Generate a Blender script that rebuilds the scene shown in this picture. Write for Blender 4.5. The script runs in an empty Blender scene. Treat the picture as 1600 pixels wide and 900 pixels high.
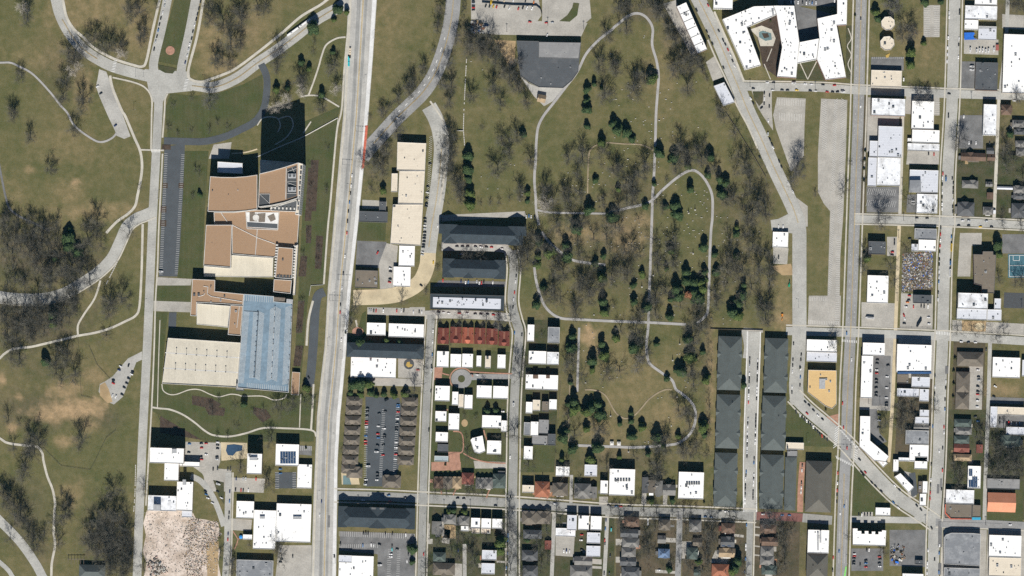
import bpy, bmesh, math, random
import numpy as np
from mathutils import Vector, Matrix
rnd = random.Random(11)
SC = bpy.context.scene
COL = SC.collection
S = 0.9                      # metres per photo pixel
H = 5250.0                   # camera height
EL = math.radians(40.0)
TAN = math.tan(EL)

# ------------------------------------------------------------------ camera
cam = bpy.data.cameras.new('camera'); camo = bpy.data.objects.new('camera', cam); COL.objects.link(camo)
camo.location = (0, 0, H); camo.rotation_euler = (0, 0, 0)
cam.sensor_width = 36.0; cam.lens = 36.0 * H / (1600 * S)
cam.clip_start = 10; cam.clip_end = 20000
SC.camera = camo
# ------------------------------------------------------------------ world, sun, exposure
w = bpy.data.worlds.new('World'); SC.world = w; w.use_nodes = True
nt = w.node_tree; nt.nodes.clear()
sky = nt.nodes.new('ShaderNodeTexSky'); sky.sky_type = 'NISHITA'; sky.sun_disc = False
sky.sun_elevation = EL; sky.sun_rotation = math.radians(180 - 1.2); sky.air_density = 1.0; sky.dust_density = 0.6; sky.ozone_density = 2.0; sky.altitude = 3500
bg = nt.nodes.new('ShaderNodeBackground'); bg.inputs['Strength'].default_value = 0.05
wo = nt.nodes.new('ShaderNodeOutputWorld')
nt.links.new(sky.outputs[0], bg.inputs[0]); nt.links.new(bg.outputs[0], wo.inputs[0])
sl = bpy.data.lights.new('sun', 'SUN'); sl.energy = 5.0; sl.angle = math.radians(0.5); sl.color = (1.0, 0.955, 0.88)
so = bpy.data.objects.new('sun', sl); COL.objects.link(so)
# light comes from the south (bottom of the picture), a hair east, so shadows run to the top
sd = Vector((0.015, -math.cos(EL), math.sin(EL)))
so.rotation_euler = sd.to_track_quat('Z', 'Y').to_euler()
SC.view_settings.view_transform = 'Standard'; SC.view_settings.look = 'None'
SC.view_settings.exposure = 0.36; SC.view_settings.gamma = 1.0; SC.view_settings.use_curve_mapping = False
SC.render.engine = 'CYCLES'
SC.cycles.max_bounces = 5; SC.cycles.diffuse_bounces = 2; SC.cycles.glossy_bounces = 2
SC.cycles.use_denoising = False; SC.cycles.volume_bounces = 0

HAZE = 0.0000030            # density of the air box built at the end
# ------------------------------------------------------------------ coordinates
def W(px, py, z=0.0):
    f = (1 - z / H) * S
    return ((px - 800) * f, (450 - py) * f)
def T(c, r, x, y):           # a point of a map sheet, five units to the pixel
    return (c * 320 + x / 5.0, r * 180 + y / 5.0)

# ------------------------------------------------------------------ materials
MATS = {}
def nodes_of(name):
    m = bpy.data.materials.new(name); m.use_nodes = True
    n = m.node_tree.nodes; b = n['Principled BSDF']; b.inputs['Roughness'].default_value = 0.9
    b.inputs['Specular IOR Level'].default_value = 0.2
    return m, m.node_tree, b
def noise(nt, vec, scale, detail=5, rough=0.6):
    t = nt.nodes.new('ShaderNodeTexNoise'); t.inputs['Scale'].default_value = scale
    t.inputs['Detail'].default_value = detail; t.inputs['Roughness'].default_value = rough
    nt.links.new(vec, t.inputs['Vector']); return t.outputs['Fac']
def ramp(nt, fac, stops):
    r = nt.nodes.new('ShaderNodeValToRGB'); e = r.color_ramp.elements
    while len(e) < len(stops): e.new(0.5)
    for k, (p, c) in enumerate(stops):
        e[k].position = p; e[k].color = (c[0], c[1], c[2], 1) if hasattr(c, '__len__') else (c, c, c, 1)
    nt.links.new(fac, r.inputs[0]); return r.outputs[0]
def mixc(nt, fac, a, b, mode='MIX'):
    m = nt.nodes.new('ShaderNodeMix'); m.data_type = 'RGBA'; m.blend_type = mode
    for sock, v in ((m.inputs[0], fac), (m.inputs[6], a), (m.inputs[7], b)):
        if hasattr(v, 'is_output'): nt.links.new(v, sock)
        elif isinstance(v, (int, float)): sock.default_value = v
        else: sock.default_value = (v[0], v[1], v[2], 1)
    return m.outputs[2]
def mth(nt, op, a, b=0.0, c=0.0):
    m = nt.nodes.new('ShaderNodeMath'); m.operation = op
    for k, v in enumerate((a, b, c)):
        if hasattr(v, 'is_output'): nt.links.new(v, m.inputs[k])
        else: m.inputs[k].default_value = v
    return m.outputs[0]
def pos(nt):
    return nt.nodes.new('ShaderNodeNewGeometry').outputs['Position']
def scaled(nt, vec, sx, sy, sz=1, rot=0.0):
    m = nt.nodes.new('ShaderNodeMapping'); m.inputs['Scale'].default_value = (sx, sy, sz); m.inputs['Rotation'].default_value = (0, 0, rot)
    nt.links.new(vec, m.inputs['Vector']); return m.outputs[0]

def mat(name, c, var=0.25, scale=0.06, c2=None, fine=1.2, rough=0.9, spec=0.2, streak=None, lo=0.35, hi=0.65):
    """a weathered surface: broad patches between c and c2, a finer grain, optional directional wear"""
    if name in MATS: return MATS[name]
    m, nt, b = nodes_of(name); p = pos(nt)
    c2 = c2 or tuple(x * (1 - var) for x in c)
    col = ramp(nt, noise(nt, p, scale, 6, 0.62), [(lo, c), (hi, c2)])
    g = ramp(nt, noise(nt, p, fine, 3, 0.7), [(0.25, 0.80), (0.75, 1.18)])
    col = mixc(nt, 1.0, col, g, 'MULTIPLY')
    if streak:
        s = ramp(nt, noise(nt, scaled(nt, p, streak[0], streak[1], 1, math.radians(1.8)), 1.0, 4, 0.7), [(0.35, streak[2]), (0.65, 1.0)])
        col = mixc(nt, 1.0, col, s, 'MULTIPLY')
    nt.links.new(col, b.inputs['Base Color'])
    b.inputs['Roughness'].default_value = rough; b.inputs['Specular IOR Level'].default_value = spec
    MATS[name] = m; return m

def wall_mat(name, c):
    """masonry wall with storeys of window openings (glass darker and smoother)"""
    if name in MATS: return MATS[name]
    m, nt, b = nodes_of(name)
    g = nt.nodes.new('ShaderNodeNewGeometry')
    sp = nt.nodes.new('ShaderNodeSeparateXYZ'); nt.links.new(g.outputs['Position'], sp.inputs[0])
    sn = nt.nodes.new('ShaderNodeSeparateXYZ'); nt.links.new(g.outputs['True Normal'], sn.inputs[0])
    u = mth(nt, 'SUBTRACT', mth(nt, 'MULTIPLY', sp.outputs[0], sn.outputs[1]), mth(nt, 'MULTIPLY', sp.outputs[1], sn.outputs[0]))
    fu = mth(nt, 'FRACT', mth(nt, 'DIVIDE', u, 3.1)); fz = mth(nt, 'FRACT', mth(nt, 'DIVIDE', sp.outputs[2], 3.4))
    inu = mth(nt, 'LESS_THAN', mth(nt, 'ABSOLUTE', mth(nt, 'SUBTRACT', fu, 0.5)), 0.21)
    inz = mth(nt, 'LESS_THAN', mth(nt, 'ABSOLUTE', mth(nt, 'SUBTRACT', fz, 0.55)), 0.24)
    ver = mth(nt, 'LESS_THAN', mth(nt, 'ABSOLUTE', sn.outputs[2]), 0.3)
    win = mth(nt, 'MULTIPLY', mth(nt, 'MULTIPLY', inu, inz), ver)
    n = ramp(nt, noise(nt, g.outputs['Position'], 0.35, 5), [(0.3, 0.82), (0.7, 1.1)])
    base = mixc(nt, 1.0, c, n, 'MULTIPLY')
    nt.links.new(mixc(nt, win, base, (0.035, 0.045, 0.055)), b.inputs['Base Color'])
    nt.links.new(mth(nt, 'SUBTRACT', 0.9, mth(nt, 'MULTIPLY', win, 0.75)), b.inputs['Roughness'])
    MATS[name] = m; return m

# flat roofs: weathered membrane with ponding stains and seams
def roof_mat(name, c, dirt, amount=0.5, seam=0.9, fine=0.8):
    if name in MATS: return MATS[name]
    m, nt, b = nodes_of(name); p = pos(nt)
    st = ramp(nt, noise(nt, p, 0.09, 8, 0.7), [(0.62 - 0.18 * amount, 0.0), (0.80, 1.0)])
    col = mixc(nt, mth(nt, 'MULTIPLY', st, amount), c, dirt)
    col = mixc(nt, 1.0, col, ramp(nt, noise(nt, p, fine, 4, 0.7), [(0.25, 0.86), (0.75, 1.12)]), 'MULTIPLY')
    sp = nt.nodes.new('ShaderNodeSeparateXYZ'); nt.links.new(p, sp.inputs[0])
    fr = mth(nt, 'FRACT', mth(nt, 'DIVIDE', sp.outputs[1], 3.7))
    ln = mth(nt, 'LESS_THAN', fr, 0.09)
    col = mixc(nt, ln, col, mixc(nt, 1.0, col, (seam, seam, seam), 'MULTIPLY'))
    nt.links.new(col, b.inputs['Base Color']); MATS[name] = m; return m
# pitched roofs: shingle courses and weathering
def shingle(name, c, var=0.3):
    if name in MATS: return MATS[name]
    m, nt, b = nodes_of(name); p = pos(nt)
    col = ramp(nt, noise(nt, p, 0.12, 6, 0.65), [(0.3, tuple(x * (1 + var * .5) for x in c)), (0.7, tuple(x * (1 - var) for x in c))])
    col = mixc(nt, 1.0, col, ramp(nt, noise(nt, scaled(nt, p, 0.5, 2.2), 1.0, 3, 0.8), [(0.25, 0.78), (0.75, 1.2)]), 'MULTIPLY')
    nt.links.new(col, b.inputs['Base Color']); MATS[name] = m; return m

ROOF = {
 'W': roof_mat('white_membrane', (0.83, 0.83, 0.82), (0.50, 0.48, 0.45), 0.42),
 'P': roof_mat('stained_white_membrane', (0.78, 0.80, 0.83), (0.22, 0.21, 0.20), 0.95),
 'C': roof_mat('cream_membrane', (0.66, 0.59, 0.48), (0.46, 0.40, 0.32), 0.7),
 'T': roof_mat('tan_gravel', (0.325, 0.215, 0.135), (0.26, 0.17, 0.105), 0.5, 0.95),
 'L': roof_mat('pale_grey_metal', (0.58, 0.60, 0.65), (0.40, 0.42, 0.45), 0.5, 0.85),
 'G': roof_mat('grey_gravel', (0.24, 0.24, 0.24), (0.38, 0.38, 0.37), 0.7),
 'D': roof_mat('dark_grey_felt', (0.085, 0.092, 0.10), (0.15, 0.155, 0.16), 0.7),
 'U': roof_mat('mottled_grey_felt', (0.20, 0.21, 0.225), (0.42, 0.43, 0.44), 0.9),
 'M': roof_mat('brown_gravel', (0.17, 0.145, 0.115), (0.25, 0.21, 0.165), 0.7),
 'Y': roof_mat('yellow_tan_membrane', (0.60, 0.42, 0.20), (0.48, 0.33, 0.16), 0.6),
 'A': roof_mat('pale_aqua_metal', (0.34, 0.40, 0.42), (0.24, 0.29, 0.31), 0.6),
 'N': shingle('green_grey_shingle', (0.096, 0.110, 0.107), 0.14),
 'K': shingle('slate_shingle', (0.042, 0.054, 0.064), 0.2),
 'k': shingle('dark_grey_shingle', (0.105, 0.108, 0.112)),
 'g': shingle('grey_shingle', (0.19, 0.185, 0.175)),
 'b': shingle('brown_grey_shingle', (0.155, 0.135, 0.11)),
 'q': shingle('stone_grey_shingle', (0.120, 0.114, 0.098), 0.14),
 'n': shingle('brown_shingle', (0.14, 0.095, 0.07)),
 'R': shingle('red_tile', (0.215, 0.068, 0.05)),
 'r': shingle('dull_red_shingle', (0.22, 0.085, 0.065)),
 'O': shingle('orange_tile', (0.30, 0.125, 0.075)),
 'o': shingle('salmon_tile', (0.62, 0.27, 0.16), 0.12),
 'v': shingle('verdigris_shingle', (0.085, 0.108, 0.098)),
 'B': shingle('blue_shingle', (0.13, 0.19, 0.30)),
 't': shingle('tan_shingle', (0.33, 0.25, 0.16)),
}
WALLC = {'brick': (0.22, 0.10, 0.07), 'buff': (0.42, 0.33, 0.23), 'grey': (0.30, 0.29, 0.28), 'white': (0.66, 0.65, 0.62), 'stone': (0.40, 0.38, 0.34), 'char': (0.10, 0.11, 0.12)}
WALL = {k: wall_mat(k + '_wall', v) for k, v in WALLC.items()}
M_unit = mat('galvanised_unit', (0.42, 0.43, 0.44), 0.3, 0.5, rough=0.6)
M_unitd = mat('dark_unit', (0.10, 0.11, 0.12), 0.3, 0.5)
M_cap = mat('pale_coping', (0.62, 0.61, 0.58), 0.2, 0.2)
M_capd = mat('dark_coping', (0.14, 0.14, 0.14), 0.2, 0.2)
M_conc = mat('concrete', (0.44, 0.43, 0.40), 0.28, 0.035, fine=0.5)
M_avenue = mat('avenue_concrete', (0.50, 0.49, 0.46), 0.22, 0.05, fine=0.4, streak=(0.35, 0.012, 0.82))
M_lane = mat('worn_lane', (0.37, 0.37, 0.355), 0.25, 0.05, fine=0.4, streak=(0.6, 0.012, 0.75))
M_new = mat('new_concrete', (0.70, 0.70, 0.69), 0.2, 0.06)
M_walk = mat('sidewalk_concrete', (0.54, 0.51, 0.44), 0.22, 0.08)
M_path = mat('path_asphalt', (0.39, 0.38, 0.37), 0.2, 0.06)
M_road = mat('grey_asphalt', (0.30, 0.30, 0.295), 0.22, 0.04, fine=0.5)
M_roadp = mat('pale_asphalt', (0.43, 0.425, 0.395), 0.26, 0.035, fine=0.5)
M_street = mat('street_asphalt', (0.345, 0.345, 0.325), 0.22, 0.04, fine=0.5, streak=(0.5, 0.02, 0.86))
M_roadd = mat('dark_asphalt', (0.085, 0.095, 0.105), 0.18, 0.06)
M_lot = mat('lot_asphalt', (0.20, 0.20, 0.20), 0.35, 0.06, fine=0.6)
M_lotp = mat('lot_concrete', (0.42, 0.40, 0.36), 0.25, 0.05, fine=0.5)
M_sand = mat('sandy_street', (0.58, 0.49, 0.33), 0.25, 0.06)
M_brickp = mat('brick_paving', (0.43, 0.24, 0.17), 0.3, 0.2)
M_brickr = mat('red_brick_street', (0.23, 0.11, 0.095), 0.3, 0.1)
M_white = mat('white_paint', (0.78, 0.78, 0.76), 0.15, 0.5)
M_yellow = mat('yellow_paint', (0.52, 0.36, 0.10), 0.3, 0.3)
M_orangep = mat('orange_paint', (0.60, 0.16, 0.10), 0.3, 0.2)
M_lawn = mat('green_lawn', (0.062, 0.078, 0.027), 0.3, 0.05, c2=(0.092, 0.092, 0.042), fine=0.5, streak=(0.28, 0.01, 0.86))
M_yard = mat('yard_grass', (0.046, 0.058, 0.022), 0.3, 0.07, c2=(0.088, 0.078, 0.046), fine=0.4)
M_mulch = mat('mulch', (0.085, 0.062, 0.046), 0.4, 0.15, fine=0.8)
M_litter = mat('leaf_litter', (0.112, 0.088, 0.058), 0.35, 0.05, c2=(0.062, 0.058, 0.032), fine=0.5)
M_demol = mat('demolition_dust', (0.66, 0.57, 0.50), 0.3, 0.05, c2=(0.36, 0.29, 0.23), fine=0.35, lo=0.36, hi=0.68)
M_soil = mat('bare_soil', (0.44, 0.32, 0.18), 0.3, 0.06)
M_track = mat('worn_track', (0.33, 0.27, 0.18), 0.3, 0.1)
M_pool = mat('pool_water', (0.045, 0.085, 0.145), 0.2, 0.1, rough=0.15, spec=0.5)
M_poolt = mat('teal_pool_water', (0.16, 0.24, 0.25), 0.2, 0.1, rough=0.2, spec=0.5)
M_deckb = mat('blue_deck_coating', (0.195, 0.275, 0.345), 0.2, 0.04, fine=0.3)
M_deckc = mat('cream_deck', (0.66, 0.61, 0.50), 0.12, 0.04, streak=(0.5, 0.01, 0.9))
M_solar = mat('solar_glass', (0.035, 0.07, 0.14), 0.2, 0.5, rough=0.3, spec=0.5)
M_tarp = mat('blue_tarp', (0.03, 0.16, 0.62), 0.25, 0.3)
M_court = mat('court_paint', (0.075, 0.17, 0.21), 0.2, 0.1)
M_lime = mat('lime_paint', (0.24, 0.65, 0.16), 0.15, 0.3)
M_blue = mat('blue_awning', (0.05, 0.35, 0.55), 0.2, 0.3)
M_wood = mat('grey_timber', (0.20, 0.17, 0.14), 0.3, 0.4)
M_deckw = mat('red_timber_deck', (0.40, 0.21, 0.12), 0.3, 0.3)
M_steel = mat('dark_steel', (0.08, 0.085, 0.09), 0.2, 0.5, rough=0.5)
M_rock = mat('pale_stone', (0.62, 0.60, 0.56), 0.3, 0.6)

# ------------------------------------------------------------------ mesh helpers
def mesh_obj(name, verts, faces, m=None, parent=None, mats=None, fm=None):
    me = bpy.data.meshes.new(name); me.from_pydata([tuple(v) for v in verts], [], faces); me.update()
    for x in (mats or ([m] if m else [])): me.materials.append(x)
    if fm: me.polygons.foreach_set('material_index', fm)
    o = bpy.data.objects.new(name, me); COL.objects.link(o)
    if parent: o.parent = parent
    return o
def tag(o, label=None, cat=None, group=None, kind=None):
    if label: o['label'] = label
    if cat: o['category'] = cat
    if group: o['group'] = group
    if kind: o['kind'] = kind
    return o
def empty(name, loc=(0, 0, 0), rz=0.0):
    o = bpy.data.objects.new(name, None); COL.objects.link(o); o.location = loc; o.rotation_euler = (0, 0, rz); o.empty_display_size = 1
    return o
def area(p):
    return 0.5 * sum(p[i][0] * p[(i + 1) % len(p)][1] - p[(i + 1) % len(p)][0] * p[i][1] for i in range(len(p)))
def ccw(p):
    return list(p) if area(p) > 0 else list(p)[::-1]
def inset(p, d):
    n = len(p); out = []
    for i in range(n):
        a, b, c = Vector(p[i - 1]), Vector(p[i]), Vector(p[(i + 1) % n])
        e1 = (b - a).normalized(); e2 = (c - b).normalized()
        n1 = Vector((-e1.y, e1.x)); n2 = Vector((-e2.y, e2.x))
        k = n1 + n2; k = k / max(0.35, k.dot(n1)) if k.length > 1e-6 else n1
        out.append(tuple(b + k * d))
    return out
def boxv(x0, y0, z0, x1, y1, z1):
    v = [(x0, y0, z0), (x1, y0, z0), (x1, y1, z0), (x0, y1, z0), (x0, y0, z1), (x1, y0, z1), (x1, y1, z1), (x0, y1, z1)]
    f = [(0, 3, 2, 1), (4, 5, 6, 7), (0, 1, 5, 4), (1, 2, 6, 5), (2, 3, 7, 6), (3, 0, 4, 7)]
    return v, f
class MB:
    def __init__(s): s.v = []; s.f = []; s.m = []
    def add(s, v, f, mi=0):
        o = len(s.v); s.v += [tuple(x) for x in v]; s.f += [tuple(o + i for i in q) for q in f]; s.m += [mi] * len(f)
    def box(s, x0, y0, z0, x1, y1, z1, mi=0, mtx=None):
        v, f = boxv(x0, y0, z0, x1, y1, z1)
        if mtx: v = [mtx @ Vector(q) for q in v]
        s.add(v, f, mi)
    def prism(s, p, z0, z1, mi=0):
        p = ccw(p); n = len(p)
        v = [(x, y, z0) for x, y in p] + [(x, y, z1) for x, y in p]
        f = [tuple(range(n, 2 * n))] + [(i, (i + 1) % n, n + (i + 1) % n, n + i) for i in range(n)]
        s.add(v, f, mi)
    def tube(s, a, b, r0, r1, k=4, mi=0, cap=False):
        a, b = Vector(a), Vector(b); d = (b - a)
        if d.length < 1e-6: return
        q = d.to_track_quat('Z', 'Y'); v = []
        for i in range(k):
            t = 2 * math.pi * i / k; c = q @ Vector((math.cos(t), math.sin(t), 0)); v.append(a + c * r0)
        for i in range(k):
            t = 2 * math.pi * i / k; c = q @ Vector((math.cos(t), math.sin(t), 0)); v.append(b + c * r1)
        f = [(i, (i + 1) % k, k + (i + 1) % k, k + i) for i in range(k)]
        if cap: f.append(tuple(range(k, 2 * k)))
        s.add(v, f, mi)
    def build(s, name, mats, parent=None):
        mats = mats if isinstance(mats, (list, tuple)) else [mats]
        return mesh_obj(name, s.v, s.f, None, parent, mats, s.m)

# ------------------------------------------------------------------ flat sheets of the setting
ZC = {'lot': [0.04, 0], 'road': [0.20, 0], 'walk': [0.34, 0], 'mark': [0.50, 0]}
def lvl(k):
    z, i = ZC[k]; ZC[k][1] = i + 1; return z + (i % 32) * 0.004
def sheet(name, pts, m, k='lot', thing=None):
    z = lvl(k); p = ccw([W(*q) for q in pts])
    o = mesh_obj(name, [(x, y, z) for x, y in p], [tuple(range(len(p)))], m)
    me = o.data; bm = bmesh.new(); bm.from_mesh(me); bmesh.ops.triangulate(bm, faces=bm.faces[:]); bm.to_mesh(me); bm.free()
    o['kind'] = 'structure'; return o
def smooth(pts, k=6):
    if len(pts) < 3: return list(pts)
    out = []; P = [pts[0]] + list(pts) + [pts[-1]]
    for i in range(1, len(P) - 2):
        p0, p1, p2, p3 = [np.array(P[i + j], float) for j in (-1, 0, 1, 2)]
        for t in np.linspace(0, 1, k, endpoint=False):
            out.append(tuple(0.5 * (2 * p1 + (p2 - p0) * t + (2 * p0 - 5 * p1 + 4 * p2 - p3) * t * t + (3 * p1 - p0 - 3 * p2 + p3) * t ** 3)))
    out.append(tuple(pts[-1])); return out
def offs(pts, d):
    out = []
    for i in range(len(pts)):
        a = Vector(pts[max(0, i - 1)]); b = Vector(pts[min(len(pts) - 1, i + 1)])
        t = (b - a).normalized(); out.append(tuple(Vector(pts[i]) + Vector((-t.y, t.x)) * d))
    return out
def ribbon(name, pts, w, m, k='road', sm=True, off=0.0, wv=None):
    c = smooth(pts) if sm else list(pts)
    z = lvl(k); L = offs(c, off + w / 2); R = offs(c, off - w / 2); n = len(c)
    v = [W(*q) + (z,) for q in L] + [W(*q) + (z,) for q in R]
    o = mesh_obj(name, v, [(i, i + 1, n + i + 1, n + i) for i in range(n - 1)], m)
    bm = bmesh.new(); bm.from_mesh(o.data); bmesh.ops.recalc_face_normals(bm, faces=bm.faces[:])
    if sum(f.normal.z for f in bm.faces) < 0: bmesh.ops.reverse_faces(bm, faces=bm.faces[:])
    bm.to_mesh(o.data); bm.free()
    o['kind'] = 'structure'; return o
def dashes(name, lines, wpx, m):
    """painted lines: list of (x0,y0,x1,y1) in photo pixels, one sheet"""
    z = lvl('mark'); v = []; f = []
    for (x0, y0, x1, y1) in lines:
        a, b = Vector((x0, y0)), Vector((x1, y1)); t = (b - a).normalized(); n = Vector((-t.y, t.x)) * wpx / 2
        o = len(v)
        for q in (a + n, b + n, b - n, a - n): v.append(W(q.x, q.y) + (z,))
        f.append((o, o + 1, o + 2, o + 3))
    o = mesh_obj(name, v, f, m); o['kind'] = 'structure'; return o
def stalls(a, b, n, d, wpx=0.35):
    """n+1 stall lines from a to b, each going d=(dx,dy)"""
    return [(a[0] + (b[0] - a[0]) * i / n, a[1] + (b[1] - a[1]) * i / n, a[0] + (b[0] - a[0]) * i / n + d[0], a[1] + (b[1] - a[1]) * i / n + d[1]) for i in range(n + 1)]
# ================================================================== GROUND
# worn, green and leaf-strewn places: (x, y, rx, ry, channel, strength); R bare soil, G greener turf, B leaf litter
SPOTS = [(112,640,48,16,'R',1.0),(80,648,30,12,'R',.8),(140,632,26,10,'R',.9),(100,610,22,14,'R',.6),(30,620,6,5,'R',.8),(2,594,8,8,'R',.8),(18,668,8,8,'R',.8),(140,665,14,10,'R',.5),(100,690,16,10,'R',.6),
 (60,640,70,30,'B',.6),(165,655,26,22,'B',.6),(150,588,20,14,'R',.4),
 (50,400,75,45,'B',.9),(60,500,75,45,'B',.9),(20,430,20,12,'G',.4),(120,410,50,40,'B',.6),(70,575,60,25,'B',.35),
 (165,835,40,55,'B',.8),(40,800,40,50,'B',.6),(60,860,25,20,'B',.5),(110,770,20,20,'R',.35),
 (100,110,40,45,'B',.4),(130,140,16,30,'R',.35),(330,60,26,30,'R',.4),(385,60,40,40,'R',.25),(290,20,30,40,'R',.2),(345,105,40,20,'R',.3),(130,20,60,30,'R',.3),
 (20,120,40,60,'G',.3),(20,30,40,40,'G',.3),(90,270,80,50,'G',.15),(110,300,25,20,'R',.3),(118,284,7,5,'R',.9),(45,265,10,6,'R',.5),(160,330,60,14,'R',.4),(60,240,50,40,'G',.25),(200,470,18,60,'G',.3),(190,690,30,60,'G',.35),(90,740,60,30,'G',.3),(70,790,30,40,'G',.3),(210,60,30,30,'R',.2),
 (470,60,40,40,'G',.45),(500,110,50,60,'G',.4),(600,60,30,70,'R',.15),(640,120,20,30,'B',.4),(600,245,30,25,'B',.5),(590,270,25,20,'B',.5),(700,90,14,100,'B',.5),(725,60,14,40,'B',.5),(690,200,16,60,'B',.3),
 (750,75,30,22,'B',.9),(790,105,22,22,'B',.8),(810,130,16,18,'B',.8),(760,130,40,40,'G',.2),(780,230,40,60,'G',.3),(770,280,60,30,'G',.3),
 (885,250,50,60,'G',.25),(960,120,40,60,'G',.15),(1030,100,26,40,'R',.18),(1010,20,50,14,'B',.8),(1050,40,20,40,'B',.7),(1085,90,20,25,'B',.6),(1080,60,12,60,'B',.7),
 (900,330,40,40,'B',.4),(980,300,40,30,'B',.6),(970,360,60,50,'B',.55),(1000,420,70,50,'B',.45),(940,400,60,50,'B',.45),(875,400,30,40,'B',.5),(900,365,40,14,'R',.4),(980,370,30,30,'R',.4),(1000,345,18,12,'R',.5),
 (1085,320,22,40,'G',.5),(1090,390,18,20,'G',.4),(1080,460,40,30,'B',.5),(1150,340,50,60,'B',.4),(1150,430,50,60,'B',.45),(1180,260,30,50,'B',.4),(1180,480,40,20,'G',.3),(820,450,16,30,'G',.5),(845,500,20,14,'B',.3),
 (921,525,13,16,'R',1.0),(930,540,20,20,'R',.4),(900,600,24,50,'B',.35),(940,680,40,30,'R',.3),(1000,600,50,50,'R',.2),(1040,650,40,30,'R',.25),(1110,600,8,100,'R',.35),(1105,560,10,60,'B',.6),(960,560,40,40,'R',.2),(1010,530,30,30,'G',.3),(890,690,40,30,'G',.4),(960,720,80,30,'B',.6),
 (1225,460,14,50,'R',.25),(1225,500,16,14,'R',.6),(1222,480,14,30,'R',.3),(1200,300,14,60,'B',.4),(1290,260,10,120,'R',.12),(1270,330,20,80,'G',.1),
 (560,450,10,20,'G',.3),(730,830,70,60,'B',.8),(880,840,60,60,'B',.8),(1010,840,70,60,'B',.85),(1120,850,60,50,'B',.8),(1230,850,30,50,'B',.8),(720,700,60,60,'G',.7),(1545,250,50,80,'B',.8),(1540,650,60,40,'B',.7),(1560,735,50,24,'B',.9),(1420,640,16,30,'B',.9),(1500,640,30,60,'B',.6),(1510,740,25,25,'B',.8),(1425,60,40,50,'R',.15),(1400,20,16,30,'G',.4),(1560,20,30,20,'B',.8),
 (1375,405,20,16,'G',.4),(1280,680,22,20,'G',.9),(1350,770,18,30,'G',.7),(1040,380,60,60,'G',.3),(880,230,40,40,'G',.35),(960,560,50,40,'G',.3),(170,720,60,60,'G',.35),(30,200,40,30,'G',.35),(100,230,50,24,'R',.18),(180,300,40,30,'G',.3),(620,100,26,50,'G',.2),(60,90,50,24,'R',.18),(20,300,24,30,'R',.15),(380,30,20,50,'B',.35),(220,40,26,40,'R',.25),(1560,610,40,10,'R',.4)]
def axis(lo, hi, step, far):
    a = list(np.arange(lo, hi + .1, step)); return [-far, lo - 600, lo - 60] + a + [hi + 60, hi + 600, far]
gx = axis(-40, 1640, 4, 6000); gy = axis(-40, 940, 4, 6000)
GX, GY = np.meshgrid(gx, gy)
wt = {c: np.zeros_like(GX) for c in 'RGB'}
rs = np.random.RandomState(4)
def blotch(cell):
    n = np.zeros_like(GX)
    for k in range(26):
        a = rs.rand() * 6.28; f = (0.6 + rs.rand()) * 6.28 / cell
        n += np.sin(f * (np.cos(a) * GX + np.sin(a) * GY) + rs.rand() * 6.28)
    return n / 5.0
nb = blotch(28); nb2 = blotch(11)
for (x, y, rx, ry, ch, s) in SPOTS:
    d = np.sqrt(((GX - x) / rx) ** 2 + ((GY - y) / ry) ** 2) * (1 + 0.16 * nb + 0.12 * nb2)
    wt[ch] = np.maximum(wt[ch], s * np.clip(1.35 - d, 0, 1) ** 0.8)
gv = np.stack([(GX - 800) * S, (450 - GY) * S, np.zeros_like(GX)], -1).reshape(-1, 3)
nx, ny = len(gx), len(gy)
gf = [(j * nx + i, (j + 1) * nx + i, (j + 1) * nx + i + 1, j * nx + i + 1) for j in range(ny - 1) for i in range(nx - 1)]
def ground_mat():
    m, nt, b = nodes_of('meadow'); p = pos(nt)
    at = nt.nodes.new('ShaderNodeAttribute'); at.attribute_name = 'cover'
    sp = nt.nodes.new('ShaderNodeSeparateColor'); nt.links.new(at.outputs['Color'], sp.inputs[0])
    n1 = noise(nt, p, 0.016, 7, 0.62); n2 = noise(nt, p, 0.09, 6, 0.65); n3 = noise(nt, p, 0.6, 4, 0.75)
    a = ramp(nt, n1, [(0.36, (0.082, 0.091, 0.032)), (0.50, (0.128, 0.118, 0.050)), (0.64, (0.167, 0.140, 0.068))])
    bb = ramp(nt, n2, [(0.34, (0.075, 0.085, 0.029)), (0.50, (0.124, 0.113, 0.050)), (0.68, (0.198, 0.165, 0.086))])
    c = mixc(nt, 0.5, a, bb)
    wob = mth(nt, 'MULTIPLY', mth(nt, 'SUBTRACT', n2, 0.5), 0.9)
    def wgt(ch):
        v = mth(nt, 'ADD', sp.outputs[ch], mth(nt, 'MULTIPLY', wob, mth(nt, 'MULTIPLY', sp.outputs[ch], 1.6)))
        mm = nt.nodes.new('ShaderNodeClamp'); nt.links.new(v, mm.inputs[0]); return mm.outputs[0]
    c = mixc(nt, wgt('Blue'), c, ramp(nt, n2, [(0.35, (0.064, 0.060, 0.036)), (0.65, (0.126, 0.104, 0.066))]))
    c = mixc(nt, wgt('Green'), c, ramp(nt, n2, [(0.35, (0.050, 0.070, 0.022)), (0.7, (0.100, 0.108, 0.044))]))
    c = mixc(nt, wgt('Red'), c, ramp(nt, n2, [(0.3, (0.26, 0.19, 0.11)), (0.7, (0.42, 0.295, 0.165))]))
    c = mixc(nt, 1.0, c, ramp(nt, n3, [(0.22, 0.66), (0.5, 1.0), (0.78, 1.28)]), 'MULTIPLY')
    nt.links.new(c, b.inputs['Base Color']); return m
g = mesh_obj('ground', gv.tolist(), gf, ground_mat())
bm = bmesh.new(); bm.from_mesh(g.data); bmesh.ops.recalc_face_normals(bm, faces=bm.faces[:])
if sum(f.normal.z for f in bm.faces) < 0: bmesh.ops.reverse_faces(bm, faces=bm.faces[:])
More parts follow.
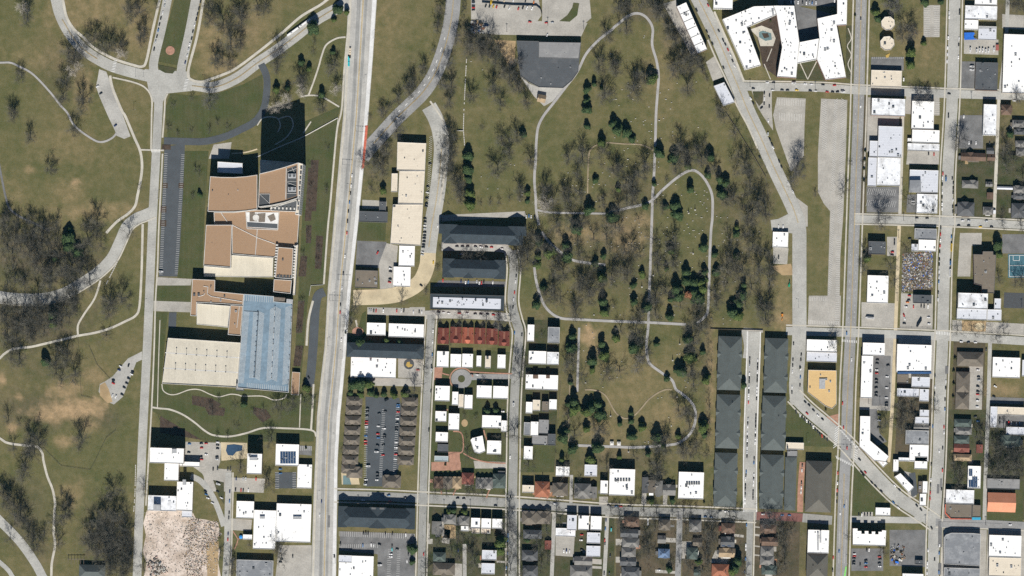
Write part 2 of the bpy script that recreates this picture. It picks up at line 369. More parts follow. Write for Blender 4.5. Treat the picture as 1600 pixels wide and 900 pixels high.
bm.to_mesh(g.data); bm.free()
att = g.data.color_attributes.new('cover', 'FLOAT_COLOR', 'POINT')
att.data.foreach_set('color', np.stack([wt['R'], wt['G'], wt['B'], np.ones_like(GX)], -1).astype(np.float32).ravel())
g['kind'] = 'structure'

def R(m, w, pts, walks=(), k='road', name='road', wm=None, ww=2.2):
    p = [tuple(float(v) for v in q.split(',')) for q in pts.split()]
    for e, f_ in ((0, 1), (-1, -2)):          # streets that leave the photographed area run on
        (x, y), (u, v) = p[e], p[f_]
        if x < 0 or x > 1600 or y < 0 or y > 900:
            L_ = math.hypot(x - u, y - v); q = (x + (x - u) / L_ * 90, y + (y - v) / L_ * 90); p = [q] + p if e == 0 else p + [q]
    ribbon(name, p, w, m, k)
    for d in walks: ribbon('sidewalk', p, ww, wm or M_walk, 'walk', True, d)
    return p
def F(w, pts, m=M_walk): R(m, w, pts, (), 'walk', 'footpath')
# ------------------------------------------------------------------ lawns, yards, beds
def sh(name, m, s, k='lot'):
    return sheet(name, [tuple(float(v) for v in q.split(',')) for q in s.split()], m, k)
sh('yard', M_yard, '666,790 802,790 801,905 660,905'); sh('yard', M_yard, '808,796 960,800 960,905 808,905'); sh('yard', M_litter, '964,812 1056,812 1056,905 962,905')
sh('yard', M_litter, '1066,812 1166,812 1164,905 1066,905'); sh('yard', M_litter, '1178,812 1250,814 1248,905 1177,905'); sh('yard', M_yard, '1497,232 1600,234 1600,343 1494,341')
sh('yard', M_yard, '1478,640 1600,642 1600,812 1470,806'); sh('yard', M_lawn, '676,546 800,550 796,772 668,770'); sh('yard', M_yard, '812,500 876,500 872,600 868,706 812,700')
sh('lawn', M_lawn, '836,694 869,696 866,738 812,738 816,714')
sh('lawn', M_lawn, '266,146 300,150 340,146 380,132 410,116 412,150 404,184 376,200 346,210 318,216 262,215 258,170')
sh('lawn', M_lawn, '476,190 532,166 527,186 519,280 508,440 506,446 485,448 481,470 470,600 458,606 466,460 474,300')
sh('lawn', M_lawn, '284,236 326,236 320,330 316,420 308,436 277,434 281,350'); sh('lawn', M_lawn, '242,446 298,446 297,472 242,470'); sh('lawn', M_lawn, '242,488 262,488 259,520 252,600 460,614 494,616 490,690 320,690 234,640 238,560')
sh('lawn', M_lawn, '272,0 302,0 280,103 246,96'); sh('lawn', M_lawn, '566,490 572,486 572,526 556,526'); sh('lawn', M_lawn, '558,344 604,346 602,376 556,376')
sh('lawn', M_lawn, '1334,728 1366,758 1384,780 1364,806 1332,808'); sh('lawn', M_lawn, '1228,634 1238,632 1290,680 1304,692 1300,698 1226,696'); sh('lawn', M_lawn, '1502,752 1598,752 1598,815 1540,816 1500,812')
sh('lawn', M_lawn, '1156,790 1170,750 1160,790'); 
for b_ in ('486,250 498,250 494,330 482,330', '482,262 492,265 486,345 476,345', '478,352 487,352 486,380 478,380', '470,400 480,400 478,432 466,432', '494,368 505,369 502,420 492,420', '466,470 476,470 472,520 462,520', '462,540 474,540 470,572 458,572',
           '300,618 330,622 346,632 336,640 300,632', '318,632 352,638 350,650 326,648', '396,636 416,640 424,652 410,660 396,646', '358,660 376,660 380,672 362,672', '250,650 300,662 330,690 250,676'):
    sh('planting_bed', M_mulch, b_)

# ------------------------------------------------------------------ car parks and paved yards
lots = [
 (M_lotp,'736,-5 841,-5 846,24 838,36 736,30'),(M_lotp,'736,31 845,33 918,36 908,57 776,54 736,50'),(M_lotp,'847,-5 921,-5 924,28 906,44 847,34'),(M_soil,'772,62 806,64 804,96 796,104'),
 (M_conc,'812,118 826,130 840,136 880,138 864,158 850,166 834,150'),(M_lotp,'1036,6 1056,0 1090,84 1080,86'),(M_lotp,'1103,97 1116,88 1130,120 1114,127'),
 (M_lotp,'1214,152 1259,154 1257,196 1256,244 1236,268 1212,200 1208,180'),(M_lotp,'1283,154 1324,156 1322,230 1318,330 1313,400 1312,462 1293,462 1297,330 1287,318 1278,300 1278,240'),(M_lotp,'1264,462 1314,462 1313,510 1262,510'),
 (M_lot,'1361,89 1412,89 1412,110 1361,110'),(M_lotp,'1443,8 1469,8 1468,58 1443,58'),(M_lot,'1501,96 1524,96 1522,140 1500,140'),(M_lotp,'1506,60 1560,62 1560,86 1506,84'),(M_lotp,'1566,22 1600,24 1600,46 1566,44'),
 (M_lot,'1354,292 1406,292 1404,332 1354,332'),(M_lotp,'1418,236 1468,237 1467,257 1416,257'),(M_lot,'1499,180 1536,180 1536,232 1498,232'),(M_lot,'1418,304 1432,304 1432,332 1416,332'),(M_lotp,'1358,178 1412,180 1372,200 1358,216'),
 (M_lotp,'1346,472 1399,474 1396,513 1346,512'),(M_lotp,'1386,370 1406,370 1404,400 1386,400'),(M_lotp,'1408,458 1458,461 1457,514 1406,513'),(M_lotp,'1500,364 1534,364 1534,382 1518,384 1516,432 1496,432'),
 (M_lot,'1566,366 1602,366 1602,396 1566,396'),(M_lotp,'1488,500 1564,504 1600,506 1600,524 1488,520'),(M_lot,'1364,556 1392,556 1390,634 1362,634'),(M_lot,'1358,639 1370,639 1374,676 1386,690 1370,696 1360,680'),
 (M_lotp,'1514,572 1536,572 1534,640 1514,640'),(M_lotp,'1548,622 1600,624 1600,632 1548,630'),(M_lot,'1558,648 1600,650 1600,670 1558,668'),(M_lot,'1330,857 1380,857 1380,892 1330,892'),(M_lot,'1390,828 1446,828 1446,886 1390,884'),
 (M_lotp,'1412,736 1428,740 1432,776 1420,780'),(M_lot,'558,376 604,378 603,420 556,415'),(M_lotp,'604,380 622,384 616,450 594,456 592,412'),(M_lotp,'566,312 604,314 604,326 566,326'),(M_lotp,'574,480 664,482 664,494 574,492'),
 (M_roadd,'571,620 624,622 628,640 624,724 616,760 572,760'),(M_lot,'531,830 648,834 648,905 590,905 590,866 531,860'),(M_lotp,'290,690 346,692 344,722 328,764 316,740 300,728 288,726'),(M_lotp,'316,730 362,734 356,768 322,768'),
 (M_lotp,'360,746 414,748 412,770 360,768'),(M_roadd,'430,738 463,738 463,763 430,763'),(M_lotp,'436,852 487,852 486,905 430,905'),(M_lotp,'360,810 394,812 392,830 360,828'),(M_lot,'466,696 487,697 487,712 466,710'),
 (M_roadd,'257,230 289,224 286,300 281,390 277,432 248,432 251,360'),(M_lotp,'246,433 300,436 298,446 246,446'),(M_lotp,'240,470 298,472 297,488 240,486'),(M_roadd,'264,488 276,488 275,512 263,512'),
 (M_conc,'155,108 166,112 175,135 192,180 204,213 194,217 182,212 180,205 168,180 155,150 150,135 153,120'),(M_conc,'200,560 222,549 222,562 213,566 192,620 178,632 164,626 154,612 156,600 164,596 176,588'),
 (M_soil,'156,602 164,597 170,608 176,628 168,630 156,618'),(M_demol,'229,798 262,796 300,799 306,810 322,812 341,817 343,834 337,846 344,860 341,880 346,905 224,905 229,880 223,862 228,836 224,818'),(M_soil,'322,846 342,846 340,905 324,905'),
 (M_lotp,'334,226 362,222 358,248 326,248'),(M_lotp,'690,336 820,330 822,338 690,346'),(M_lotp,'690,379 795,380 795,392 690,392'),(M_lot,'686,438 790,440 790,448 676,448'),(M_lotp,'636,494 640,480 664,480 664,494'),
 (M_lotp,'548,590 660,592 660,604 548,602'),(M_lotp,'622,560 660,562 658,592 622,590'),(M_brickp,'678,574 692,574 690,592 678,594'),(M_brickp,'700,706 718,706 720,734 704,736'),(M_brickp,'674,722 720,722 720,734 674,736'),
 (M_lotp,'868,836 898,838 896,870 868,868'),(M_lotp,'740,720 792,722 790,732 742,732'),(M_soil,'690,820 712,820 712,842 690,840'),(M_lotp,'1208,386 1232,388 1230,413 1208,412'),(M_soil,'1204,416 1236,412 1240,430 1222,430'),
 (M_court,'1575,397 1602,397 1602,434 1575,434'),(M_steel,'1569,457 1600,458 1600,482 1568,481'),(M_soil,'1503,501 1541,502 1540,518 1503,518'),(M_lotp,'1162,512 1192,514 1192,520 1160,518'),
 (M_lotp,'1060,846 1080,846 1084,866 1068,868 1062,860'),(M_lotp,'1118,860 1140,866 1136,882 1110,878'),(M_lotp,'1300,672 1312,676 1312,698 1290,684'),(M_brickp,'1288,652 1312,646 1312,668 1302,664'),
 (M_lotp,'1346,800 1364,800 1364,806 1346,808'),(M_lot,'1544,620 1600,622 1600,632 1546,630'),(M_roadd,'1420,740 1430,738 1434,772 1424,778'),
]
lots += [(M_lotp,'1174,141 1206,142 1206,172 1208,204 1194,184 1184,168'),(M_mulch,'1180,40 1214,22 1224,74 1216,122 1192,104'),(M_lot,'1241,8 1310,24 1306,38 1280,64 1249,68'),(M_lot,'1214,-8 1308,-8 1308,10 1216,9'),(M_yard,'1246,98 1276,92 1290,126 1244,124'),(M_yard,'1322,40 1334,40 1332,126 1322,122'),(M_lotp,'1226,300 1246,310 1262,322 1262,354 1238,356')]
lots += [(M_lotp, q) for q in ('962,842 974,842 974,852 962,852','962,870 970,870 970,879 962,879','1024,890 1064,893 1064,897 1024,895','1040,840 1056,841 1056,848 1040,847','1146,834 1162,836 1162,840 1144,838','1178,822 1187,823 1187,825 1178,824','1178,834 1187,835 1187,838 1178,837','1178,852 1187,853 1187,855 1178,854','1178,866 1187,867 1187,869 1178,868','669,842 676,842 676,850 669,850','706,880 722,881 722,905 708,905','694,826 704,828 702,850 690,848','776,856 796,857 796,862 776,861','776,876 796,877 796,880 776,879','925,873 940,874 940,882 925,881','924,884 940,885 940,889 924,888','944,800 958,801 958,806 946,805','1003,770 1010,770 1010,790 1002,789','1036,772 1043,773 1042,790 1036,789','936,776 950,776 950,792 936,791','668,818 672,818 671,846 666,846','690,812 694,812 694,838 690,838')]
lots += [(M_litter,'1404,590 1458,592 1456,720 1398,716'),(M_lotp,'1347,527 1397,528 1393,642 1343,640'),(M_lotp,'1354,152 1406,154 1404,240 1354,238'),(M_litter,'1347,150 1356,150 1352,336 1345,336'),(M_lotp,'1416,150 1468,152 1468,180 1414,178'),(M_litter,'1508,528 1540,530 1536,640 1488,640 1490,530'),(M_lotp,'1404,528 1460,530 1458,592 1402,590'),(M_lotp,'1476,764 1538,766 1538,812 1474,812'),(M_lotp,'1544,818 1602,824 1602,905 1540,905'),(M_lotp,'1474,826 1542,828 1540,905 1470,905')]
lots = lots[-10:] + lots[:-10]
for m, s in lots: sh('parking_lot', m, s)
for px, py, w_, h_ in ((260,230,7,4),(258,290,4,4),(283,290,4,4),(255,327,5,5),(255,349,5,5)):
    sh('planting_bed', M_mulch, f'{px-w_},{py-h_} {px+w_},{py-h_} {px+w_},{py+h_} {px-w_},{py+h_}', 'walk')
sh('lawn', M_yard, '1176,143 1193,143 1192,160 1186,166 1178,154', 'walk')
for p in ('1249,96 1262,124', '1276,96 1262,124', '1325,44 1330,60 1324,72 1330,86 1325,100 1330,114', '1194,100 1204,124', '1206,76 1198,96'): F(1.4, p)
# brown-green wedge in the oval lot, disc lawn in the cul-de-sac
sh('lawn', M_lawn, '896,4 905,5 902,24 890,34 874,33 886,24 894,12', 'road')

# ------------------------------------------------------------------ streets
# the boulevard along the park, then the drive beyond the junction
R(M_roadp, 17, '86,-8 93,20 104,44 118,64 134,80 152,92 176,104 210,114 240,121 280,129 310,134 336,136 370,122 400,100 430,80 460,58 496,30 532,10 556,-8')
pb = [(300,134),(336,136),(370,122),(400,100),(430,80),(460,58),(496,30),(526,12)]
R(M_roadp, 14, '263,-8 252,46 240,98 243,118'); R(M_roadp, 14, '307,-8 296,50 284,104 284,124')
sh('road', M_roadp, '226,108 296,112 300,142 262,146 254,160 240,160 232,140'); sh('lawn', M_yard, '247,101 276,107 270,115 258,114 249,109', 'walk')
R(M_roadd, 11, '256,220 290,221 320,221 350,214 375,203 398,190 412,170 417,140 416,118 408,100')
# main avenue
AL = [(551,-100),(545,0),(541,90),(537,180),(529,270),(521,360),(513,450),(508,540),(501,600),(496,650),(493,720),(490,800),(484,1000)]
AR = [(596,-100),(588,0),(582,90),(575,180),(567,270),(558,360),(548,450),(541,540),(536,600),(531,650),(527,720),(526,800),(523,1000)]
def avenue(f0, f1, m, nm, k):
    P = [tuple(np.array(a) + (np.array(b) - np.array(a)) * f0) for a, b in zip(AL, AR)]; Q = [tuple(np.array(a) + (np.array(b) - np.array(a)) * f1) for a, b in zip(AL, AR)]
    z = lvl(k); n = len(P); v = [W(*q) + (z,) for q in P + Q]
    o = mesh_obj(nm, v, [(i, n + i, n + i + 1, i + 1) for i in range(n - 1)], m)
    o.data.flip_normals() if o.data.polygons[0].normal.z < 0 else None
    o['kind'] = 'structure'
avenue(-0.02, 1.02, M_avenue, 'road', 'road'); avenue(0.30, 0.44, M_lane, 'road', 'road'); avenue(0.58, 0.68, M_lane, 'road', 'road'); avenue(0.86, 1.0, M_new, 'sidewalk', 'walk'); avenue(0.02, 0.10, M_walk, 'sidewalk', 'walk')
avenue(0.505, 0.52, M_yellow, 'road_marking', 'mark'); avenue(0.535, 0.545, M_yellow, 'road_marking', 'mark')
# diagonal street into the avenue, and the street that leaves it southward
R(M_road, 23, '709,-8 706,25 699,60 688,95 676,122 660,145 640,165 620,184 600,206 580,228 566,246', (), )
R(M_roadp, 24, '670,166 680,184 687,205 690,232 687,270 682,310 675,350 670,386 668,410')
R(M_sand, 24, '669,395 667,416 656,440 632,456 604,463 552,465'); sh('sidewalk', M_orangep, '571,196 575,196 569,262 565,264', 'mark')
R(M_walk, 3, '672,158 682,172 692,188 698,204 700,222 696,260 690,300 686,320', (), 'walk', 'sidewalk')
R(M_conc, 13, '664,492 700,491 760,493 806,497'); R(M_roadp, 11, '690,386 760,387 790,390 802,402')
R(M_street, 12, '674,492 671,545 666,640 663,720 661,780 658,905', (-8.5, 8.5))
R(M_street, 14, '799,392 803,420 800,470 806,500 811,520 808,560 805,600 803,650 802,720 801,780 801,905', (-10.5, 10.5))
R(M_street, 14, '522,774 600,776 660,779 800,786 960,798 1060,801 1182,806', (-10.5, 10.5)); R(M_brickr, 13, '1182,806 1216,807 1256,809'); R(M_street, 14, '1254,809 1300,813')
# street beside the cemetery and the diagonal below it
R(M_roadp, 22, '1088,-8 1112,40 1126,70 1140,104 1152,132 1168,172 1188,214 1204,250 1218,280 1238,322 1248,352 1249,400 1249,460 1249,515 1247,560 1244,600 1246,632', (), )
R(M_walk, 2.6, '1106,62 1118,90 1136,128 1152,166 1168,196 1184,232', (), 'walk', 'sidewalk'); R(M_walk, 3.2, '1116,18 1130,50 1146,86 1158,116 1162,126', (), 'walk', 'sidewalk')
sh('road', M_roadp, '1204,344 1216,342 1240,330 1246,366 1206,360'); R(M_roadp, 20, '1240,618 1262,640 1300,672 1325,695 1360,735 1400,775 1436,800 1462,818', (-13, 13))
R(M_road, 17, '1346,-8 1341,180 1338,260 1335,350 1329,520 1325,600 1322,700 1318,780 1314,905', (-12.5, 12.5))
R(M_roadp, 18, '1492,-8 1488,150 1481,270 1480,345 1476,400 1473,520 1469,620 1466,720 1460,820 1458,905', (-12, 12))
R(M_roadp, 13, '1160,135 1280,137 1340,141 1440,145 1490,147 1602,150', (-8.5,)); R(M_roadp, 12, '1335,342 1480,346 1602,352', (-8, 8)); R(M_roadp, 13, '1228,517 1330,520 1480,526 1602,533', (-9,))
R(M_road, 11, '1462,816 1540,818 1602,821', (8,)); R(M_roadp, 10, '1328,811 1380,812 1440,813')
R(M_roadp, 17, '1178,518 1177,560 1174,640 1172,720 1172,800', (-10, 10), wm=M_new); R(M_street, 10, '1172,800 1171,860 1170,905', (-7,)); R(M_road, 9, '1062,800 1061,850 1059,905')
R(M_roadp, 11, '1163,514 1168,540 1166,560'); R(M_brickp, 9, '1254,722 1251,760 1250,800')
R(M_conc, 6, '866,800 864,850 862,905'); R(M_conc, 6, '949,800 947,850 944,905'); R(M_conc, 6, '726,850 726,905'); R(M_conc, 5, '893,742 892,786')
R(M_walk, 5, '1411,155 1409,240 1406,335'); R(M_walk, 5, '1561,150 1557,250 1553,345'); R(M_sand, 5.5, '1405,352 1402,440 1399,520 1395,620 1390,700 1388,722'); R(M_roadp, 6, '1547,532 1544,640 1540,740 1538,815'); R(M_roadp, 6, '1575,-8 1572,60 1563,145')
R(M_roadp, 10, '357,738 357,770 356,800 355,850 352,905', (-7,)); R(M_roadp, 9, '298,744 314,752 330,772 342,798 350,822'); sh('lawn', M_yard, '333,750 350,754 350,788 341,774', 'walk')
# park road west of the institute, and the drive that curls off it
R(M_roadp, 13.5, '249,130 247,180 244,240 239,330 236,400 231,520 229,560 222,700 221,730 217,820 214,905')
R(M_roadp, 17, '240,330 226,336 212,342 198,354 188,376 174,404 152,426 122,446 95,460 60,467 20,466 -8,462', (-10,))
R(M_roadp, 14, '-8,806 30,845 55,880 70,908'); R(M_roadp, 7, '-8,872 12,890 24,908')
R(M_roadd, 14, '507,456 497,462 493,480 491,510 489,545 486,580 483,604')
# footpaths
F(3, '-5,98 16,98 30,104 46,112 60,124 80,146 94,164 105,176 112,190 120,200 136,212 152,221 164,221 176,215 182,208', M_path)
F(3.2, '-2,254 5,290 9,308 14,324 24,334 40,343 60,352 78,361', M_lot)
F(4, '97,-6 104,26 116,46 130,58 146,74 176,91 206,101 222,104 229,94 238,50 251,-6')
F(4, '319,-6 308,56 294,112 302,126 320,128'); F(4, '317,128 350,116 370,106 400,84 440,52 470,26 500,8 516,-4')
F(4, '172,118 176,138 190,172 196,182 210,215 219,236 222,258 220,280 215,305 211,322 200,334 182,347 166,364'); F(2.5, '176,121 210,129 228,138 237,154 237,180 236,235'); F(2.5, '219,234 256,235')
F(2.5, '262,146 258,156 257,176 254,215'); F(2.4, '254,240 251,300 248,360 246,420 243,470 241,540 237,636 232,720 228,790')
F(3.6, '66,538 96,531 120,525 148,520 172,513 196,502 212,493 218,478 221,430 222,400 223,350'); F(3.6, '-5,564 8,552 22,545 48,542 70,537'); F(3, '157,438 148,466 132,490 122,508 122,524')
F(3.6, '-5,682 12,692 40,696 58,698 66,708 68,720 74,744 82,764 86,786 85,800 84,832 86,852 81,880 80,905')
F(2.8, '236,636 248,638 266,640 286,648 304,660 320,673 334,680 358,682 384,677 410,669 440,669 486,672 494,682'); F(1.6, '253,600 255,610 264,616 276,616 296,609 312,609 328,616 342,620 360,616 372,617 380,619 410,619 428,625 444,622 448,616')
F(1.4, '250,500 248,560 246,638'); F(1.6, '470,616 468,668'); F(3, '490,600 488,640 486,672')
F(2.6, '540,58 526,60 510,70 503,86 498,104 490,128 482,149'); F(2.4, '470,151 484,149 498,150 510,155 530,167'); F(2.8, '546,22 538,108 534,170 527,200 522,250 516,320 512,360 506,444')
F(2.2, '362,240 384,238 402,233', M_sand); F(1.6, '400,246 440,228 475,213 528,184'); F(3.5, '489,470 482,500 479,540'); F(2.6, '556,500 558,512 557,518')
F(1.8, '402,196 412,184 432,184 438,196 434,206'); F(1.6, '434,186 452,182 458,196 448,214 430,226'); F(2, '474,208 486,190')
C = lambda w, p, m=M_path: F(w, p, m)
C(4, '960,42 954,48 936,62 916,84 902,112 884,136 864,162 850,180 841,198 838,222 837,250 835,280 837,308 838,330 842,352')
C(4, '960,42 970,34 980,26 992,21 1004,23 1014,32 1020,46 1019,70 1026,96 1029,120 1027,150 1025,180 1024,220 1022,270 1020,300 1018,360 1016,420 1014,472 1013,508 1010,540 1012,560 1017,570 1036,584 1050,594 1056,608 1064,614 1078,626 1086,640 1086,660 1078,678 1064,690 1048,695 996,699 960,698 902,696')
C(4, '846,362 858,378 876,394 894,406 920,411 946,414'); C(4, '834,408 838,440 848,472 860,488 876,497 900,499 960,502 1016,504 1072,507')
C(2.2, '1050,609 1040,609 1028,614 1014,624 1002,638 990,650 978,654 968,650 960,642 946,618 930,610 914,609', M_track)
C(4, '952,332 980,325 1014,316 1036,296 1060,276 1080,266 1094,272 1106,288 1113,308 1113,340 1111,360 1109,400 1108,440 1106,484 1100,496 1088,506')
C(2.0, '952,223 940,224 928,229 921,238 919,260 918,302', M_track); C(2.0, '952,223 976,225 1000,226 1012,230 1021,235', M_track); C(3.0, '838,328 860,332 900,333 952,334'); C(3.6, '905,512 904,540 902,612')
C(1.4, '890,600 888,690', M_track)
for p in ('692,570 690,582 702,586', '692,642 700,640', '700,712 710,708 722,706 724,690 720,676 708,674', '724,708 738,716 760,722 790,724', '756,672 758,680 766,700', '690,772 690,762 700,758', '760,778 766,764 778,758', '708,774 714,760', '842,778 844,770', '855,780 856,764'): F(2, p, M_brickp)
# cul-de-sac among the white houses
sh('road', M_road, ' '.join(f'{721+16*math.cos(a):.1f},{592+15*math.sin(a):.1f}' for a in np.linspace(0, 6.283, 24, endpoint=False))); sh('road', M_road, '732,584 800,585 800,592 734,594')
ribbon('footpath', [(721+18*math.cos(a), 592+17*math.sin(a)) for a in np.linspace(2.4, 6.1, 14)], 2, M_brickp, 'walk'); F(2, '736,581 770,583 800,584', M_brickp)
sh('lawn', M_lawn, ' '.join(f'{721+5.5*math.cos(a):.1f},{592+5.5*math.sin(a):.1f}' for a in np.linspace(0, 6.283, 16, endpoint=False)), 'walk')
sh('footpath', M_brickp, ' '.join(f'{266+7*math.cos(a):.1f},{79+7*math.sin(a):.1f}' for a in np.linspace(0, 6.283, 16, endpoint=False)), 'walk')
sh('footpath', M_brickp, ' '.join(f'{559+9*math.cos(a):.1f},{518+7*math.sin(a):.1f}' for a in np.linspace(0, 6.283, 16, endpoint=False)), 'walk')
sh('footpath', M_soil, ' '.join(f'{726+5*math.cos(a):.1f},{661+6*math.sin(a):.1f}' for a in np.linspace(0, 6.283, 16, endpoint=False)), 'walk')
sh('footpath', M_sand, ' '.join(f'{1531+8*math.cos(a):.1f},{510+6*math.sin(a):.1f}' for a in np.linspace(0, 6.283, 16, endpoint=False)), 'walk')
# pools
sh('pavement', M_sand, '345,691 386,692 387,716 346,720', 'road'); sh('pool_water', M_pool, '355,695 366,694 379,696 378,704 369,706 364,712 356,711 353,704', 'walk')
sh('pavement', M_sand, '533,738 560,744 562,757 534,757', 'road'); sh('pool_water', M_poolt, '536,743 545,743 549,757 536,757', 'walk')
sh('pavement', M_walk, '1172,46 1190,40 1206,46 1212,60 1208,72 1188,72 1184,58', 'road'); sh('pool_water', M_poolt, '1186,50 1192,48 1205,52 1206,62 1196,64 1186,58', 'walk'); sh('planting_bed', M_mulch, '1190,52 1200,52 1202,58 1194,60', 'mark')
# courts, helipad-like disc
sh('road_marking', M_steel, ' '.join(f'{639+8*math.cos(a):.1f},{569+8*math.sin(a):.1f}' for a in np.linspace(0, 6.283, 20, endpoint=False)), 'mark')
sh('road_marking', M_yellow, '636,566 640,565 641,569 645,570 643,573 638,574 634,571', 'mark')
dashes('court_marking', [(1577,399,1577,432),(1577,399,1602,399),(1577,432,1602,432),(1577,415,1602,415),(1583,399,1583,407),(1593,399,1593,407),(1583,407,1593,407),(1580,424,1582,424)], .6, M_white)
# painted lines
YL = []
for ln in ([(709,-8),(706,25),(699,60),(688,95),(676,122),(660,145),(640,165),(620,184),(600,206),(584,224)], [(1092,0),(1112,40),(1126,70),(1140,104),(1152,132),(1168,172),(1188,214),(1204,250),(1218,280),(1238,322),(1247,348)],
           [(1346,-8),(1341,180),(1338,260),(1335,350),(1329,520),(1325,600),(1322,680)], [(1319,740),(1318,780),(1314,905)], [(690,232),(687,270),(682,310),(675,350),(670,386)], [(97,30),(118,64),(134,80),(152,92)], pb):
    for dx in (-.5, .5):
        q = offs(smooth(ln), dx); YL += [(a[0], a[1], b[0], b[1]) for a, b in zip(q, q[1:])]
dashes('road_marking', YL, .35, M_yellow)
WL = []
def zebra(x0, y0, x1, y1, n, dx, dy):
    global WL
    WL += [(x0+(x1-x0)*i/n, y0+(y1-y0)*i/n, x0+(x1-x0)*i/n+dx, y0+(y1-y0)*i/n+dy) for i in range(n+1)]
zebra(178,94,174,111,7,5,.6); zebra(290,124,286,140,7,5,.4); zebra(237,233,249,233,6,0,5); zebra(1305,670,1302,700,8,6,-5); zebra(1312,672,1338,700,9,5,2); zebra(1336,695,1334,716,6,5,3); zebra(1306,712,1330,724,8,2,5); zebra(1463,517,1483,519,8,0,5)
zebra(1316,530,1338,532,8,0,4)
for ln, n in (([(700,60),(688,95),(676,122),(660,145),(640,165),(620,184)], 9),):
    q = offs(smooth(ln), 5); WL += [(a[0], a[1], b[0], b[1]) for a, b in list(zip(q, q[1:]))[::3]]
WL += [(1341-4-y*.0+0, 0, 1341-4, 0.5) for y in ()]
LL = []
for off_ in (-4.6, 4.6):
    for ln in ([(1346,-8),(1341,180),(1338,260),(1335,350),(1330,505)], [(1318,780),(1314,905)]):
        q = offs(smooth(ln, 40), off_); LL += [(a[0], a[1], a[0] + (b[0] - a[0]) * .8, a[1] + (b[1] - a[1]) * .8) for a, b in list(zip(q, q[1:]))[::3]]
dashes('road_marking', LL, .25, M_white)
dashes('crosswalk_marking', WL, .9, M_white)
SL = stalls((257,240),(249,428),66,(5,.1)) + stalls((288.5,242),(278,428),64,(-5,-.1)) + stalls((1215,154),(1256,156),15,(0,10)) + stalls((1218,176),(1252,178),13,(0,12)) + stalls((1284,160),(1284,235),26,(8,-4)) + stalls((1322,158),(1316,350),66,(-8,-4)) + stalls((1303,158),(1298,300),48,(6,-4)) + stalls((1299,330),(1294,460),44,(5,-3)) + stalls((1313,370),(1311,505),46,(-6,0)) + stalls((1264,464),(1292,464),10,(0,6)) + stalls((1264,506),(1310,508),17,(0,-6)) \
 + stalls((530,830),(648,834),40,(0,8)) + stalls((530,856),(590,856),20,(0,-6)) + stalls((612,858),(610,902),15,(-6,0)) + stalls((626,858),(624,902),15,(-5,0)) + stalls((430,738),(430,763),9,(6,0)) + stalls((463,738),(463,763),9,(-6,0)) + stalls((467,697),(487,697),7,(0,7)) + stalls((1363,92),(1412,92),16,(0,-3)) + stalls((1444,10),(1444,56),16,(9,0)) + stalls((1468,10),(1468,56),16,(-9,0)) \
 + stalls((676,212),(671,320),34,(-5,3)) + stalls((570,640),(568,758),40,(5,0)) + stalls((624,634),(618,758),40,(-5,0)) + stalls((597,640),(592,745),36,(5,0)) + stalls((1358,294),(1400,296),14,(-3,10)) + stalls((1356,312),(1400,314),14,(-3,10)) + stalls((842,4),(842,4.1),1,(2,0)) + stalls((1461,160),(1460,180),6,(8,0))
dashes('stall_marking', SL, .3, M_white)
sh('road_marking', M_lime, '1321,885 1323,885 1321,902 1318,902', 'mark'); sh('road_marking', M_yellow, '1384,86 1391,83 1388,90 1384,90', 'mark')
for (x, y, w_, h_) in ((1464,757,4,14),(1469,748,3,14),(1466,815,6,40),(1466,880,5,18),(1477,572,5,12),(512,806,4,18),(1480,821,-0,-0)):
    if w_: sh('road_patch', M_lot, f'{x},{y} {x+w_},{y} {x+w_-.5},{y+h_} {x-.5},{y+h_}', 'mark')
sh('road_patch', M_road, '1470,815 1566,818 1566,826 1470,824', 'mark')
# ================================================================== BUILDINGS
LM = []            # things other labels can point to: (phrase, x, y)
PEND = []          # things labelled by where they stand: (object, description, x, y)
WK = {'b': 'brick', 'u': 'buff', 'g': 'grey', 'w': 'white', 's': 'stone', 'c': 'char'}
def hz(hp): return hp * S * TAN
def settle(o, label, cat, px, py, group=None):
    o['category'] = cat
    if group: o['group'] = group
    if label.startswith('*'): PEND.append((o, label[1:], px, py))
    else:
        o['label'] = label
        if len(label.split()) <= 9: LM.append(('the ' + label, px, py))
def local(p, o): return [(x - o.location.x, y - o.location.y) for x, y in p]
def wing(root, p, z0, h, roof, wall, par=0.7, pw=0.45, cap=None, names=('wall', 'roof', 'coping')):
    """one block of a flat-roofed building: walls, sunken roof field and coping; p is in metres, local to root"""
    p = ccw(p); n = len(p); q = inset(p, pw); t = h + par
    wb = MB(); v = [(x, y, z0) for x, y in p] + [(x, y, t) for x, y in p]
    wb.add(v, [(i, (i + 1) % n, n + (i + 1) % n, n + i) for i in range(n)])
    wo_ = wb.build(names[0], wall, root)
    cb = MB(); v = [(x, y, t) for x, y in p] + [(x, y, t) for x, y in q] + [(x, y, h - .05) for x, y in q]
    cb.add(v, [(i, (i + 1) % n, n + (i + 1) % n, n + i) for i in range(n)] + [(n + i, n + (i + 1) % n, 2 * n + (i + 1) % n, 2 * n + i) for i in range(n)])
    cb.build(names[2], cap or M_cap, root)
    ro = mesh_obj(names[1], [(x, y, h) for x, y in q], [tuple(range(n))], roof, root)
    b_ = bmesh.new(); b_.from_mesh(ro.data); bmesh.ops.triangulate(b_, faces=b_.faces[:]); b_.to_mesh(ro.data); b_.free()
    return ro
def inside(p, x, y):
    c = False; n = len(p)
    for i in range(n):
        (x0, y0), (x1, y1) = p[i], p[i - 1]
        if (y0 > y) != (y1 > y) and x < (x1 - x0) * (y - y0) / (y1 - y0) + x0: c = not c
    return c
